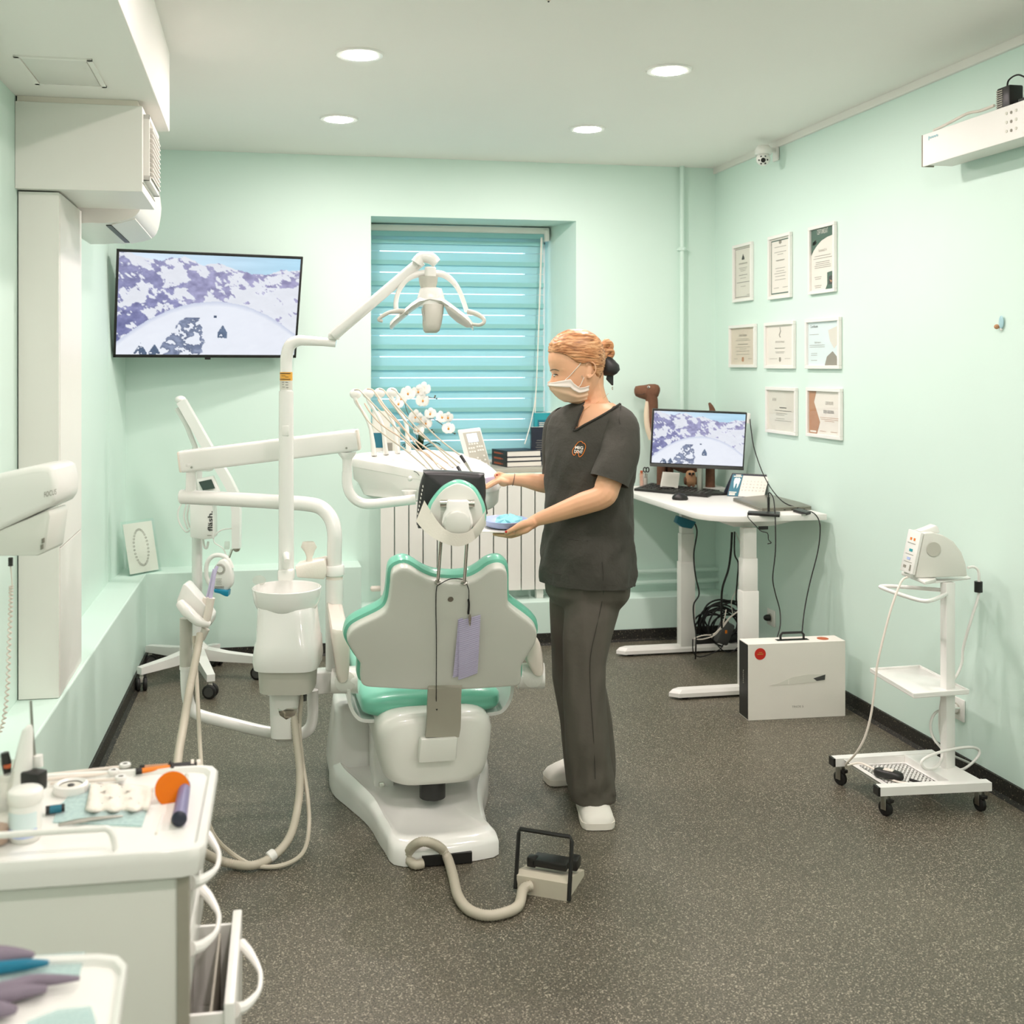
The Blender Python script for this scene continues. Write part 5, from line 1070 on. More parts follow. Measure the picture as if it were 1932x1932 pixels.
# leaflets in small stands and the orchid
for i, (p0_, p1_, y0_, y1_, Y0, m_, lab) in enumerate(((703, 737, 776, 862, 6.36, 'paper', 'white leaflet with a blue corner standing on the sill behind the instrument holders'), (726, 756, 806, 862, 6.33, 'paper_grey', 'grey leaflet with a photo print standing on the sill by the orchid'))):
    A0 = YW(p0_, y1_, Y0); B0 = YW(p1_, y1_, Y0); h_ = YW(p0_, y0_, Y0).z-sl; A0.z = B0.z = sl
    t = thing('leaflet', (A0+B0)/2, lab, 'leaflet')
    lf = mk('sheet', g_prism([A0, B0, B0+UP*h_+Vector((0, .03, 0)), A0+UP*h_+Vector((0, .03, 0))], (0, .002, 0)), m_, t, 0)
    q = lambda u, v: A0+(B0-A0)*u+(UP*h_+Vector((0, .03, 0)))*v-Vector((0, .0008, 0))
    mk('picture', g_prism([q(.02, .62), q(.5, .62), q(.7, .36) if i == 0 else q(.5, .3), q(.02, .36)], (0, -.0006, 0)), 'teal_dark' if i == 0 else 'ink_soft', t, 0)
    mk('text_print', join(*[g_box(q(.5, .1+.07*j), (.05-.01*(j % 2), .0012, .003), 0) for j in range(3)]), 'brick_red' if i == 0 else 'ink_soft', t, 0, kind='stuff')
orc = YW(793, 868, 6.42); orc.z = sl
orh = thing('potted_orchid', orc, 'white orchid with two flower sprays in a black pot on the sill', 'orchid')
mk('pot', g_lathe([(.045, 0), (.06, .09), (.064, .095), (.058, .095), (.05, .08), (.001, .08)], orc, n=24), 'pot_black', orh, 50)
for a_, l_, t2 in ((-2.6, .12, .05), (-.6, .13, .06), (.4, .12, .03), (2.7, .11, .05), (-1.6, .10, .10), (1.6, .1, .06)):
    dv = Vector((math.cos(a_), math.sin(a_), 0)); sv = Vector((-dv.y, dv.x, 0)); rg_ = []
    for t_, w_ in ((0, .008), (.3, .018), (.65, .020), (.9, .012), (1, .002)):
        p = orc+UP*(.09+t2*math.sin(t_*2.4))+dv*(l_*t_); rg_.append([p-sv*w_, p-UP*.004, p+sv*w_, p+UP*.001])
    mk('leaf', g_loft(rg_), 'leaf', orh, 60)
OD = 6.42
s1_ = [(793, 845), (778, 800), (766, 770), (764, 748), (772, 738), (790, 742), (812, 750), (824, 752)]
s2_ = [(795, 845), (790, 815), (800, 795), (815, 790), (830, 798), (842, 808), (852, 815), (856, 818)]
def oq(px, py, off=0): return YW(px, py, OD+off)
mk('flower_stem', g_tube([oq(*p) for p in s1_], .0022, 6), 'stem', orh); mk('flower_stem', g_tube([oq(*p) for p in s2_], .0022, 6), 'stem', orh)
for i, (x_, y_, r_) in enumerate(((770, 742, .030), (789, 738, .026), (800, 733, .028), (797, 755, .030), (757, 752, .024), (783, 786, .030), (803, 798, .026), (793, 790, .022), (812, 780, .024), (833, 787, .026), (845, 787, .022), (846, 808, .026), (790, 812, .022), (752, 762, .02))):
    rr2 = random.Random(50+i); r_ *= 1.45; c2 = oq(x_, y_, -.02+rr2.uniform(-.01, .02)); fn = (Vector((rr2.uniform(-.6, .5), -1, rr2.uniform(-.3, .3)))).normalized()
    e1 = fn.cross(UP).normalized(); e2 = e1.cross(fn)
    fl = mk('flower_heart', g_ell(c2+fn*.006-e2*.004, e1*.006, e2*.007, fn*.006, 10, 6), 'petal_heart', orh)
    for k, (an, lw, ww) in enumerate(((90, 1, .75), (180, 1.05, 1.15), (0, 1.05, 1.15), (235, .95, .7), (305, .95, .7))):
        an = math.radians(an+rr2.uniform(-8, 8)); dv = e1*math.cos(an)+e2*math.sin(an); sv = fn.cross(dv); rg_ = []
        for t_, w_ in ((.08, .15), (.35, .8), (.65, 1), (.88, .7), (1, .12)):
            p = c2+dv*(r_*lw*t_)+fn*(.004*math.sin(t_*3)); rg_.append([p-sv*(w_*ww*r_*.6), p+fn*.002, p+sv*(w_*ww*r_*.6), p-fn*.001])
        mk('petal', g_loft(rg_), 'petal', fl, 70)
for x_, y_ in ((820, 750), (824, 752), (821, 747), (854, 815), (858, 818), (815, 811), (818, 815)):
    mk('bud', g_ell(oq(x_, y_), RT*.005, FW*.004, UP*.005, 8, 6), 'stem', orh)
# ------------------------------------------------------------------ certificates on the right wall
def cert(cor, mat, label, deco):
    P = [XW(x, y, XR) for x, y in cor]      # TL TR BR BL in px
    y0 = (P[0].y+P[3].y)/2; y1 = (P[1].y+P[2].y)/2; z1 = (P[0].z+P[1].z)/2; z0 = (P[2].z+P[3].z)/2
    t = thing('picture_frame', (XR, (y0+y1)/2, z0), label, 'certificate', 'framed certificates')
    b = .017; ya, yb = min(y0, y1), max(y0, y1); th = .018
    gl = [bx(XR-th, XR-.001, ya, yb, z1-b, z1, .002), bx(XR-th, XR-.001, ya, yb, z0, z0+b, .002), bx(XR-th, XR-.001, ya, ya+b, z0+b, z1-b, .002), bx(XR-th, XR-.001, yb-b, yb, z0+b, z1-b, .002)]
    mk('frame', join(*gl), 'white_plastic', t, 0)
    mk('sheet', bx(XR-.006, XR-.003, ya+b-.002, yb-b+.002, z0+b-.002, z1-b+.002), mat, t, 0)
    def q(u, v, l=.0065): return Vector((XR-l, yb-b-(yb-ya-2*b)*u, z1-b-(z1-z0-2*b)*v))     # u from far side to near side
    W_, H_ = yb-ya-2*b, z1-z0-2*b
    def poly(pts, m_, nm='print', l=.0065): return mk(nm, g_prism([q(u, v, l) for u, v in pts], (-.0004, 0, 0)), m_, t, 0)
    def txt(s, u, v, size, m_='ink', fit=None, nm='print'): mk(nm, g_text(s, size, q(u, v, .0071), (0, -1, 0), UP, lift=.0002, fit=fit), m_, t, 0)
    def lines(rows, m_='ink_soft'): mk('fine_print', join(*[g_prism([q(u-w/2, v), q(u+w/2, v), q(u+w/2, v+.008), q(u-w/2, v+.008)], (-.0005, 0, 0)) for u, v, w in rows]), m_, t, 0, kind='stuff')
    def border(m_, i=.03, w=.02):
        mk('border_print', join(*[g_prism([q(a, b2), q(c, b2), q(c, d), q(a, d)], (-.0004, 0, 0)) for a, b2, c, d in ((i, i, 1-i, i+w), (i, 1-i-w, 1-i, 1-i), (i, i, i+w*H_/W_, 1-i), (1-i-w*H_/W_, i, 1-i, 1-i))]), m_, t, 0)
    deco(q, poly, txt, lines, border)
    mk('glass_pane', bx(XR-.0095, XR-.0085, ya+b, yb-b, z0+b, z1-b), 'glass', t, 0)
ROW = [(.5, .52, .5), (.5, .57, .4), (.5, .61, .6), (.5, .66, .5), (.5, .72, .55), (.3, .86, .25), (.75, .86, .25)]
def d1(q, poly, txt, lines, border):
    border('ink', .03, .008); poly([(.42, .22), (.5, .14), (.58, .22), (.58, .25), (.42, .25)], 'ink', 'emblem'); lines([(.5, .31, .5), (.5, .325, .5)]); lines([(.5, .40, .5), (.5, .43, .4), (.5, .46, .3)]); lines([(.5, .54, .5), (.5, .68, .75)], 'ink'); lines([(.5, .6, .35), (.5, .76, .3), (.85, .93, .25)])
def d2(q, poly, txt, lines, border):
    border('ink_green', .03, .02); mk_ = poly([(.44, .03), (.56, .03), (.57, .09), (.5, .11), (.43, .09)], 'ink_soft', 'emblem'); lines([(.5, .15, .6), (.5, .38, .45), (.5, .39, .4)]); lines([(.5, .24, .6), (.5, .28, .3)]+ROW)
def d3(q, poly, txt, lines, border):
    poly([(0, 0), (1, 0), (1, .14), (.7, .16), (.45, .20), (.25, .27), (.1, .34), (0, .42)], 'ink_green', 'corner_print')
    mk_ = txt('СЕРТИФІКАТ', .5, .06, .032, 'paper', fit=.105); poly([(.06, .21), (.2, .17), (.24, .22), (.15, .26), (.06, .25)], 'brick_red', 'lips_print')
    poly([(.62, 1), (.7, .92), (.7, .73), (1, .71), (1, 1)], 'ink_green', 'photo_print'); poly([(.78, .80), (.92, .78), (.95, .92), (.76, .93)], 'ink', 'photo_print', .0072); poly([(.80, .85), (.92, .87), (.88, .90)], 'tan_print', 'photo_print', .0078)
    txt('Гасіловська Софія', .5, .36, .018, 'ink_soft', fit=.08); lines([(.5, .44, .7), (.5, .48, .8), (.5, .54, .6), (.5, .57, .6), (.5, .60, .7), (.5, .63, .7), (.3, .78, .3), (.3, .81, .25), (.3, .92, .3), (.3, .95, .25)])
def d4(q, poly, txt, lines, border):
    txt('Certificate of Achievement', .5, .2, .022, 'ink_soft', fit=.105); lines([(.5, .44, .45), (.5, .45, .4)]); lines([(.5, .3, .5), (.5, .34, .6), (.5, .52, .6), (.5, .57, .3), (.5, .63, .55), (.5, .72, .55), (.2, .84, .15), (.8, .84, .15)]); poly([(.46, .80), (.54, .80), (.55, .90), (.5, .93), (.45, .90)], 'tan_print', 'seal_print')
def d5(q, poly, txt, lines, border):
    poly([(.49, .05), (.51, .05), (.54, .16), (.49, .25), (.53, .30), (.50, .31), (.46, .24), (.51, .15)], 'ink_soft', 'emblem'); txt('CERTIFICATE OF ATTENDANCE', .5, .42, .014, 'ink_soft', fit=.105); lines([(.5, .565, .4), (.5, .575, .35)]); lines([(.5, .66, .35), (.5, .69, .3), (.25, .83, .3), (.78, .83, .2)]); poly([(.47, .80), (.53, .80), (.54, .88), (.5, .92), (.46, .88)], 'ink_soft', 'seal_print')
def d6(q, poly, txt, lines, border):
    poly([(.66, .2), (.95, .12), (.97, .5), (.85, .62), (.72, .45)], 'paper_grey', 'photo_print'); poly([(.55, 1), (.62, .8), (.8, .68), (.93, .8), (.95, 1)], 'ink_soft', 'photo_print'); txt('Certificate', .2, .1, .018, 'ink'); txt('Global Symposium', .32, .47, .012, 'ink_soft', fit=.06); lines([(.2, .28, .3), (.3, .53, .5), (.3, .57, .5), (.2, .72, .2), (.2, .76, .2), (.2, .88, .2)])
def d7(q, poly, txt, lines, border):
    for u in (.17, .22, .27): poly([(u, .2), (u+.02, .2), (u+.02, .27), (u, .27)], 'ink_soft', 'emblem')
    lines([(.55, .42, .25), (.55, .43, .25)], 'ink'); lines([(.55, .5, .6)], 'ink'); lines([(.5, .57, .4), (.45, .61, .3), (.45, .70, .3), (.55, .75, .6)])
def d8(q, poly, txt, lines, border):
    poly([(0, 0), (.24, 0), (.16, .26), (.36, .72), (.26, 1), (0, 1)], 'tan_print', 'side_print'); txt('CERTIFICATE', .66, .27, .022, 'ink_soft', fit=.075); txt('SOFIJA GASILOVSKA', .64, .47, .022, 'ink', fit=.10); lines([(.66, .60, .6), (.66, .64, .55), (.66, .68, .3), (.45, .92, .2), (.8, .92, .2)], 'tan_print'); poly([(.04, .93), (.24, .93), (.24, .97), (.04, .97)], 'paper', 'mark_print', .0072)
cert([(1383, 465), (1420, 456), (1425, 566), (1390, 571)], 'paper_grey', 'tall framed grey certificate beside the corner, top row, with a thin black border', d1)
cert([(1451, 447), (1493, 439), (1499, 560), (1456, 566)], 'paper', 'tall framed certificate with a green border in the top row', d2)
cert([(1527, 430), (1577, 418), (1583, 550), (1533, 556)], 'paper', 'tall framed certificate with a dark green corner and a small portrait', d3)
cert([(1377, 613), (1427, 613), (1431, 695), (1382, 692)], 'paper_warm', 'framed beige certificate of achievement, nearest the room corner in the middle row', d4)
cert([(1444, 608), (1500, 607), (1505, 697), (1449, 694)], 'paper', 'framed plain white certificate of attendance in the middle row', d5)
cert([(1522, 601), (1586, 600), (1592, 698), (1526, 694)], 'paper_mint', 'framed pale blue symposium certificate with a rock picture', d6)
cert([(1447, 731), (1505, 730), (1508, 822), (1451, 816)], 'paper_grey', 'framed grey certificate in the bottom row with a small three-bar mark', d7)
cert([(1525, 730), (1590, 734), (1593, 832), (1527, 822)], 'paper', 'framed certificate with a brown angular side band in the bottom row', d8)
# ------------------------------------------------------------------ wall items
cmr = XW(1466, 288, XR)
cmt = thing('security_camera', cmr, 'small white pan-tilt security camera on the wall near the ceiling', 'camera')
mk('wall_plate', bx(XR-.012, XR-.001, cmr.y-.03, cmr.y+.03, cmr.z-.045, cmr.z+.035, .004), 'white_plastic', cmt)
cc3 = Vector((XR-.115, cmr.y, 0)); cc3 = XW(1440, 292, XR-.11)
mk('arm', g_tube([Vector((XR-.01, cmr.y, cmr.z+.01)), Vector((XR-.06, cmr.y, cmr.z+.015)), cc3+UP*.02], .013, 10), 'white_plastic', cmt)
mk('dome', g_lathe([(.001, .052), (.03, .046), (.042, .03), (.043, .002), (.040, 0)], cc3, n=28), 'white_plastic', cmt, 60)
bl_ = mk('ball', g_ell(cc3-UP*.022, RT*.036, FW*.036, UP*.036, 24, 14), 'white_plastic', cmt, 60)
ld = (CAM-cc3); ld.z -= .6; ld.normalize(); le = cc3-UP*.024+ld*.034
mk('lens', g_disc(le, ld, .012, .005, 24), 'black_plastic', bl_)
e1 = ld.cross(UP).normalized(); e2 = e1.cross(ld)
for k in range(6): mk('led', g_disc(le+e1*(math.cos(k*1.047)*.021)+e2*(math.sin(k*1.047)*.021)-ld*.006, ld, .0045, .003, 12), 'dark_grey', bl_)
# uv air lamp box
UVY0 = 4.05
c1, c2 = XW(1745, 255, XR-.14), XW(1752, 313, XR-.14)
uv = thing('uv_lamp', (XR, c1.y-.4, c2.z), 'long white air steriliser box fixed high on the wall', 'air steriliser')
ya, yb = c1.y-1.15, c1.y; zt = c1.z; zb2 = c2.z
mk('front_cover', bx(XR-.15, XR-.142, ya, yb, zb2, zt, .002), 'white_panel', uv, 0)
mk('body', bx(XR-.142, XR-.03, ya, yb-.012, zb2+.004, zt-.004), 'white_panel', uv, 0)
mk('wall_rail', bx(XR-.03, XR-.001, ya+.05, yb-.10, zb2+.03, zt-.03), 'mint_wall', uv, 0)
mk('end_trim', bx(XR-.152, XR-.10, yb-.001, yb+.006, zb2, zt, .002), 'bracket_metal', uv, 0)
lgp = XW(1761, 258, XR-.1512)
mk('logo', join(*[g_box(lgp+Vector((0, .03-.007*k, .002*(k % 2))), (.001, .005, .007 if k else .016), 0) for k in range(9)]), 'butterfly', uv, 0, kind='stuff')
for r_ in range(3):
    for k in range(3):
        p = XW((1899, 1908, 1917)[k], (214, 212, 208)[k]+r_*17, XR-.1505); mk('vent_hole', g_disc(p, (-1, 0, 0), .0055, .0012, 14), 'ink_soft' if k == 1 else 'paper_grey', uv, 0)
pw = thing('power_supply', XW(1888, 205, XR-.09), 'black ribbed power adapter standing on top of the air steriliser', 'adapter')
pc2 = XW(1893, 204, XR-.10); pc2.z = zt-.004
mk('case', g_box(pc2+UP*.042+Vector((0, -.035, 0)), (.055, .07, .084), .006), 'black_plastic', pw)
ggl = [g_box(pc2+Vector((-.0285, -.018, .010+i*.0078)), (.003, .032, .004), .0005) for i in range(9)]
mk('vent_ribs', join(*ggl), 'bracket_metal', pw, 0, kind='stuff')
mk('lead', g_tube([pc2+Vector((0, -.02, .083)), pc2+Vector((0, -.03, .11)), pc2+Vector((0, -.08, .115)), pc2+Vector((0, -.14, .08))], .003, 6), 'black_rubber', pw)
cable('beige cable snaking along the top of the air steriliser', [XW(1762, 246, XR-.05), XW(1775, 240, XR-.06), XW(1800, 227, XR-.06), XW(1826, 214, XR-.06), XW(1850, 209, XR-.06), XW(1876, 199, XR-.06)], .0055, 'warm_plastic')
psx = Vector((pc2.x, pc2.y-.17, zt-.004))
px2 = thing('wiring_block', psx, 'tangle of small connectors lying on top of the air steriliser', 'wiring')
mk('terminal', g_box(psx+UP*.012, (.05, .12, .022), .003), 'black_plastic', px2)
for i in range(5): mk('wire', g_tube([psx+Vector((0, .06-.03*i, .02)), psx+Vector((.01, .05-.03*i, .05)), psx+Vector((-.01, .02-.03*i, .06)), psx+Vector((0, -.01-.03*i, .022))], .003, 6), ('brick_red', 'paper', 'black_rubber', 'paper', 'teal_dark')[i], px2)
# small butterfly magnet
bf = XW(1890, 610, XR)
bt = thing('butterfly_ornament', bf, 'tiny pale blue butterfly ornament stuck on the wall', 'ornament')
mk('wing', g_ell(Vector((XR-.008, bf.y-.008, bf.z+.004)), (.004, -.004, 0), (0, .011, 0), (0, 0, .024), 14, 10), 'butterfly', bt)
mk('lower_wing', g_ell(Vector((XR-.012, bf.y+.012, bf.z-.012)), (.010, 0, 0), (0, .008, .004), (0, -.004, .008), 12, 8), 'plush_tan', bt)
mk('body', g_ell(Vector((XR-.006, bf.y-.006, bf.z-.022)), (.005, 0, 0), (0, .004, 0), (0, 0, .006), 10, 6), 'white_plastic', bt)
# sockets
for (x_, y_, s_, lab, pl) in ((1809, 1336, .042, 'white wall socket with a white plug behind the device trolley', 'white_plastic'), (1457, 1165, .045, 'white wall socket with a black plug under the desk', 'black_plastic')):
    p = XW(x_, y_, XR)
    t = thing('wall_socket', p, lab, 'socket')
    mk('plate', bx(XR-.010, XR-.001, p.y-.043, p.y+.043, p.z-.043, p.z+.043, .003), 'white_plastic', t)
    mk('recess_ring', g_lathe([(.0, 0), (.021, 0), (.023, .004), (.021, .006)], (XR-.008, p.y, p.z), (-1, 0, 0), 24), 'grey_plastic', t)
    mk('plug', g_lathe([(.017, 0), (.017, .02), (.012, .032), (.006, .036)], (XR-.012, p.y, p.z), (-1, 0, 0), 20), pl, t, 50)
# ------------------------------------------------------------------ device trolley
R0, R1 = F(1654, 1535), F(1850, 1525)     # near rail casters
n0 = F(1582, 1478)
tr = thing('device_trolley', (F(1740, 1505)), 'white wheeled device trolley with shelf and perforated base by the wall', 'trolley')
rl = [(F(1578, 1440, .085), F(1752, 1418, .085)), None]
A1 = F(1653, 1499, .075); A2 = F(1866, 1489, .075); B1 = F(1569, 1444, .075); B2 = F(1775, 1431, .075)
railv = (A2-A1); railn = railv.normalized()
rails = []
for P0, P1 in ((A1, A2), (B1, B2)):
    dr = (P1-P0).normalized(); L2 = (A2-A1).length; sd2 = Vector((-dr.y, dr.x, 0))
    rr_ = mk('base_rail', g_loft([[P0+dr*t_+sd2*a2+UP*b2 for a2, b2 in ((-.018, 0), (.018, 0), (.018, .030), (-.018, .030))] for t_ in (.006, L2)]), 'white_enamel', tr, 20)
    mk('rail_cap', g_loft([[P0+dr*t_+sd2*a2+UP*b2 for a2, b2 in ((-.018, 0), (.018, 0), (.018, .030), (-.018, .030))] for t_ in (-.002, .007)]), 'black_plastic', rr_, 20)
    for t_ in (.035, L2-.035):
        c4 = P0+dr*t_; c4.z = 0; fdir = (Vector((rr_.location.x*0+.4, -1, 0)) if t_ < .1 else Vector((.1, -1, 0))).normalized()
        axw = Vector((-fdir.y, fdir.x, 0)); wc = c4+UP*.026
        cw = mk('caster_wheel', g_lathe([(.010, -.009), (.021, -.009), (.026, -.006), (.026, .006), (.021, .009), (.010, .009)], wc, axw, 24), 'black_rubber', rr_, 50)
        mk('caster_fork', join(g_cyl(c4+UP*.06, c4+UP*.076, .014, n=14), g_box(c4+axw*.0125+UP*.045, (.003, .022, .045), .001, math.atan2(axw.y, axw.x)), g_box(c4-axw*.0125+UP*.045, (.003, .022, .045), .001, math.atan2(axw.y, axw.x))), 'steel', rr_, 30)
        mk('brake', g_box(c4+fdir*.016+UP*.056, (.022, .022, .012), .002, math.atan2(axw.y, axw.x)), 'black_plastic', rr_)
# pan between the rails
c00, c10 = A1+railn*.05, A1+railn*.40*1.0
c00 = A1+railn*.06; c10 = A2-railn*.02; d00 = B1+(A2-A1).normalized()*.06; d10 = B1+(A2-A1).normalized()*((A2-A1).length-.02)
pz = .080
nxh, nyh = 11, 12
def pp_(u, v, z_=pz): p = c00*(1-u)*(1-v)+c10*u*(1-v)+d10*u*v+d00*(1-u)*v; return Vector((p.x, p.y, z_))
Vp = []; Fp = []
u0, u1_, v0, v1_ = .10, .62, .10, .90
def strip(ua, ub, va, vb):
    b0_ = len(Vp)
    for (a, b) in ((ua, va), (ub, va), (ub, vb), (ua, vb)): Vp.append(pp_(a, b)); Vp.append(pp_(a, b, pz-.003))
    Fp.extend([[b0_, b0_+2, b0_+4, b0_+6], [b0_+1, b0_+7, b0_+5, b0_+3], [b0_, b0_+1, b0_+3, b0_+2], [b0_+2, b0_+3, b0_+5, b0_+4], [b0_+4, b0_+5, b0_+7, b0_+6], [b0_+6, b0_+7, b0_+1, b0_]])
strip(0, u0, 0, 1); strip(u1_, 1, 0, 1); strip(u0, u1_, 0, v0); strip(u0, u1_, v1_, 1)
for i in range(nxh+1):
    x_ = u0+(u1_-u0)*i/nxh; strip(x_-.008, x_+.008, v0, v1_)
for j in range(nyh+1):
    y_ = v0+(v1_-v0)*j/nyh; strip(u0, u1_, y_-.012, y_+.012)
pan_ = mk('base_pan', (Vp, Fp), 'white_enamel', tr, 0, kind='stuff')
mk('pan_front', g_loft([[pp_(0, 0), pp_(0, 1), pp_(0, 1, pz+.002), pp_(0, 0, pz+.002)], [pp_(-.06, 0, .10), pp_(-.06, 1, .10), pp_(-.05, 1, .10), pp_(-.05, 0, .10)]]), 'white_enamel', tr, 20)
mk('pan_plate', g_prism([pp_(.66, 0, .10), pp_(1.0, 0, .10), pp_(1.0, 1, .10), pp_(.66, 1, .10)], UP*.004), 'white_enamel', tr, 20)
mk('pan_back', g_prism([pp_(.66, 0, pz), pp_(.66, 1, pz), pp_(.66, 1, .10), pp_(.66, 0, .10)], railn*.003), 'white_enamel', tr, 20)
mk('pan_side', g_prism([pp_(0, .985, pz), pp_(.66, .985, pz), pp_(.66, .985, .10), pp_(-.06, .985, .10)], railn.cross(UP)*.003), 'white_enamel', tr, 20)
pb0 = pp_(.80, .5, .10); TD = (pb0-CAM).dot(FW)
pst = F(1788, 1449, .10); pst = Vector((pst.x, pst.y, 0)); TD = (pst-CAM).dot(FW)
topz = at(1788, 1098, TD).z
mk('post', g_box(pst+UP*((.10+topz)/2), (.046, .03, topz-.10), .004, -YAW*.0+.25), 'white_enamel', tr)
# shelf
shp = [(1641, 1262), (1735, 1256), (1829, 1303), (1724, 1311)]
shz = at(1788, 1296, TD).z
SP = [F(x, y, shz) for x, y in shp]; sc3 = sum(SP, Vector())/4
mk('shelf', g_prism([p-UP*.014 for p in SP], UP*.010, .003), 'white_enamel', tr, 40)
for a, b in ((0, 1), (1, 2), (2, 3), (3, 0)):
    e_ = (SP[b]-SP[a]); nn = e_.cross(UP).normalized()*.006
    mk('shelf_lip', g_prism([SP[a]-UP*.006, SP[b]-UP*.006, SP[b]-UP*.006+(sc3-SP[b]).normalized()*.008, SP[a]-UP*.006+(sc3-SP[a]).normalized()*.008], UP*.010, .001), 'white_enamel', tr, 20)
sm_ = thing('smudge', F(1714, 1265, shz), 'blue cotton scrap lying on the trolley shelf', 'scrap') if False else None
# push handle
hzp = at(1788, 1117, TD).z
mk('push_handle', g_tube([pst+UP*(hzp+.008), F(1775, 1113, hzp+.004), F(1700, 1107, hzp+.006), F(1666, 1106, hzp+.004), F(1664, 1109, hzp), F(1700, 1122, hzp), F(1738, 1133, hzp), F(1760, 1132, hzp), pst+UP*(hzp-.004)], .0075, 10, 5), 'white_enamel', tr)
mk('top_plate', g_prism([F(x, y, topz) for x, y in ((1701, 1085), (1745, 1103), (1832, 1093), (1820, 1084), (1740, 1080))], UP*.006, .002), 'white_enamel', tr)
# device on top
dv_ = thing('apex_device', Vector((pst.x, pst.y, topz)), 'white quarter-round desktop device with coloured buttons on the trolley', 'medical device')
TDD = TD-.02
sidep = [(1727, 1091), (1744, 1006), (1762, 1005), (1780, 1010), (1800, 1022), (1815, 1042), (1823, 1064), (1826, 1088)]
prf = [at(x, y, TDD) for x, y in sidep]
wv = (F(1701, 1085, topz)-F(1745, 1103, topz)).normalized()*.085+FW*.0
wv = (F(1712, 1090, topz)-F(1745, 1103, topz)); wv = wv.normalized()*.095
bod_ = mk('body', g_prism(prf, wv, .006), 'shell_plastic', dv_, 40)
f0, f1 = at(1727, 1086, TDD), at(1744, 1006, TDD)
fn_ = (f1-f0).cross(wv).normalized()
if fn_.dot(CAM-f0) < 0: fn_ = -fn_
fpn = mk('front_panel', g_prism([f0+fn_*.001, f1+fn_*.001, f1+wv+fn_*.001, f0+wv+fn_*.001], fn_*.012, .003), 'white_plastic', dv_, 30)
def dq(u, v, push=.0135): return f0+(f1-f0)*v+wv*u+fn_*push
def dquad(u, v, a, b, th=.001): return g_prism([dq(u-a, v-b), dq(u+a, v-b), dq(u+a, v+b), dq(u-a, v+b)], fn_*th)
for (u, v, a, b, m_, nm) in ((.45, .54, .12, .030, 'teal_book', 'green_button'), (.5, .34, .12, .030, 'tray_blue', 'blue_button'), (.35, .80, .06, .03, 'orange', 'indicator'), (.62, .80, .06, .03, 'orange', 'indicator'), (.68, .14, .10, .03, 'ink_soft', 'port'), (.25, .14, .05, .07, 'ink_soft', 'slot'), (.5, .70, .3, .005, 'ink_soft', 'scale_print'), (.5, .44, .3, .004, 'ink_soft', 'scale_print'), (.5, .26, .3, .004, 'ink_soft', 'scale_print')):
    mk(nm, dquad(u, v, a, b), m_, fpn, 0)
mk('speaker_grille', g_disc((at(1761, 1036, TDD)-FW*.002), -FW, .026, .002, 32), 'grey_plastic', bod_)
mk('top_wing', g_prism([at(x, y, TDD+.03) for x, y in ((1735, 1003), (1752, 997), (1766, 991), (1771, 995), (1774, 1006), (1745, 1006))], FW*.05, .004), 'white_plastic', bod_)
mk('base_plate', g_prism([F(x, y, topz+.006) for x, y in ((1700, 1084), (1720, 1090), (1745, 1104), (1766, 1098), (1764, 1090), (1730, 1082))], UP*.012, .003), 'white_plastic', bod_)
mk('outlet_nozzle', g_tube([at(1712, 1088, TDD-.03), at(1722, 1086, TDD-.03)], .007, 10, smooth=False), 'clear_plastic', bod_)
tl_ = mk('air_tube', g_tube([at(1711, 1089, TDD-.03), at(1700, 1098, TDD-.05), at(1684, 1140, TDD-.07), at(1670, 1190, TDD-.08), at(1656, 1250, TDD-.09), at(1650, 1300, TDD-.09), at(1643, 1350, TDD-.09), at(1632, 1390, TDD-.08), at(1616, 1420, TDD-.05), F(1596, 1444, .11), F(1625, 1440, .10), F(1668, 1462, .09), F(1690, 1474, .086), F(1715, 1478, .086)], .0040, 8, 6), 'warm_plastic', dv_, 60)
mk('power_cable', g_tube([at(1826, 1071, TDD+.05), at(1838, 1070, TDD+.06), at(1846, 1078, TDD+.06), at(1847, 1100, TDD+.06), at(1846, 1125, TDD+.06), at(1832, 1170, TDD+.06), at(1818, 1220, TDD+.07), at(1815, 1250, TDD+.07), at(1804, 1276, TDD+.06), at(1785, 1300, TDD+.06), at(1775, 1330, TDD+.05), at(1773, 1370, TDD+.05), at(1778, 1405, TDD+.03), at(1777, 1430, TDD), at(1765, 1448, TDD-.02), at(1745, 1450, TDD-.05), at(1740, 1435, TDD-.05), at(1770, 1420, TDD-.03), at(1820, 1410, TDD+.02), at(1845, 1413, TDD+.05), at(1845, 1428, TDD+.05), at(1820, 1450, TDD+.05), at(1800, 1452, TDD+.06)], .0052, 8, 6), 'white_plastic', dv_, 60)
mk('ferrite', g_cyl(at(1846, 1097, TDD+.06), at(1846, 1117, TDD+.06), .0145, n=18), 'black_plastic', dv_, 40)
cable('white mains cable running from the wall socket to the trolley base', [XW(1809, 1336, XR-.045), at(1785, 1338, TD+.08), at(1765, 1345, TD+.07), at(1756, 1365, TD+.06), at(1760, 1390, TD+.05), at(1775, 1410, TD+.04), at(1785, 1420, TD+.06), F(1830, 1440, .06), F(1862, 1458, .03), F(1855, 1470, .02), F(1835, 1475, .02)], .005, 'white_plastic')
rm = thing('pedal_remote', pp_(.12, .45, pz), 'small black oval foot switch lying on the trolley pan', 'foot switch')
ra = pp_(.02, .62, pz+.002); rb = pp_(.34, .22, pz+.002); rv = (rb-ra).normalized(); rs = Vector((-rv.y, rv.x, 0)); rc = (ra+rb)/2
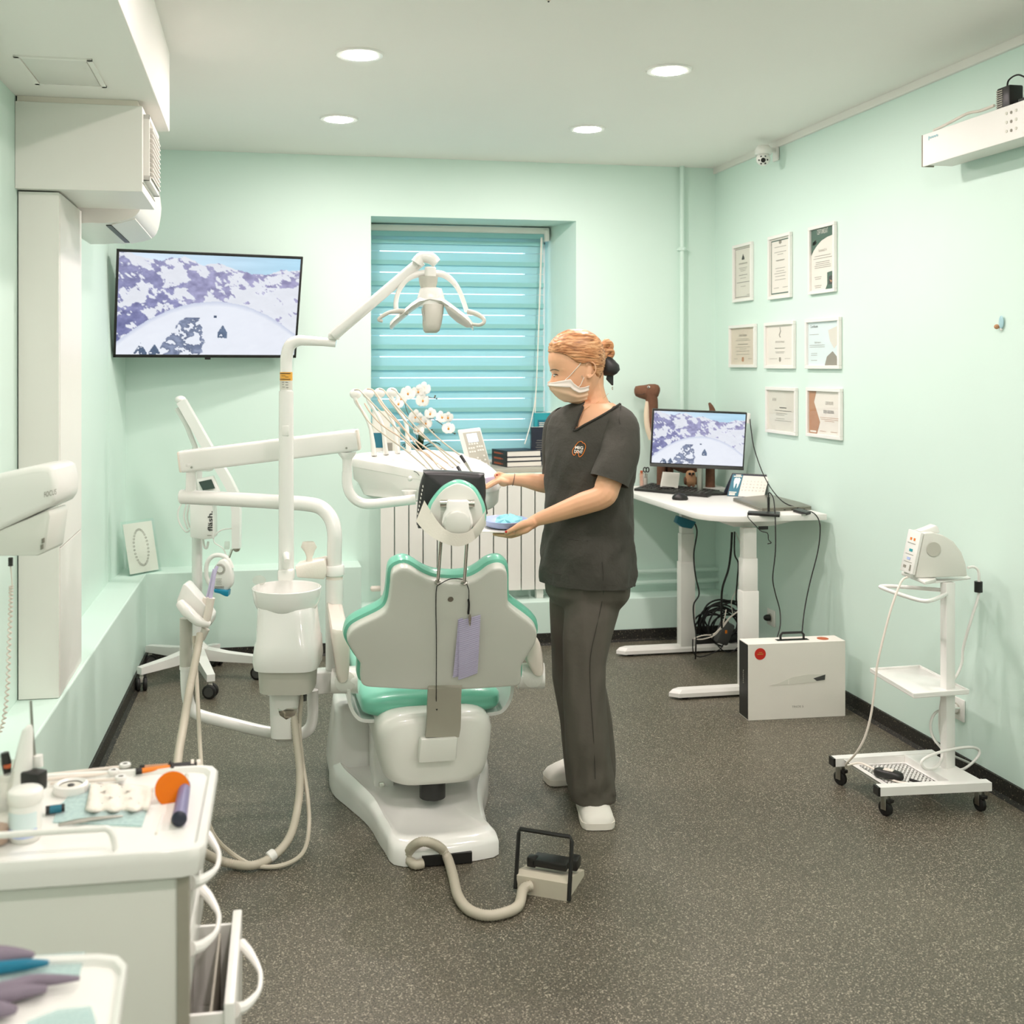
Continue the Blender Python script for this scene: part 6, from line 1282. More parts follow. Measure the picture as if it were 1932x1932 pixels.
mk('shell', g_loft([[rc+rv*(math.copysign(abs(math.cos(t_))**.6, math.cos(t_))*a2)+rs*(math.sin(t_)*b2)+UP*z_ for t_ in [2*math.pi*k/24 for k in range(24)]] for z_, a2, b2 in ((.006, .052, .024), (.015, .054, .025), (.026, .050, .023), (.03, .042, .017))]), 'black_plastic', rm, 50)
mk('pad', g_box(rc+UP*.031, (.034, .024, .004), .001, math.atan2(rv.y, rv.x)), 'warm_plastic', rm)
mk('strain_relief', g_tube([rb-rv*.01+UP*.012, rb+rv*.03+UP*.010], [.006, .004], 8, smooth=False), 'black_rubber', rm)
# ------------------------------------------------------------------ person in dark scrubs
from mathutils.bvhtree import BVHTree
from mathutils import noise
def proj(p):
    v = Vector(p)-CAM; d = v.dot(FW); return CX+FPX*v.dot(RT)/d, HY-FPX*v.z/d, d
PD = 3.98
per = thing('person', Vector((at(1110, 1000, PD).x, at(1110, 1000, PD).y, 0)), 'person in charcoal scrubs, face mask and white clogs holding a small blue tray', 'person')
PF = (RT*-.6-FW*.8); PLf = (RT*.8-FW*.6)          # torso facing and her left
# ---- head surface in profile pixels
HT = [(624, 1078, 1096, .012), (627, 1069, 1105, .030), (632, 1059, 1114, .046), (640, 1049, 1124, .058), (650, 1040, 1131, .067), (665, 1034, 1136, .074), (680, 1033, 1137, .076), (692, 1036, 1136, .075), (700, 1039, 1135, .074), (708, 1042, 1133, .071), (716, 1041, 1130, .068), (724, 1040, 1127, .064), (734, 1043, 1122, .059), (744, 1049, 1117, .053), (752, 1058, 1112, .045), (758, 1068, 1106, .034), (761, 1078, 1099, .018)]
HTA = np.array(HT); HDp = 3.97; HYAW = math.radians(14)
hcx = at(1088, 690, HDp)
def hring(y): return [float(np.interp(y, HTA[:, 0], HTA[:, k])) for k in (1, 2, 3)]
def hrot(p):
    v = p-hcx; c, s = math.cos(HYAW), math.sin(HYAW)
    x, d = v.dot(RT), v.dot(FW); return hcx+RT*(x*c-d*s)+FW*(x*s+d*c)+UP*v.z
def hs(px, py, side=-1, push=0.0, flat=True):
    xf_, xb, hw = hring(py); c = (xf_+xb)/2; hl = (xb-xf_)/2; s = max(-1, min(1, (px-c)/hl))
    w = hw*(1-.14*max(0, -s)**2)*(1-abs(s)**2.3)**(1/2.3)
    m = HDp/FPX; n = Vector((s/hl/m, 0, 0)); ln = Vector((math.copysign(abs(s)**1.3, s)/(hl*m), side*((w/hw)**1.3 if hw else 0)/hw, 0)); 
    ln = ln.normalized() if ln.length > 0 else Vector((0, 0, 0))
    p = at(px if abs(s) < 1 else c+hl*s, py, HDp)+FW*(side*w)+RT*(ln.x*push)+FW*(ln.y*push)
    return hrot(p)
def hloop(y, n=48, push=0.0):
    xf_, xb, hw = hring(y); c = (xf_+xb)/2; hl = (xb-xf_)/2; o = []
    for k in range(n):
        a = 2*math.pi*k/n; s = -math.cos(a); s = math.copysign(abs(s)**.93, s)
        o.append(hs(c+hl*s, y, 1 if math.sin(a) >= 0 else -1, push))
    return o
def cap(pts, rr):   # tube with round ends for the body
    P = [Vector(p) for p in pts]
    g = [g_tube(P, rr, 14, 5)]
    for p, r in ((P[0], rr[0]), (P[-1], rr[-1])): g.append(g_ell(p, (r, 0, 0), (0, r, 0), (0, 0, r), 14, 8))
    return g
parts = [g_loft([hloop(y) for y in (624.2, 627, 632, 640, 650, 660, 670, 680, 690, 698, 704, 710, 716, 722, 728, 734, 740, 746, 752, 757, 760.5)])]
# brow, nose
parts += cap([hs(1040, 699, -1, .0), hs(1052, 697, -1, -.002)], [.0045, .004]) + cap([hs(1040, 699, 1, .0), hs(1052, 697, 1, -.002)], [.0045, .004])
parts += cap([hrot(at(1043, 704, HDp)), hrot(at(1040, 716, HDp)), hrot(at(1036, 725, HDp))], [.006, .007, .009])
# ears
for sd in (-1, 1):
    eo = [(1093, 690), (1094, 685), (1098, 683), (1104, 685), (1107, 692), (1107, 700), (1104, 707), (1100, 712), (1097, 713), (1096, 708)]
    pe = [hs(x, y, sd, .004+.010*max(0, (x-1094)/13)) for x, y in eo]
    parts.append(g_tube(pe, .0034, 8, 4)); parts.append(g_ell(hs(1099, 700, sd, .001), RT*.010, FW*.003, UP*.018, 12, 8))
# neck, torso, arms
def tor(y, a, b, cx, d=PD): return ring(at(cx, y, d), PLf*a, PF*b, 40)
parts += cap([at(1112, 700, 4.0), at(1113, 730, 4.0), at(1118, 752, 4.0), at(1124, 775, 4.0), at(1124, 800, 4.0)], [.052, .050, .050, .056, .07])
parts.append(g_loft([tor(760, .070, .060, 1121), tor(770, .105, .072, 1120), tor(782, .130, .084, 1119), tor(800, .150, .096, 1118), tor(850, .150, .110, 1116), tor(920, .145, .108, 1112), tor(1000, .155, .110, 1108), tor(1090, .165, .12, 1108)]))
NA = [at(1178, 806, 3.87), at(1166, 860, 3.83), at(1147, 915, 3.80), at(1138, 936, 3.79), at(1100, 950, 3.81), at(1050, 968, 3.84), at(1012, 981, 3.86)]
parts += cap(NA, [.030, .042, .044, .041, .039, .030, .0215])
FA = [at(1052, 806, 4.10), at(1050, 860, 4.12), at(1052, 905, 4.12), at(1046, 914, 4.10), at(1018, 911, 4.09), at(990, 906, 4.08), at(966, 905, 4.07)]
parts += cap(FA, [.028, .038, .038, .036, .034, .026, .020])
# near hand: palm up under the tray, thumb on the rim
def flat_ell(c, u, v, w): return g_ell(c, u, v, w, 16, 10)
hd_ = 3.86
parts += cap([at(1016, 979, hd_), at(1006, 985, hd_), at(997, 991, hd_)], [.021, .0215, .020])
for dd_ in (-.024, -.008, .010, .028): parts += cap([at(1004, 987, hd_+dd_*.6), at(992, 998, hd_+dd_), at(977, 1004, hd_+dd_)], [.016, .0155, .0115])
fing = [((978, 1003), (962, 1008), (948, 1009), (938, 1009), -.020, .0078), ((977, 1004), (958, 1009), (944, 1009), (932, 1008), .000, .0082), ((978, 1005), (960, 1010), (947, 1010), (936, 1009), .020, .0078), ((982, 1007), (966, 1012), (956, 1012), (947, 1011), .038, .0068)]
for a, b, c, d, dd, r in fing:
    parts += cap([at(*a, hd_+dd), at(*b, hd_+dd), at(*c, hd_+dd*.9), at(*d, hd_+dd*.85)], [r*1.15, r*1.02, r*.92, r*.72])
parts += cap([at(1000, 986, hd_-.025), at(984, 990, hd_-.038), at(969, 998, hd_-.040), at(955, 1005, hd_-.034)], [.015, .0125, .0095, .0078])
# far hand resting on the tray edge
fd = 4.07
parts += cap([at(970, 905, fd), at(960, 905, fd), at(950, 907, fd)], [.020, .021, .022])
parts.append(flat_ell(at(950, 907, fd), (RT*.032-UP*.008), FW*.034, (UP*.015)))
for i, (a, b, c, d, dd, r) in enumerate((((940, 908), (931, 913), (923, 918), (917, 921), -.026, .0075), ((939, 906), (929, 911), (920, 916), (914, 920), -.009, .0078), ((940, 905), (930, 909), (921, 914), (915, 918), .009, .0075), ((943, 904), (935, 906), (928, 910), (922, 913), .025, .0065))):
    parts += cap([at(*a, fd+dd), at(*b, fd+dd), at(*c, fd+dd), at(*d, fd+dd)], [r*1.15, r, r*.9, r*.72])
parts += cap([at(955, 900, fd+.02), at(946, 896, fd+.01), at(939, 894, fd), at(935, 897, fd-.005)], [.012, .0098, .0085, .007])
# legs and feet inside the clothes
for px0, px1, y1, d0, d1 in ((1128, 1122, 1515, 3.93, 3.90), (1090, 1102, 1466, 4.06, 4.14)):
    parts += cap([at(px0, 1085, d0), at((px0+px1)/2-8, 1290, (d0+d1)/2), at(px1, y1, d1)], [.06, .034, .03])
V, Fc = join(*parts)
me = bpy.data.meshes.new('tmp'); me.from_pydata([tuple(v) for v in V], [], Fc); bm = bmesh.new(); bm.from_mesh(me); bmesh.ops.recalc_face_normals(bm, faces=list(bm.faces)); bm.to_mesh(me); bm.free()
ob = bpy.data.objects.new('tmp', me); COL.objects.link(ob)
m1 = ob.modifiers.new('r', 'REMESH'); m1.mode = 'VOXEL'; m1.voxel_size = .0030
m2 = ob.modifiers.new('s', 'SMOOTH'); m2.factor = .5; m2.iterations = 5
dg = bpy.context.evaluated_depsgraph_get(); me2 = bpy.data.meshes.new_from_object(ob.evaluated_get(dg))
V = [v.co.copy() for v in me2.vertices]; Fc = [list(p.vertices) for p in me2.polygons]
bpy.data.objects.remove(ob); bpy.data.meshes.remove(me); bpy.data.meshes.remove(me2)
mk('body', (V, Fc), 'skin', per, 180)
BB = BVHTree.FromPolygons(V, Fc)
def cast(px, py, bvh, push=.001, dflt=4.0):
    r = ray(px, py).normalized(); h_ = bvh.ray_cast(CAM, r)
    return (h_[0]-r*push) if h_[0] else at(px, py, dflt)
# ---- hair
HLX = [1030, 1035, 1050, 1060, 1072, 1084, 1094, 1102, 1108, 1116, 1128, 1140]; HLY = [664, 664, 668, 673, 683, 687, 685, 684, 698, 709, 714, 714]
n = 96; cols = []
for k in range(n):
    a = 2*math.pi*k/n; s = -math.cos(a); s = math.copysign(abs(s)**.93, s); sd = 1 if math.sin(a) >= 0 else -1; ym = 640
    for y in np.arange(640, 716, .5):
        xf_, xb, hw = hring(y); px = (xf_+xb)/2+(xb-xf_)/2*s
        if y <= np.interp(px, HLX, HLY): ym = y
    cols.append((s, sd, ym))
rg_ = []
NR = 26
for r in range(NR+1):
    t = r/NR; row = []
    for k, (s, sd, ym) in enumerate(cols):
        y = 624.0+(ym-624.0)*t
        xf_, xb, hw = hring(y); px = (xf_+xb)/2+(xb-xf_)/2*s
        pu = .0095*(1-t**4)+.0015+.0012*math.sin(y*1.1+3*math.sin(k*.4))*(t > .1)
        row.append(hs(px, y, sd, pu)+UP*(.005*(1-t)))
    rg_.append(row)
rg_.append([hs((hring(c[2])[0]+hring(c[2])[1])/2+(hring(c[2])[1]-hring(c[2])[0])/2*c[0], c[2], c[1], -.006) for c in cols])
gh = g_loft(rg_, False); gh = (gh[0], gh[1]+[list(range(n))[::-1]])
hair = mk('hair', gh, 'hair_blond', per, 180)
# combed strands swept to the knot
kn = hrot(at(1137, 676, HDp)); st = []
for i in range(46):
    rr2 = random.Random(300+i); sd = -1 if i % 5 else 1
    y0 = 634+i*1.15; x0 = float(np.interp(y0, [634, 650, 665, 680, 690], [1056, 1042, 1037, 1068, 1086]))+rr2.uniform(0, 6)
    y1 = 655+(y0-634)*.75; pts = []
    for t in np.linspace(0, 1, 9):
        px = x0+(1134-x0)*t; py = y0*(1-t)+y1*t-5.0*math.sin(math.pi*t)*(1 if y0 < 675 else .3)
        py = min(py, float(np.interp(px, HLX, HLY))-2); pts.append(hs(px, max(py, 629), sd, .0088+.001*rr2.random()))
    st.append(g_tube(pts, [.0004, .0014, .0015, .0014, .0006], 5, 3))
mk('combed_strands', join(*st), 'hair_blond', hair, 180, kind='stuff')
bun = []
for c, r, rt, tl in (((1148, 655), .016, .011, .2), ((1152, 668), .014, .010, -.4), ((1143, 664), .013, .010, .7), ((1147, 648), .010, .008, .1)):
    ctr = hrot(at(c[0], c[1], HDp)); bun.append(g_tube([ctr+(RT*math.cos(tl)+FW*.4)*(math.cos(t)*r)+(UP*math.cos(tl)+RT*.3)*(math.sin(t)*r) for t in [2*math.pi*k/10 for k in range(10)]], rt, 10, 3, closed=True))
bun.append(g_tube([hrot(at(1132, 668, HDp)), hrot(at(1140, 672, HDp)), hrot(at(1146, 668, HDp))], [.022, .018, .014], 12))
mk('hair_bun', join(*bun), 'hair_blond', hair, 180)
scr = []
sc0 = hrot(at(1151, 692, HDp))
scr.append(g_loft([[sc0+UP*z_*1.1+RT*(x_+math.cos(a)*w_*1.2*(1+.12*math.sin(3*a+i)))+FW*(math.sin(a)*w_*.9) for a in [2*math.pi*k/20 for k in range(20)]] for i, (z_, x_, w_) in enumerate(((.036, -.014, .006), (.032, -.010, .016), (.020, -.004, .022), (.006, .002, .029), (-.010, .006, .031), (-.022, .006, .025), (-.030, .004, .012)))]))
scr.append(g_prism([hrot(at(x, y, HDp)) for x, y in ((1150, 706), (1162, 708), (1162, 727), (1160, 728), (1148, 716))], FW*.02, .004))
sc_o = mk('scrunchie', join(scr[0]), 'black_leather', hair, 80)
mk('scrunchie_tail', join(scr[1]), 'black_leather', sc_o, 60)
mk('pendant', g_ell(hrot(at(1160, 733, HDp)), RT*.003, FW*.003, UP*.006, 8, 6), 'chrome', sc_o)
# ---- face details, mask
mk('eyebrow', g_tube([cast(1038.5, 699, BB), cast(1044, 697, BB), cast(1051, 698, BB), cast(1055, 700, BB)], [.0016, .0026, .0022, .0008], 6), 'stem', per)
eye = mk('eye', g_ell(cast(1047.5, 708, BB, -.0015), RT*.0075, FW*.003, UP*.0042, 12, 8), 'paper', per)
mk('iris', g_ell(cast(1046, 708.6, BB, .0022), RT*.0034, FW*.0016, UP*.0042, 10, 6), 'black_plastic', eye)
mk('eyelashes', g_tube([cast(1042.5, 707.5, BB, .002), cast(1046, 706.3, BB, .003), cast(1050, 706.6, BB, .002), cast(1053, 708.2, BB, .001)], [.0010, .0019, .0019, .0008], 6), 'black_plastic', eye)
mk('earring', g_tube([cast(1098.5, 711, BB, .002)+RT*(math.cos(t)*.003)+UP*(math.sin(t)*.0038) for t in [2*math.pi*k/8 for k in range(8)]], .0006, 5, 2, closed=True), 'chrome', per)
TX = [1034, 1040, 1050, 1060, 1065, 1069, 1080, 1090, 1098]; TY = [724, 722, 718.5, 716, 715, 722, 731, 730, 727]
BX = [1034, 1040, 1048, 1058, 1068, 1080, 1090, 1100]; BY = [729, 737, 746, 754, 758.5, 758, 756, 753]
def mask_pt(a, v, push):
    sd = -1 if a >= 0 else 1; px = 1035.5+63.5*abs(a)**1.7; y0 = np.interp(px, TX, TY); y1 = np.interp(px, BX, BY); py = float(y0+(y1-y0)*v)
    pl = .0016*math.cos(v*math.pi*6)*min(1, abs(a)*3)
    ff = (1-abs(a)**1.5)
    return hs(max(px, hring(py)[0]), min(py, 760.3), sd, push+pl+.010*ff*(1-abs(v-.35)))
def mask_grid(v0, v1, push, nv):
    A = np.linspace(-1, 1, 61); Vv = []; Ff = []
    for j in range(nv+1):
        for a in A: Vv.append(mask_pt(float(a), v0+(v1-v0)*j/nv, push))
    m_ = len(A)
    for j in range(nv):
        for i in range(m_-1): Ff.append([j*m_+i, j*m_+i+1, (j+1)*m_+i+1, (j+1)*m_+i])
    return Vv, Ff
msk = mk('face_mask', mask_grid(.30, 1.0, .0065, 14), 'mask_peach_shade', per, 60)
msk2 = mk('mask_upper_fold', mask_grid(0, .36, .0085, 6), 'mask_white', msk, 60)
for o in (msk, msk2):
    md = o.modifiers.new('s', 'SOLIDIFY'); md.thickness = .0012
mk('ear_loop', g_tube([cast(1066, 717, BB, .010), cast(1074, 710, BB, .004), cast(1084, 699, BB, .003), cast(1092, 690, BB, .004), cast(1096, 684.5, BB, .004)], .0013, 6), 'paper', msk)
mk('ear_loop', g_tube([cast(1069, 731, BB, .010), cast(1082, 735, BB, .008), cast(1094, 728, BB, .006), cast(1099, 718, BB, .003), cast(1102, 712, BB, .003)], .0013, 6), 'paper', msk)
mk('necklace', g_tube([cast(1148, 742, BB, .001), cast(1140, 750, BB, .001), cast(1128, 759, BB, .0012), cast(1112, 767, BB, .0012), cast(1100, 776, BB, .0012), cast(1094, 784, BB, .0012)], .0005, 5), 'gold_print', per)
# ---- tunic
def tr2(y, a, b, cx, d=PD, ph=0):
    o = []; c = at(cx, y, d)
    for k in range(84):
        t = 2*math.pi*k/84; f = 1+.022*math.sin(4*t+y*.045)+.014*math.sin(9*t-y*.06+1)+.05*noise.noise(Vector((math.cos(t)*2.2, math.sin(t)*2.2+y*.012, y*.016)))+.04*noise.noise(Vector((math.cos(t)*5+y*.03, math.sin(t)*5, y*.02)))+.03*(.5-abs(noise.noise(Vector((math.cos(t)*3.1-y*.022, math.sin(t)*3.1+3, y*.021)))))
        f = 1+(f-1)*min(1, max(0, (y-790)/120))
        o.append(c+PLf*(math.cos(t)*a*f)+PF*(math.sin(t)*b*f))
    return o
TR = [(757, .064, .058, 1124), (761, .088, .066, 1122), (767, .118, .076, 1121), (776, .148, .088, 1120), (788, .168, .098, 1119), (805, .180, .108, 1118), (830, .182, .118, 1117), (855, .178, .124, 1116), (885, .170, .124, 1114), (920, .162, .122, 1112), (960, .164, .122, 1110), (1000, .170, .126, 1109), (1040, .176, .134, 1109), (1075, .178, .138, 1109), (1098, .178, .138, 1109)]
TRA = np.array(TR)
rows2 = []
for y in np.concatenate([np.arange(757, 850, 3), np.arange(850, 1099, 8), [1098]]):
    a, b, cx = [float(np.interp(y, TRA[:, 0], TRA[:, k])) for k in (1, 2, 3)]
    rows2.append(tr2(float(y), a, b, cx))
# hem rises at the front
hem = []
for p in rows2[-1]:
    s_ = (p-at(1109, 1098, PD)).dot(PF)/.138; hem.append(p+UP*(.045*max(0, s_)**1.5))
rows2[-1] = hem
rows2.append([p+(at(1109, 1090, PD)-p).normalized()*.010 for p in hem])
gt = g_loft(rows2, False)
VP = [(1104, 752), (1098, 772), (1083, 812), (1110, 798), (1150, 777), (1176, 757), (1150, 735), (1110, 735)]
def inpoly(x, y, P):
    c = False; j = len(P)-1
    for i in range(len(P)):
        if (P[i][1] > y) != (P[j][1] > y) and x < (P[j][0]-P[i][0])*(y-P[i][1])/(P[j][1]-P[i][1])+P[i][0]: c = not c
        j = i
    return c
TB0 = BVHTree.FromPolygons(gt[0], gt[1])
keepf = []
for f in gt[1]:
    c = sum((gt[0][i] for i in f), Vector())/len(f); x, y, d = proj(c)
    if inpoly(x, y, VP) and (c-at(1118, 790, PD)).dot(FW) < .03: continue
    keepf.append(f)
def sleeve(pts, rr, n=36):
    P = spl([Vector(p) for p in pts], 6); m = len(P); R_ = lerpl(rr, m); o = []
    for i, p in enumerate(P):
        t = (P[min(i+1, m-1)]-P[max(i-1, 0)]).normalized(); u = t.cross(FW).normalized(); w = t.cross(u)
        o.append([p+u*(math.cos(a)*R_[i]*(1+.03*math.sin(3*a+i*.5)))+w*(math.sin(a)*R_[i]*.95) for a in [2*math.pi*k/n for k in range(n)]])
    o.append([P[-1]+(q-P[-1])*.93+(P[-2]-P[-1])*.05 for q in o[-1]])
    o.append([P[-3]+(q-P[-1])*.90 for q in o[-1]])
    return g_loft(o, False)
s1 = sleeve([at(1158, 786, 3.94), at(1172, 806, 3.88), at(1170, 850, 3.84), at(1158, 885, 3.81), at(1150, 908, 3.80)], [.045, .063, .068, .068, .068])
s2 = sleeve([at(1068, 786, 4.06), at(1056, 806, 4.10), at(1053, 850, 4.12), at(1052, 895, 4.13)], [.045, .058, .060, .058])
tun = mk('scrub_top', join((gt[0], keepf), s1, s2), 'scrub', per, 80)
md = tun.modifiers.new('s', 'SOLIDIFY'); md.thickness = .002
TB = BVHTree.FromPolygons(*join((gt[0], keepf), s1, s2))
def tp_(px, py, push=.003): return cast(px, py, TB0, push, 3.9)
mk('neck_trim', g_tube([tp_(1104, 757), tp_(1099, 771), tp_(1091, 790), tp_(1083, 812), tp_(1104, 801), tp_(1130, 787), tp_(1152, 774), tp_(1170, 762)], .0042, 8, 5), 'scrub_trim', tun)
for pts in ([(1172, 762), (1171, 775), (1168, 790), (1170, 800)], [(1052, 1012), (1080, 1018), (1110, 1020)], [(1136, 1060), (1138, 1080), (1138, 1096)]):
    mk('seam', g_tube([cast(x, y, TB, .0012, 3.9) for x, y in pts], .0012, 5), 'scrub_trim', tun)
lg_ = [(1088, 838), (1092, 834), (1097, 833), (1100, 836), (1103, 837), (1105, 842), (1103, 850), (1099, 858), (1094, 862), (1092, 860), (1091, 853), (1088, 853), (1084, 859), (1081, 857), (1080, 851), (1083, 845)]
mk('tooth_logo', g_tube([cast(x, y, TB, .002, 3.9) for x, y in lg_], .0011, 6, 3, closed=True), 'orange', tun)
for s_, cy, fit_, m_ in (('MIG', 845, 15.5, 'paper'), ('DENT', 852.5, 16, 'paper')):
    gt_ = g_text(s_, 8.0, (0, 0, 0), (1, 0, 0), (0, 1, 0), lift=0, fit=fit_, bold=.03)
    mk('logo_text', ([cast(1092+v.x+(cy-848)*-.15, cy-v.y+v.x*.10, TB, .0022, 3.9) for v in gt_[0]], gt_[1]), m_, tun, 0)
# ---- trousers
def legr(rows, dn):
    out = []
    for y, cx, w, dd in rows:
        c = at(cx, y, dd); o = []
        for k in range(56):
            t = 2*math.pi*k/56; f = 1+.03*math.sin(3*t+y*.018+dn)+.02*math.sin(7*t-y*.03); hw = w*dd/FPX
            o.append(c+RT*(math.cos(t)*hw*f)+FW*(math.sin(t)*hw*1.08*f))
        out.append(o)
    return out
near = [(1075, 1116, 48, 3.97), (1100, 1120, 52, 3.965), (1125, 1119, 52, 3.955), (1160, 1114, 50, 3.935), (1200, 1107, 46, 3.92), (1250, 1103, 40, 3.90), (1310, 1103, 40, 3.89), (1390, 1107, 41, 3.88), (1450, 1112, 43, 3.89), (1490, 1116, 44.5, 3.90), (1508, 1118, 43, 3.90)]
far = [(1085, 1094, 50, 4.03), (1130, 1090, 52, 4.06), (1190, 1086, 47, 4.08), (1280, 1092, 49, 4.10), (1357, 1104, 49, 4.12), (1430, 1111, 49, 4.13), (1465, 1114, 48, 4.13), (1480, 1115, 46, 4.13)]
V, Fc = join(g_loft(legr(near, 0)), g_loft(legr(far, 2)), g_loft([ring(at(1108, y, PD), PLf*a, PF*b, 40) for y, a, b in ((1040, .155, .115), (1085, .165, .125), (1120, .16, .12), (1140, .13, .1))]))
me = bpy.data.meshes.new('tmp'); me.from_pydata([tuple(v) for v in V], [], Fc); bm = bmesh.new(); bm.from_mesh(me); bmesh.ops.recalc_face_normals(bm, faces=list(bm.faces)); bm.to_mesh(me); bm.free()
ob = bpy.data.objects.new('tmp', me); COL.objects.link(ob)
m1 = ob.modifiers.new('r', 'REMESH'); m1.mode = 'VOXEL'; m1.voxel_size = .008
m2 = ob.modifiers.new('s', 'SMOOTH'); m2.factor = .5; m2.iterations = 4
dg = bpy.context.evaluated_depsgraph_get(); me2 = bpy.data.meshes.new_from_object(ob.evaluated_get(dg))
V = [v.co.copy() for v in me2.vertices]; Fc = [list(p.vertices) for p in me2.polygons]
bpy.data.objects.remove(ob); bpy.data.meshes.remove(me); bpy.data.meshes.remove(me2)
for i, v in enumerate(V):
    x, y, d = proj(v)
    amp = (.004+.007*max(0, (y-1380)/150))*(1 if y < 1500 else .2)
    k_ = math.sin(x*.22+y*.03+d*9)*.4+1.6*noise.noise(Vector((x*.045, y*.011, d*7)))+math.sin(y*.10+x*.06)*.6*max(0, (y-1400)/120)
    V[i] = v+(RT*.3-FW)*(amp*k_)
    V[i].z = max(V[i].z, .012)
tro = mk('trousers', (V, Fc), 'trouser', per, 180)
TT = BVHTree.FromPolygons(V, Fc)
mk('side_seam', g_tube([cast(x, y, TT, .0022, 3.85) for x, y in ((1140, 1105), (1135, 1140), (1124, 1190), (1114, 1240), (1114, 1300), (1119, 1380), (1122, 1440), (1123, 1470))], .0012, 5), 'scrub_trim', tro)
# ---- clogs
def clog(toe, dr, L, sc=1.0):
    sd = Vector((-dr.y, dr.x, 0)); up_r = []; so_r = []
    for t, w, h, z0 in ((0, .022, .022, .022), (.02, .040, .040, .02), (.08, .050, .056, .02), (.2, .052, .070, .02), (.38, .050, .088, .02), (.5, .046, .092, .02), (.75, .044, .07, .02), (.95, .040, .065, .02), (1, .03, .05, .022)):
        c = toe+dr*(-L*t); up_r.append([Vector((c+sd*x).to_tuple()[:2]+(z,)) for x, z in [(w*math.cos(a)*sc, z0+(h-z0)*max(0, math.sin(a))**.7) for a in [math.pi*k/14 for k in range(15)]]])
        ww = w*1.06*sc; so_r.append([Vector((c+sd*x).to_tuple()[:2]+(z,)) for x, z in ((-ww*.96, .002), (ww*.96, .002), (ww, .012), (ww, .024), (-ww, .024), (-ww, .012))])
    return g_loft(up_r), g_loft(so_r)
t1 = F(1131, 1568); d1 = (-FW*.96+RT*.05).normalized(); u_, s_ = clog(Vector((t1.x, t1.y, 0)), d1, .26, 1.08)
cg = mk('clog', u_, 'shoe_white', per, 60); mk('clog_sole', s_, 'cloth_white', cg, 40)
t2 = F(1029, 1477); d2 = (-RT*.93-FW*.25).normalized(); u_, s_ = clog(Vector((t2.x, t2.y, 0)), d2, .26)
cg = mk('clog', u_, 'shoe_white', per, 60); mk('clog_sole', s_, 'cloth_white', cg, 40)
# nails, bracelet
mk('thumb_nail', g_ell(cast(955, 1003.5, BB, .0005), RT*.0045, FW*.0016, UP*.0042, 10, 6), 'nail_red', per)
mk('thumb_nail', g_ell(cast(937.5, 896, BB, .0005), RT*.004, FW*.0016, UP*.003, 10, 6), 'nail_red', per)
bc_ = at(969, 905, 4.07)
mk('bracelet', g_tube([bc_+FW*(math.cos(t)*.0215)+UP*(math.sin(t)*.0215)+RT*(.004*math.sin(t)) for t in [2*math.pi*k/16 for k in range(16)]], .0011, 6, 2, closed=True), 'ink', per)
# ------------------------------------------------------------------ things in and by the hands
zt_ = at(950, 1000, 3.86).z+.004
tb_ = thing('dental_tray', at(945, 1000, 3.9), 'lilac-blue dish held on a white sheet in the hand', 'tray')
def tq(px, py, z): return F(px, py, z)
ctr = at(953, 983, 3.93); zc = ctr.z
def er(ax, ay, z): return [Vector((ctr.x, ctr.y, z))+RT*(math.cos(a)*ax)+FW*(math.sin(a)*ay) for a in [2*math.pi*k/40 for k in range(40)]]
zb3 = at(950, 1002, 3.88).z
mk('dish', g_loft([er(.055, .075, zb3+.010), er(.066, .09, zb3+.013), er(.078, .104, zb3+.030), er(.081, .107, zb3+.034), er(.080, .106, zb3+.036), er(.075, .101, zb3+.034), er(.062, .086, zb3+.018), er(.02, .03, zb3+.016)]), 'tray_blue', tb_, 50)
mk('paper_liner', g_prism([Vector((ctr.x, ctr.y, zb3+.004))+RT*x+FW*y for x, y in ((-.115, -.10), (-.02, -.115), (.06, -.09), (.06, .10), (-.115, .10))], UP*.003), 'paper', tb_, 0)
wad = []
tw = thing('tissue_wad', Vector((ctr.x, ctr.y, zb3+.02)), 'crumpled turquoise tissue lying in the lilac dish', 'tissue')
rng2 = np.random.RandomState(9); rgs = []
for i, (z_, k_) in enumerate(((.0, .9), (.006, 1), (.014, .85), (.022, .6), (.028, .3))):
    rgs.append([Vector((ctr.x, ctr.y, zb3+.020+z_+.006*rng2.rand()))+RT*(.015+math.cos(a)*.05*k_*(.75+.5*rng2.rand()))+FW*(math.sin(a)*.07*k_*(.75+.5*rng2.rand())) for a in [2*math.pi*k/22 for k in range(22)]])
mk('wad', g_loft(rgs), 'tissue_teal', tw, 0)
gn = thing('tray_napkin', at(925, 906, 4.09), 'grey folded napkin pinched between fingers at the tray edge', 'napkin')
mk('fold', g_prism([at(x, y, 4.10) for x, y in ((915, 902), (936, 898), (946, 899), (935, 910), (918, 917))], FW*.012, .002), 'lavender', gn)
# ------------------------------------------------------------------ equipment cart in the foreground
CZt = .78
ct = thing('equipment_cart', Vector((F(150, 1520, CZt).x, F(150, 1520, CZt).y, 0)), 'white dental cabinet cart with side drawers, one pulled out', 'cart')
FL, FR, NR_, NL = F(-260, 1452, CZt), F(413, 1441, CZt), F(386, 1602, CZt), F(-330, 1622, CZt)
cu1 = (FR-FL).normalized(); cu2 = Vector((-cu1.y, cu1.x, 0))
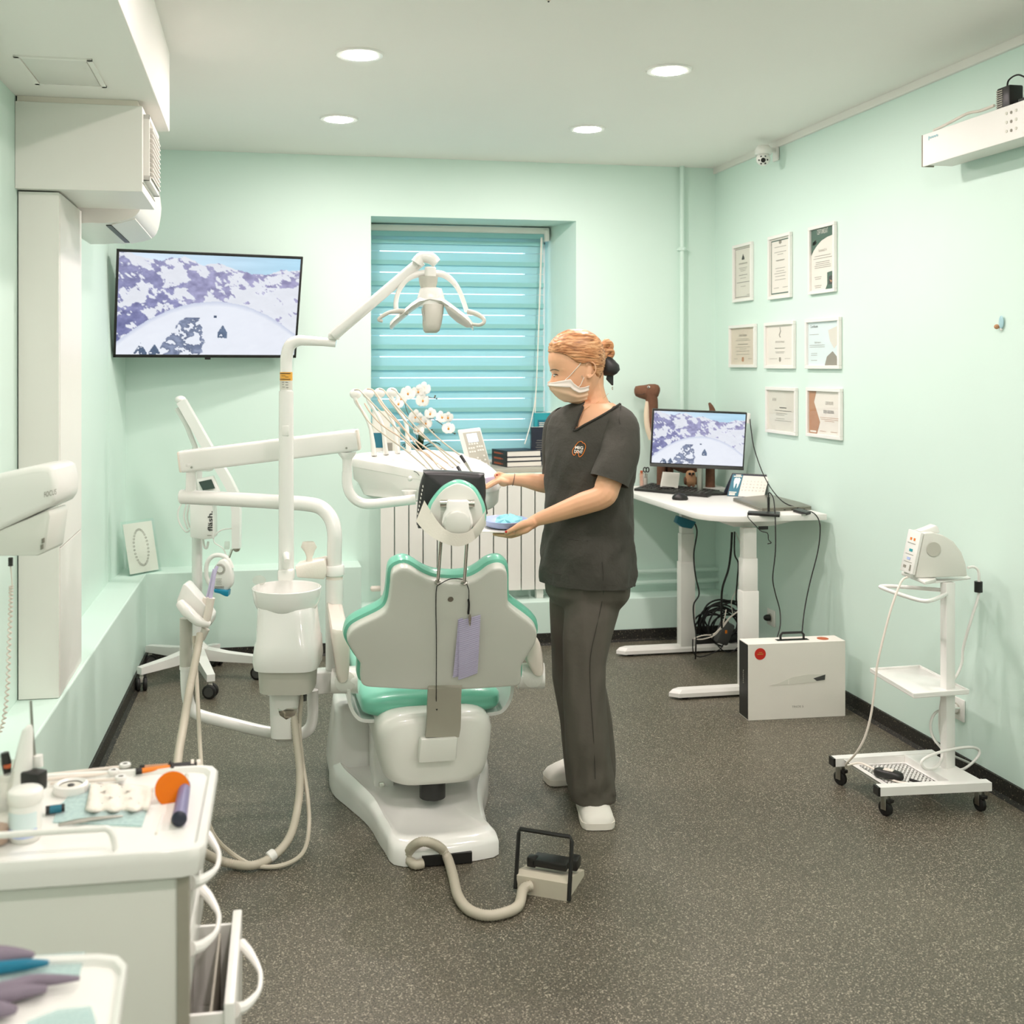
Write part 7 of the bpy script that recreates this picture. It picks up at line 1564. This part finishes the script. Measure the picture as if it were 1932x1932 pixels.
# rectangle fitted to the right edge
E0 = Vector((NR_.x, NR_.y, 0)); E1 = Vector((FR.x, FR.y, 0)); ev = (E1-E0); ew = ev.length; en = ev.normalized(); el = Vector((-en.y, en.x, 0))   # el points left
CWd = .62
def cp(a, b, z): return E0+el*a+en*b+UP*z          # a: leftwards, b: away from the camera
rc_ = [(0.03, 0), (0.009, .009), (0, .03), (0, ew-.03), (.009, ew-.009), (.03, ew), (CWd, ew), (CWd, 0)]
cc_m = (CWd/2, ew/2)
def crs(k, z, dz=0): return [cp(cc_m[0]+(a-cc_m[0])*k, cc_m[1]+(b-cc_m[1])*k, z) for a, b in rc_]
mk('cart_top', g_loft([crs(.95, CZt-.05), crs(.985, CZt-.045), crs(1.0, CZt-.02), crs(1.0, CZt-.004), crs(.99, CZt), crs(.955, CZt-.001), crs(.935, CZt-.010), crs(.2, CZt-.0101)]), 'white_plastic', ct, 40)
mk('body', join(g_prism([cp(.045, .02, .12), cp(CWd-.02, .02, .12), cp(CWd-.02, ew-.02, .12), cp(.045, ew-.02, .12)], UP*(CZt-.17), .004)), 'shell_plastic', ct, 30)
mk('side_post', g_prism([cp(.026, .016, .12), cp(.046, .016, .12), cp(.046, .036, .12), cp(.026, .036, .12)], UP*(CZt-.17), .002), 'bracket_metal', ct, 20)
mk('plinth', g_prism([cp(.06, .03, .07), cp(CWd-.03, .03, .07), cp(CWd-.03, ew-.03, .07), cp(.06, ew-.03, .07)], UP*.05), 'dark_grey', ct, 20)
for a_, b_ in ((.09, .06), (.09, ew-.06), (CWd-.08, .06), (CWd-.08, ew-.06)):
    mk('caster', g_lathe([(.012, -.012), (.032, -.012), (.035, -.006), (.035, .006), (.032, .012), (.012, .012)], cp(a_, b_, .036), el, 20), 'black_rubber', ct, 50)
def drawer(z0, z1, out):
    fr = mk('drawer', g_prism([cp(.046-out-.018, .038, z0), cp(.046-out, .038, z0), cp(.046-out, ew-.03, z0), cp(.046-out-.018, ew-.03, z0)], UP*(z1-z0), .003), 'white_plastic', ct, 30)
    zm = (z0+z1)/2; p0 = cp(.046-out-.018, .10, zm); p1 = cp(.046-out-.018, ew-.10, zm)
    zm = z1-.045
    for bb0 in (.075,):
        mk('handle', g_tube([cp(.028-out, bb0, zm+.012), cp(.012-out, bb0+.02, zm+.006), cp(-.008-out, bb0+.07, zm), cp(-.012-out, bb0+.11, zm), cp(-.008-out, bb0+.15, zm), cp(.012-out, bb0+.20, zm+.006), cp(.028-out, bb0+.22, zm+.012)], [.012, .009, .005, .0045, .005, .009, .012], 10, 5), 'white_plastic', fr)
    if out > .05:
        mk('drawer_box', join(g_prism([cp(.046-out, .045, z0+.02), cp(.10, .045, z0+.02), cp(.10, ew-.04, z0+.02), cp(.046-out, ew-.04, z0+.02)], UP*.006), g_prism([cp(.046-out, .045, z0+.02), cp(.10, .045, z0+.02), cp(.10, .053, z0+.02), cp(.046-out, .053, z0+.02)], UP*(z1-z0-.04)), g_prism([cp(.046-out, ew-.05, z0+.02), cp(.10, ew-.05, z0+.02), cp(.10, ew-.042, z0+.02), cp(.046-out, ew-.042, z0+.02)], UP*(z1-z0-.04))), 'white_plastic', fr, 20)
        mk('divider', g_prism([cp(.03-out*.5, .06, z0+.025), cp(.034-out*.5, .06, z0+.025), cp(.034-out*.5, ew-.06, z0+.025), cp(.03-out*.5, ew-.06, z0+.025)], UP*(z1-z0-.055)), 'bracket_metal', fr, 0)
    return fr
drawer(.62, .725, .0); drawer(.51, .612, .0); drawer(.30, .50, .075); drawer(.13, .292, .0)
mk('rail_guard', g_tube([cp(CWd, .03, CZt+.0), cp(CWd-.01, .028, CZt+.03), cp(.30, .026, CZt+.034), cp(.185, .026, CZt+.034), cp(.155, .026, CZt+.030), cp(.145, .026, CZt-.002)], .0055, 10, 5), 'white_plastic', ct)
# things on the cart top: positions by pixel on the tray floor
cz = CZt-.010
def cF(px, py, h=0): return F(px, py, cz+h)
def lay(name, label, cat, px, py): return thing(name, cF(px, py), label, cat)
jr = lay('plastic_jar', 'white screw-top jar with a pale blue label on the cart', 'jar', 50, 1578)
jb = cF(48, 1582)
mk('jar_body', g_lathe([(.024, 0), (.027, .004), (.027, .060), (.025, .064)], jb, n=28), 'white_plastic', jr, 50)
mk('jar_lid', g_lathe([(.028, .064), (.029, .066), (.029, .082), (.026, .085)], jb, n=28), 'white_panel', jr, 50)
a_s = [math.pi*(.55+.95*k/20)+math.pi*.35 for k in range(21)]
mk('label_band', g_loft([[jb+RT*(math.cos(a)*.0274)+FW*(math.sin(a)*.0274)+UP*z for a in a_s] for z in (.012, .052)], False, False), 'paper_mint', jr, 60)
mk('label_stripe', g_loft([[jb+RT*(math.cos(a)*.0277)+FW*(math.sin(a)*.0277)+UP*z for a in a_s] for z in (.010, .024)], False, False), 'tray_blue', jr, 60)
jr2 = lay('pill_bottle', 'clear bottle with an orange base at the cart edge', 'bottle', -6, 1590)
j2 = cF(-8, 1592); mk('bottle', g_lathe([(.020, 0), (.022, .004), (.022, .07), (.012, .085), (.012, .10)], j2, n=24), 'clear_plastic', jr2, 50); mk('contents', g_lathe([(.0195, .003), (.0205, .028), (.001, .03)], j2, n=24), 'tan_print', jr2, 50)
# curing light
cl_ = lay('curing_light', 'violet pen-shaped curing light with a round orange shield', 'curing light', 338, 1530)
cA, cB = cF(338, 1545, .014), cF(350, 1478, .016)
mk('handle', g_tube([cA, cA+(cB-cA)*.3, cA+(cB-cA)*.9, cB], [.0135, .0125, .0105, .007], 16), 'pen_violet', cl_)
mk('end_cap', g_ell(cA, (.0138, 0, 0), (0, .008, 0), (0, 0, .0138), 16, 10), 'navy', cl_)
mk('tip', g_tube([cB, cB+(cB-cA)*.12, cB+(cB-cA)*.2+UP*.004], [.007, .005, .004], 12), 'grey_plastic', cl_)
shc = cF(325, 1489, .020)
mk('orange_shield', g_lathe([(.031, 0), (.032, .0015), (.031, .003)], shc, (.25, -.95, .55), 32), 'orange_lens', cl_, 50)
# syringes
for i, (x0, y0, x1, y1) in enumerate(((262, 1455, 378, 1441), (268, 1449, 366, 1441))):
    sy = lay('composite_syringe', 'black and orange composite syringe '+('nearer the orange shield' if i == 0 else 'behind the other one')+' at the back of the cart', 'syringe', x0, y0)
    a, b = cF(x0, y0, .008), cF(x1, y1, .008)
    mk('barrel', g_tube([a, a+(b-a)*.5], .0052, 12), 'tan_print' if i else 'orange', sy); mk('cap', g_tube([a-(b-a)*.05, a+(b-a)*.05], .0062, 12), 'black_plastic', sy)
    mk('plunger', g_tube([a+(b-a)*.5, b-(b-a)*.06], .0048, 12), 'black_plastic', sy); mk('flange', g_tube([a+(b-a)*.52, a+(b-a)*.56], .010, 12), 'black_plastic', sy); mk('thumb_rest', g_tube([b-(b-a)*.06, b], .009, 12), 'warm_plastic', sy)
# tape ring, pouch, white gauze, blister strips, spatula
tpz = lay('tape_roll', 'white round dish with a dark insert on the cart', 'dish', 135, 1490)
p = cF(134, 1494); mk('ring', g_lathe([(.020, .002), (.031, 0), (.033, .006), (.031, .016), (.026, .018), (.021, .014)], p, n=32, cap=False), 'white_plastic', tpz, 50); mk('insert', g_lathe([(.021, .002), (.021, .012), (.001, .012)], p, n=28), 'paper_grey', tpz, 40); mk('dark_plug', g_ell(p+UP*.013, RT*.007, FW*.006, UP*.003, 12, 6), 'dark_grey', tpz)
po = lay('sterile_pouch', 'clear bluish sterilisation pouch lying under gauze on the cart', 'pouch', 200, 1530)
mk('film', g_prism([cF(x, y, .001) for x, y in ((112, 1522), (152, 1480), (290, 1490), (268, 1560), (100, 1552))], UP*.0025), 'pouch', po, 0)
gz = lay('gauze_packet', 'crumpled white gauze packet on the cart top', 'gauze', 225, 1505)
gv = []; gf = []
for j in range(9):
    for i in range(13):
        u, v = i/12, j/8; a = [(172, 1476), (292, 1482), (278, 1527), (160, 1529)]
        x = a[0][0]*(1-u)*(1-v)+a[1][0]*u*(1-v)+a[2][0]*u*v+a[3][0]*(1-u)*v; y = a[0][1]*(1-u)*(1-v)+a[1][1]*u*(1-v)+a[2][1]*u*v+a[3][1]*(1-u)*v
        gv.append(cF(x, y, .008+.006*math.sin(i*1.7+j)*math.sin(j*1.3)))
for j in range(8):
    for i in range(12): gf.append([j*13+i, j*13+i+1, (j+1)*13+i+1, (j+1)*13+i])
go = mk('sheet', (gv, gf), 'cloth_white', gz, 60); md = go.modifiers.new('s', 'SOLIDIFY'); md.thickness = .004
sp2 = lay('spatula', 'slim steel spatula lying by the guard rail of the cart', 'instrument', 180, 1545)
mk('handle', g_tube([cF(110, 1556, .006), cF(150, 1549, .007), cF(190, 1544, .006), cF(232, 1540, .004)], [.003, .0045, .004, .002], 8), 'steel', sp2)
for i, (x0, y0, x1, y1) in enumerate(((90, 1470, 214, 1458), (88, 1462, 236, 1446), (95, 1478, 228, 1470))):
    im = lay('mixing_tip', 'beige plastic mixing spatula with round end, '+('lying lowest beside the tape dish' if i == 2 else ('at the back edge of the cart' if i == 1 else 'lying between two alike ones')), 'instrument', x0, y0)
    a, b = cF(x0, y0, .006), cF(x1, y1, .006); mk('stick', g_tube([a, b], .0032, 8), 'warm_plastic', im); mk('eye', g_lathe([(.005, 0), (.0105, 0), (.0115, .003), (.0105, .006), (.005, .006)], b, n=20, cap=False), 'white_plastic', im, 40)
db = lay('small_vial', 'small black vial with a blue cap lying on the cart', 'vial', 103, 1527)
mk('barrel', g_tube([cF(86, 1529, .008), cF(122, 1524, .008)], .0075, 12), 'black_plastic', db); mk('stripe', g_tube([cF(94, 1527.5, .0095), cF(116, 1525, .0095)], .0072, 12), 'teal_dark', db)
mw = lay('micro_brush', 'thin white micro brush lying on the cart top', 'brush', 300, 1550)
mk('stick', g_tube([cF(307, 1536, .002), cF(296, 1570, .002)], .0015, 6), 'white_plastic', mw); mk('tip', g_tube([cF(297, 1567, .002), cF(295, 1572, .002)], .0024, 6), 'cloth_white', mw)
# upright instrument holder cluster at the left
ih = lay('instrument_pot', 'open pot holding white and black handles at the left of the cart', 'pot', 20, 1510)
pi = cF(-6, 1520); mk('pot', g_lathe([(.04, 0), (.045, .07), (.043, .07), (.038, .004), (.001, .004)], pi, n=28), 'clear_plastic', ih, 50)
pen = lay('root_handpiece', 'white endodontic handpiece standing upright on the cart', 'handpiece', 55, 1490)
mk('grip', g_loft([ring(at(x, y, 2.04), RT*w, FW*w*.9, 18) for x, y, w in ((56, 1368, .004), (52, 1378, .010), (48, 1405, .013), (44, 1440, .017), (40, 1475, .022), (38, 1500, .022))]), 'white_plastic', pen, 60)
mk('probe', g_tube([at(58, 1322, 2.05), at(61, 1380, 2.05), at(64, 1430, 2.05)], [.0022, .0028, .004], 8), 'steel', pen); mk('foot', g_box(at(64, 1472, 2.03), (.038, .03, .035), .004, -YAW-.3), 'black_plastic', pen); mk('stub', g_cyl(at(73, 1446, 2.05), at(72, 1425, 2.05), .0085, n=14), 'white_plastic', pen)
mk('stand', g_cyl(cF(48, 1512), cF(48, 1512, .02), .028, n=20), 'white_plastic', pen)
mk('black_handle', g_tube([at(14, 1462, 2.04), at(12, 1440, 2.04), at(9, 1420, 2.04)], [.006, .009, .007], 10), 'black_plastic', ih); mk('black_handle', g_tube([at(-8, 1470, 2.06), at(-10, 1430, 2.06)], [.006, .008], 10), 'black_plastic', ih)
mk('teal_cap', g_ell(at(2, 1424, 2.05), RT*.006, FW*.006, UP*.007, 10, 6), 'paper_mint', ih); mk('orange_collar', g_cyl(at(14, 1448, 2.035), at(14, 1442, 2.035), .007, n=12), 'brick_red', ih)
# ------------------------------------------------------------------ second tray nearest the camera
T2z = .80
t2 = thing('side_tray', F(60, 1900, T2z), 'white rimmed tray table carrying dark gloves and a teal pen', 'tray')
tf = [(-300, 1822), (190, 1802), (225, 1806), (241, 1822), (225, 1932), (205, 2100), (-420, 2130)]
P2 = [F(x, y, T2z) for x, y in tf]; c2_ = sum(P2, Vector())/len(P2)
def t2r(k, dz): return [c2_+(p-c2_)*k+UP*dz for p in P2]
mk('tray_top', g_loft([t2r(.96, -.03), t2r(1.0, -.012), t2r(1.0, 0), t2r(.985, .003), t2r(.93, .0), t2r(.91, -.008), t2r(.3, -.0081)]), 'white_plastic', t2, 40)
mk('pedestal', g_cyl(Vector((c2_.x-.05, c2_.y, 0)), Vector((c2_.x-.05, c2_.y, T2z-.02)), .03), 'white_plastic', t2)
mk('foot_plate', g_cyl(Vector((c2_.x-.05, c2_.y, 0)), Vector((c2_.x-.05, c2_.y, .02)), .16), 'white_plastic', t2)
def t2F(x, y, h=0): return F(x, y, T2z-.008+h)
pq = thing('film_pouch', t2F(80, 1850), 'pale green see-through pouch lying under the teal pen', 'pouch')
mk('film', g_prism([t2F(x, y, .001) for x, y in ((-20, 1812), (160, 1800), (150, 1842), (0, 1855), (-30, 1856))], UP*.003), 'pouch', pq, 0)
pq2 = thing('film_pouch', t2F(140, 1915), 'pale blue see-through pouch at the lower rim of the small tray', 'pouch')
mk('film', g_prism([t2F(x, y, .001) for x, y in ((50, 1932), (110, 1908), (172, 1902), (182, 1932), (120, 1980), (40, 1980))], UP*.003), 'pouch', pq2, 0)
pt = thing('teal_pen', t2F(40, 1822), 'fat teal marker pen lying on the small tray', 'pen')
mk('barrel', g_tube([t2F(-60, 1834, .012), t2F(0, 1826, .012), t2F(50, 1820, .012), t2F(92, 1816, .012)], [.008, .008, .007, .003], 12), 'teal_pen', pt)
for i, pts in enumerate(([(-40, 1880, .02), (10, 1868, .026), (60, 1852, .02), (110, 1848, .014), (150, 1846, .006)], [(-60, 1820, .03), (-10, 1806, .034), (30, 1802, .022), (64, 1802, .008)], [(-40, 1905, .02), (0, 1905, .022), (30, 1906, .010)], [(-40, 1890, .02), (20, 1876, .022), (50, 1870, .018), (88, 1866, .010)])):
    if i == 0:
        gl = thing('rubber_glove', t2F(20, 1890), 'crumpled dark violet-grey rubber glove on the small tray', 'glove'); 
    if i == 1: gl2 = thing('rubber_glove', t2F(-10, 1806), 'dark violet-grey rubber glove tip behind the teal pen', 'glove')
    mk('finger' if i else 'cuff', g_tube([t2F(x, y, .012) for x, y, r in pts], [r*.55 for x, y, r in pts], 12, flat=.7), 'purple_grey', gl2 if i == 1 else gl, 80)
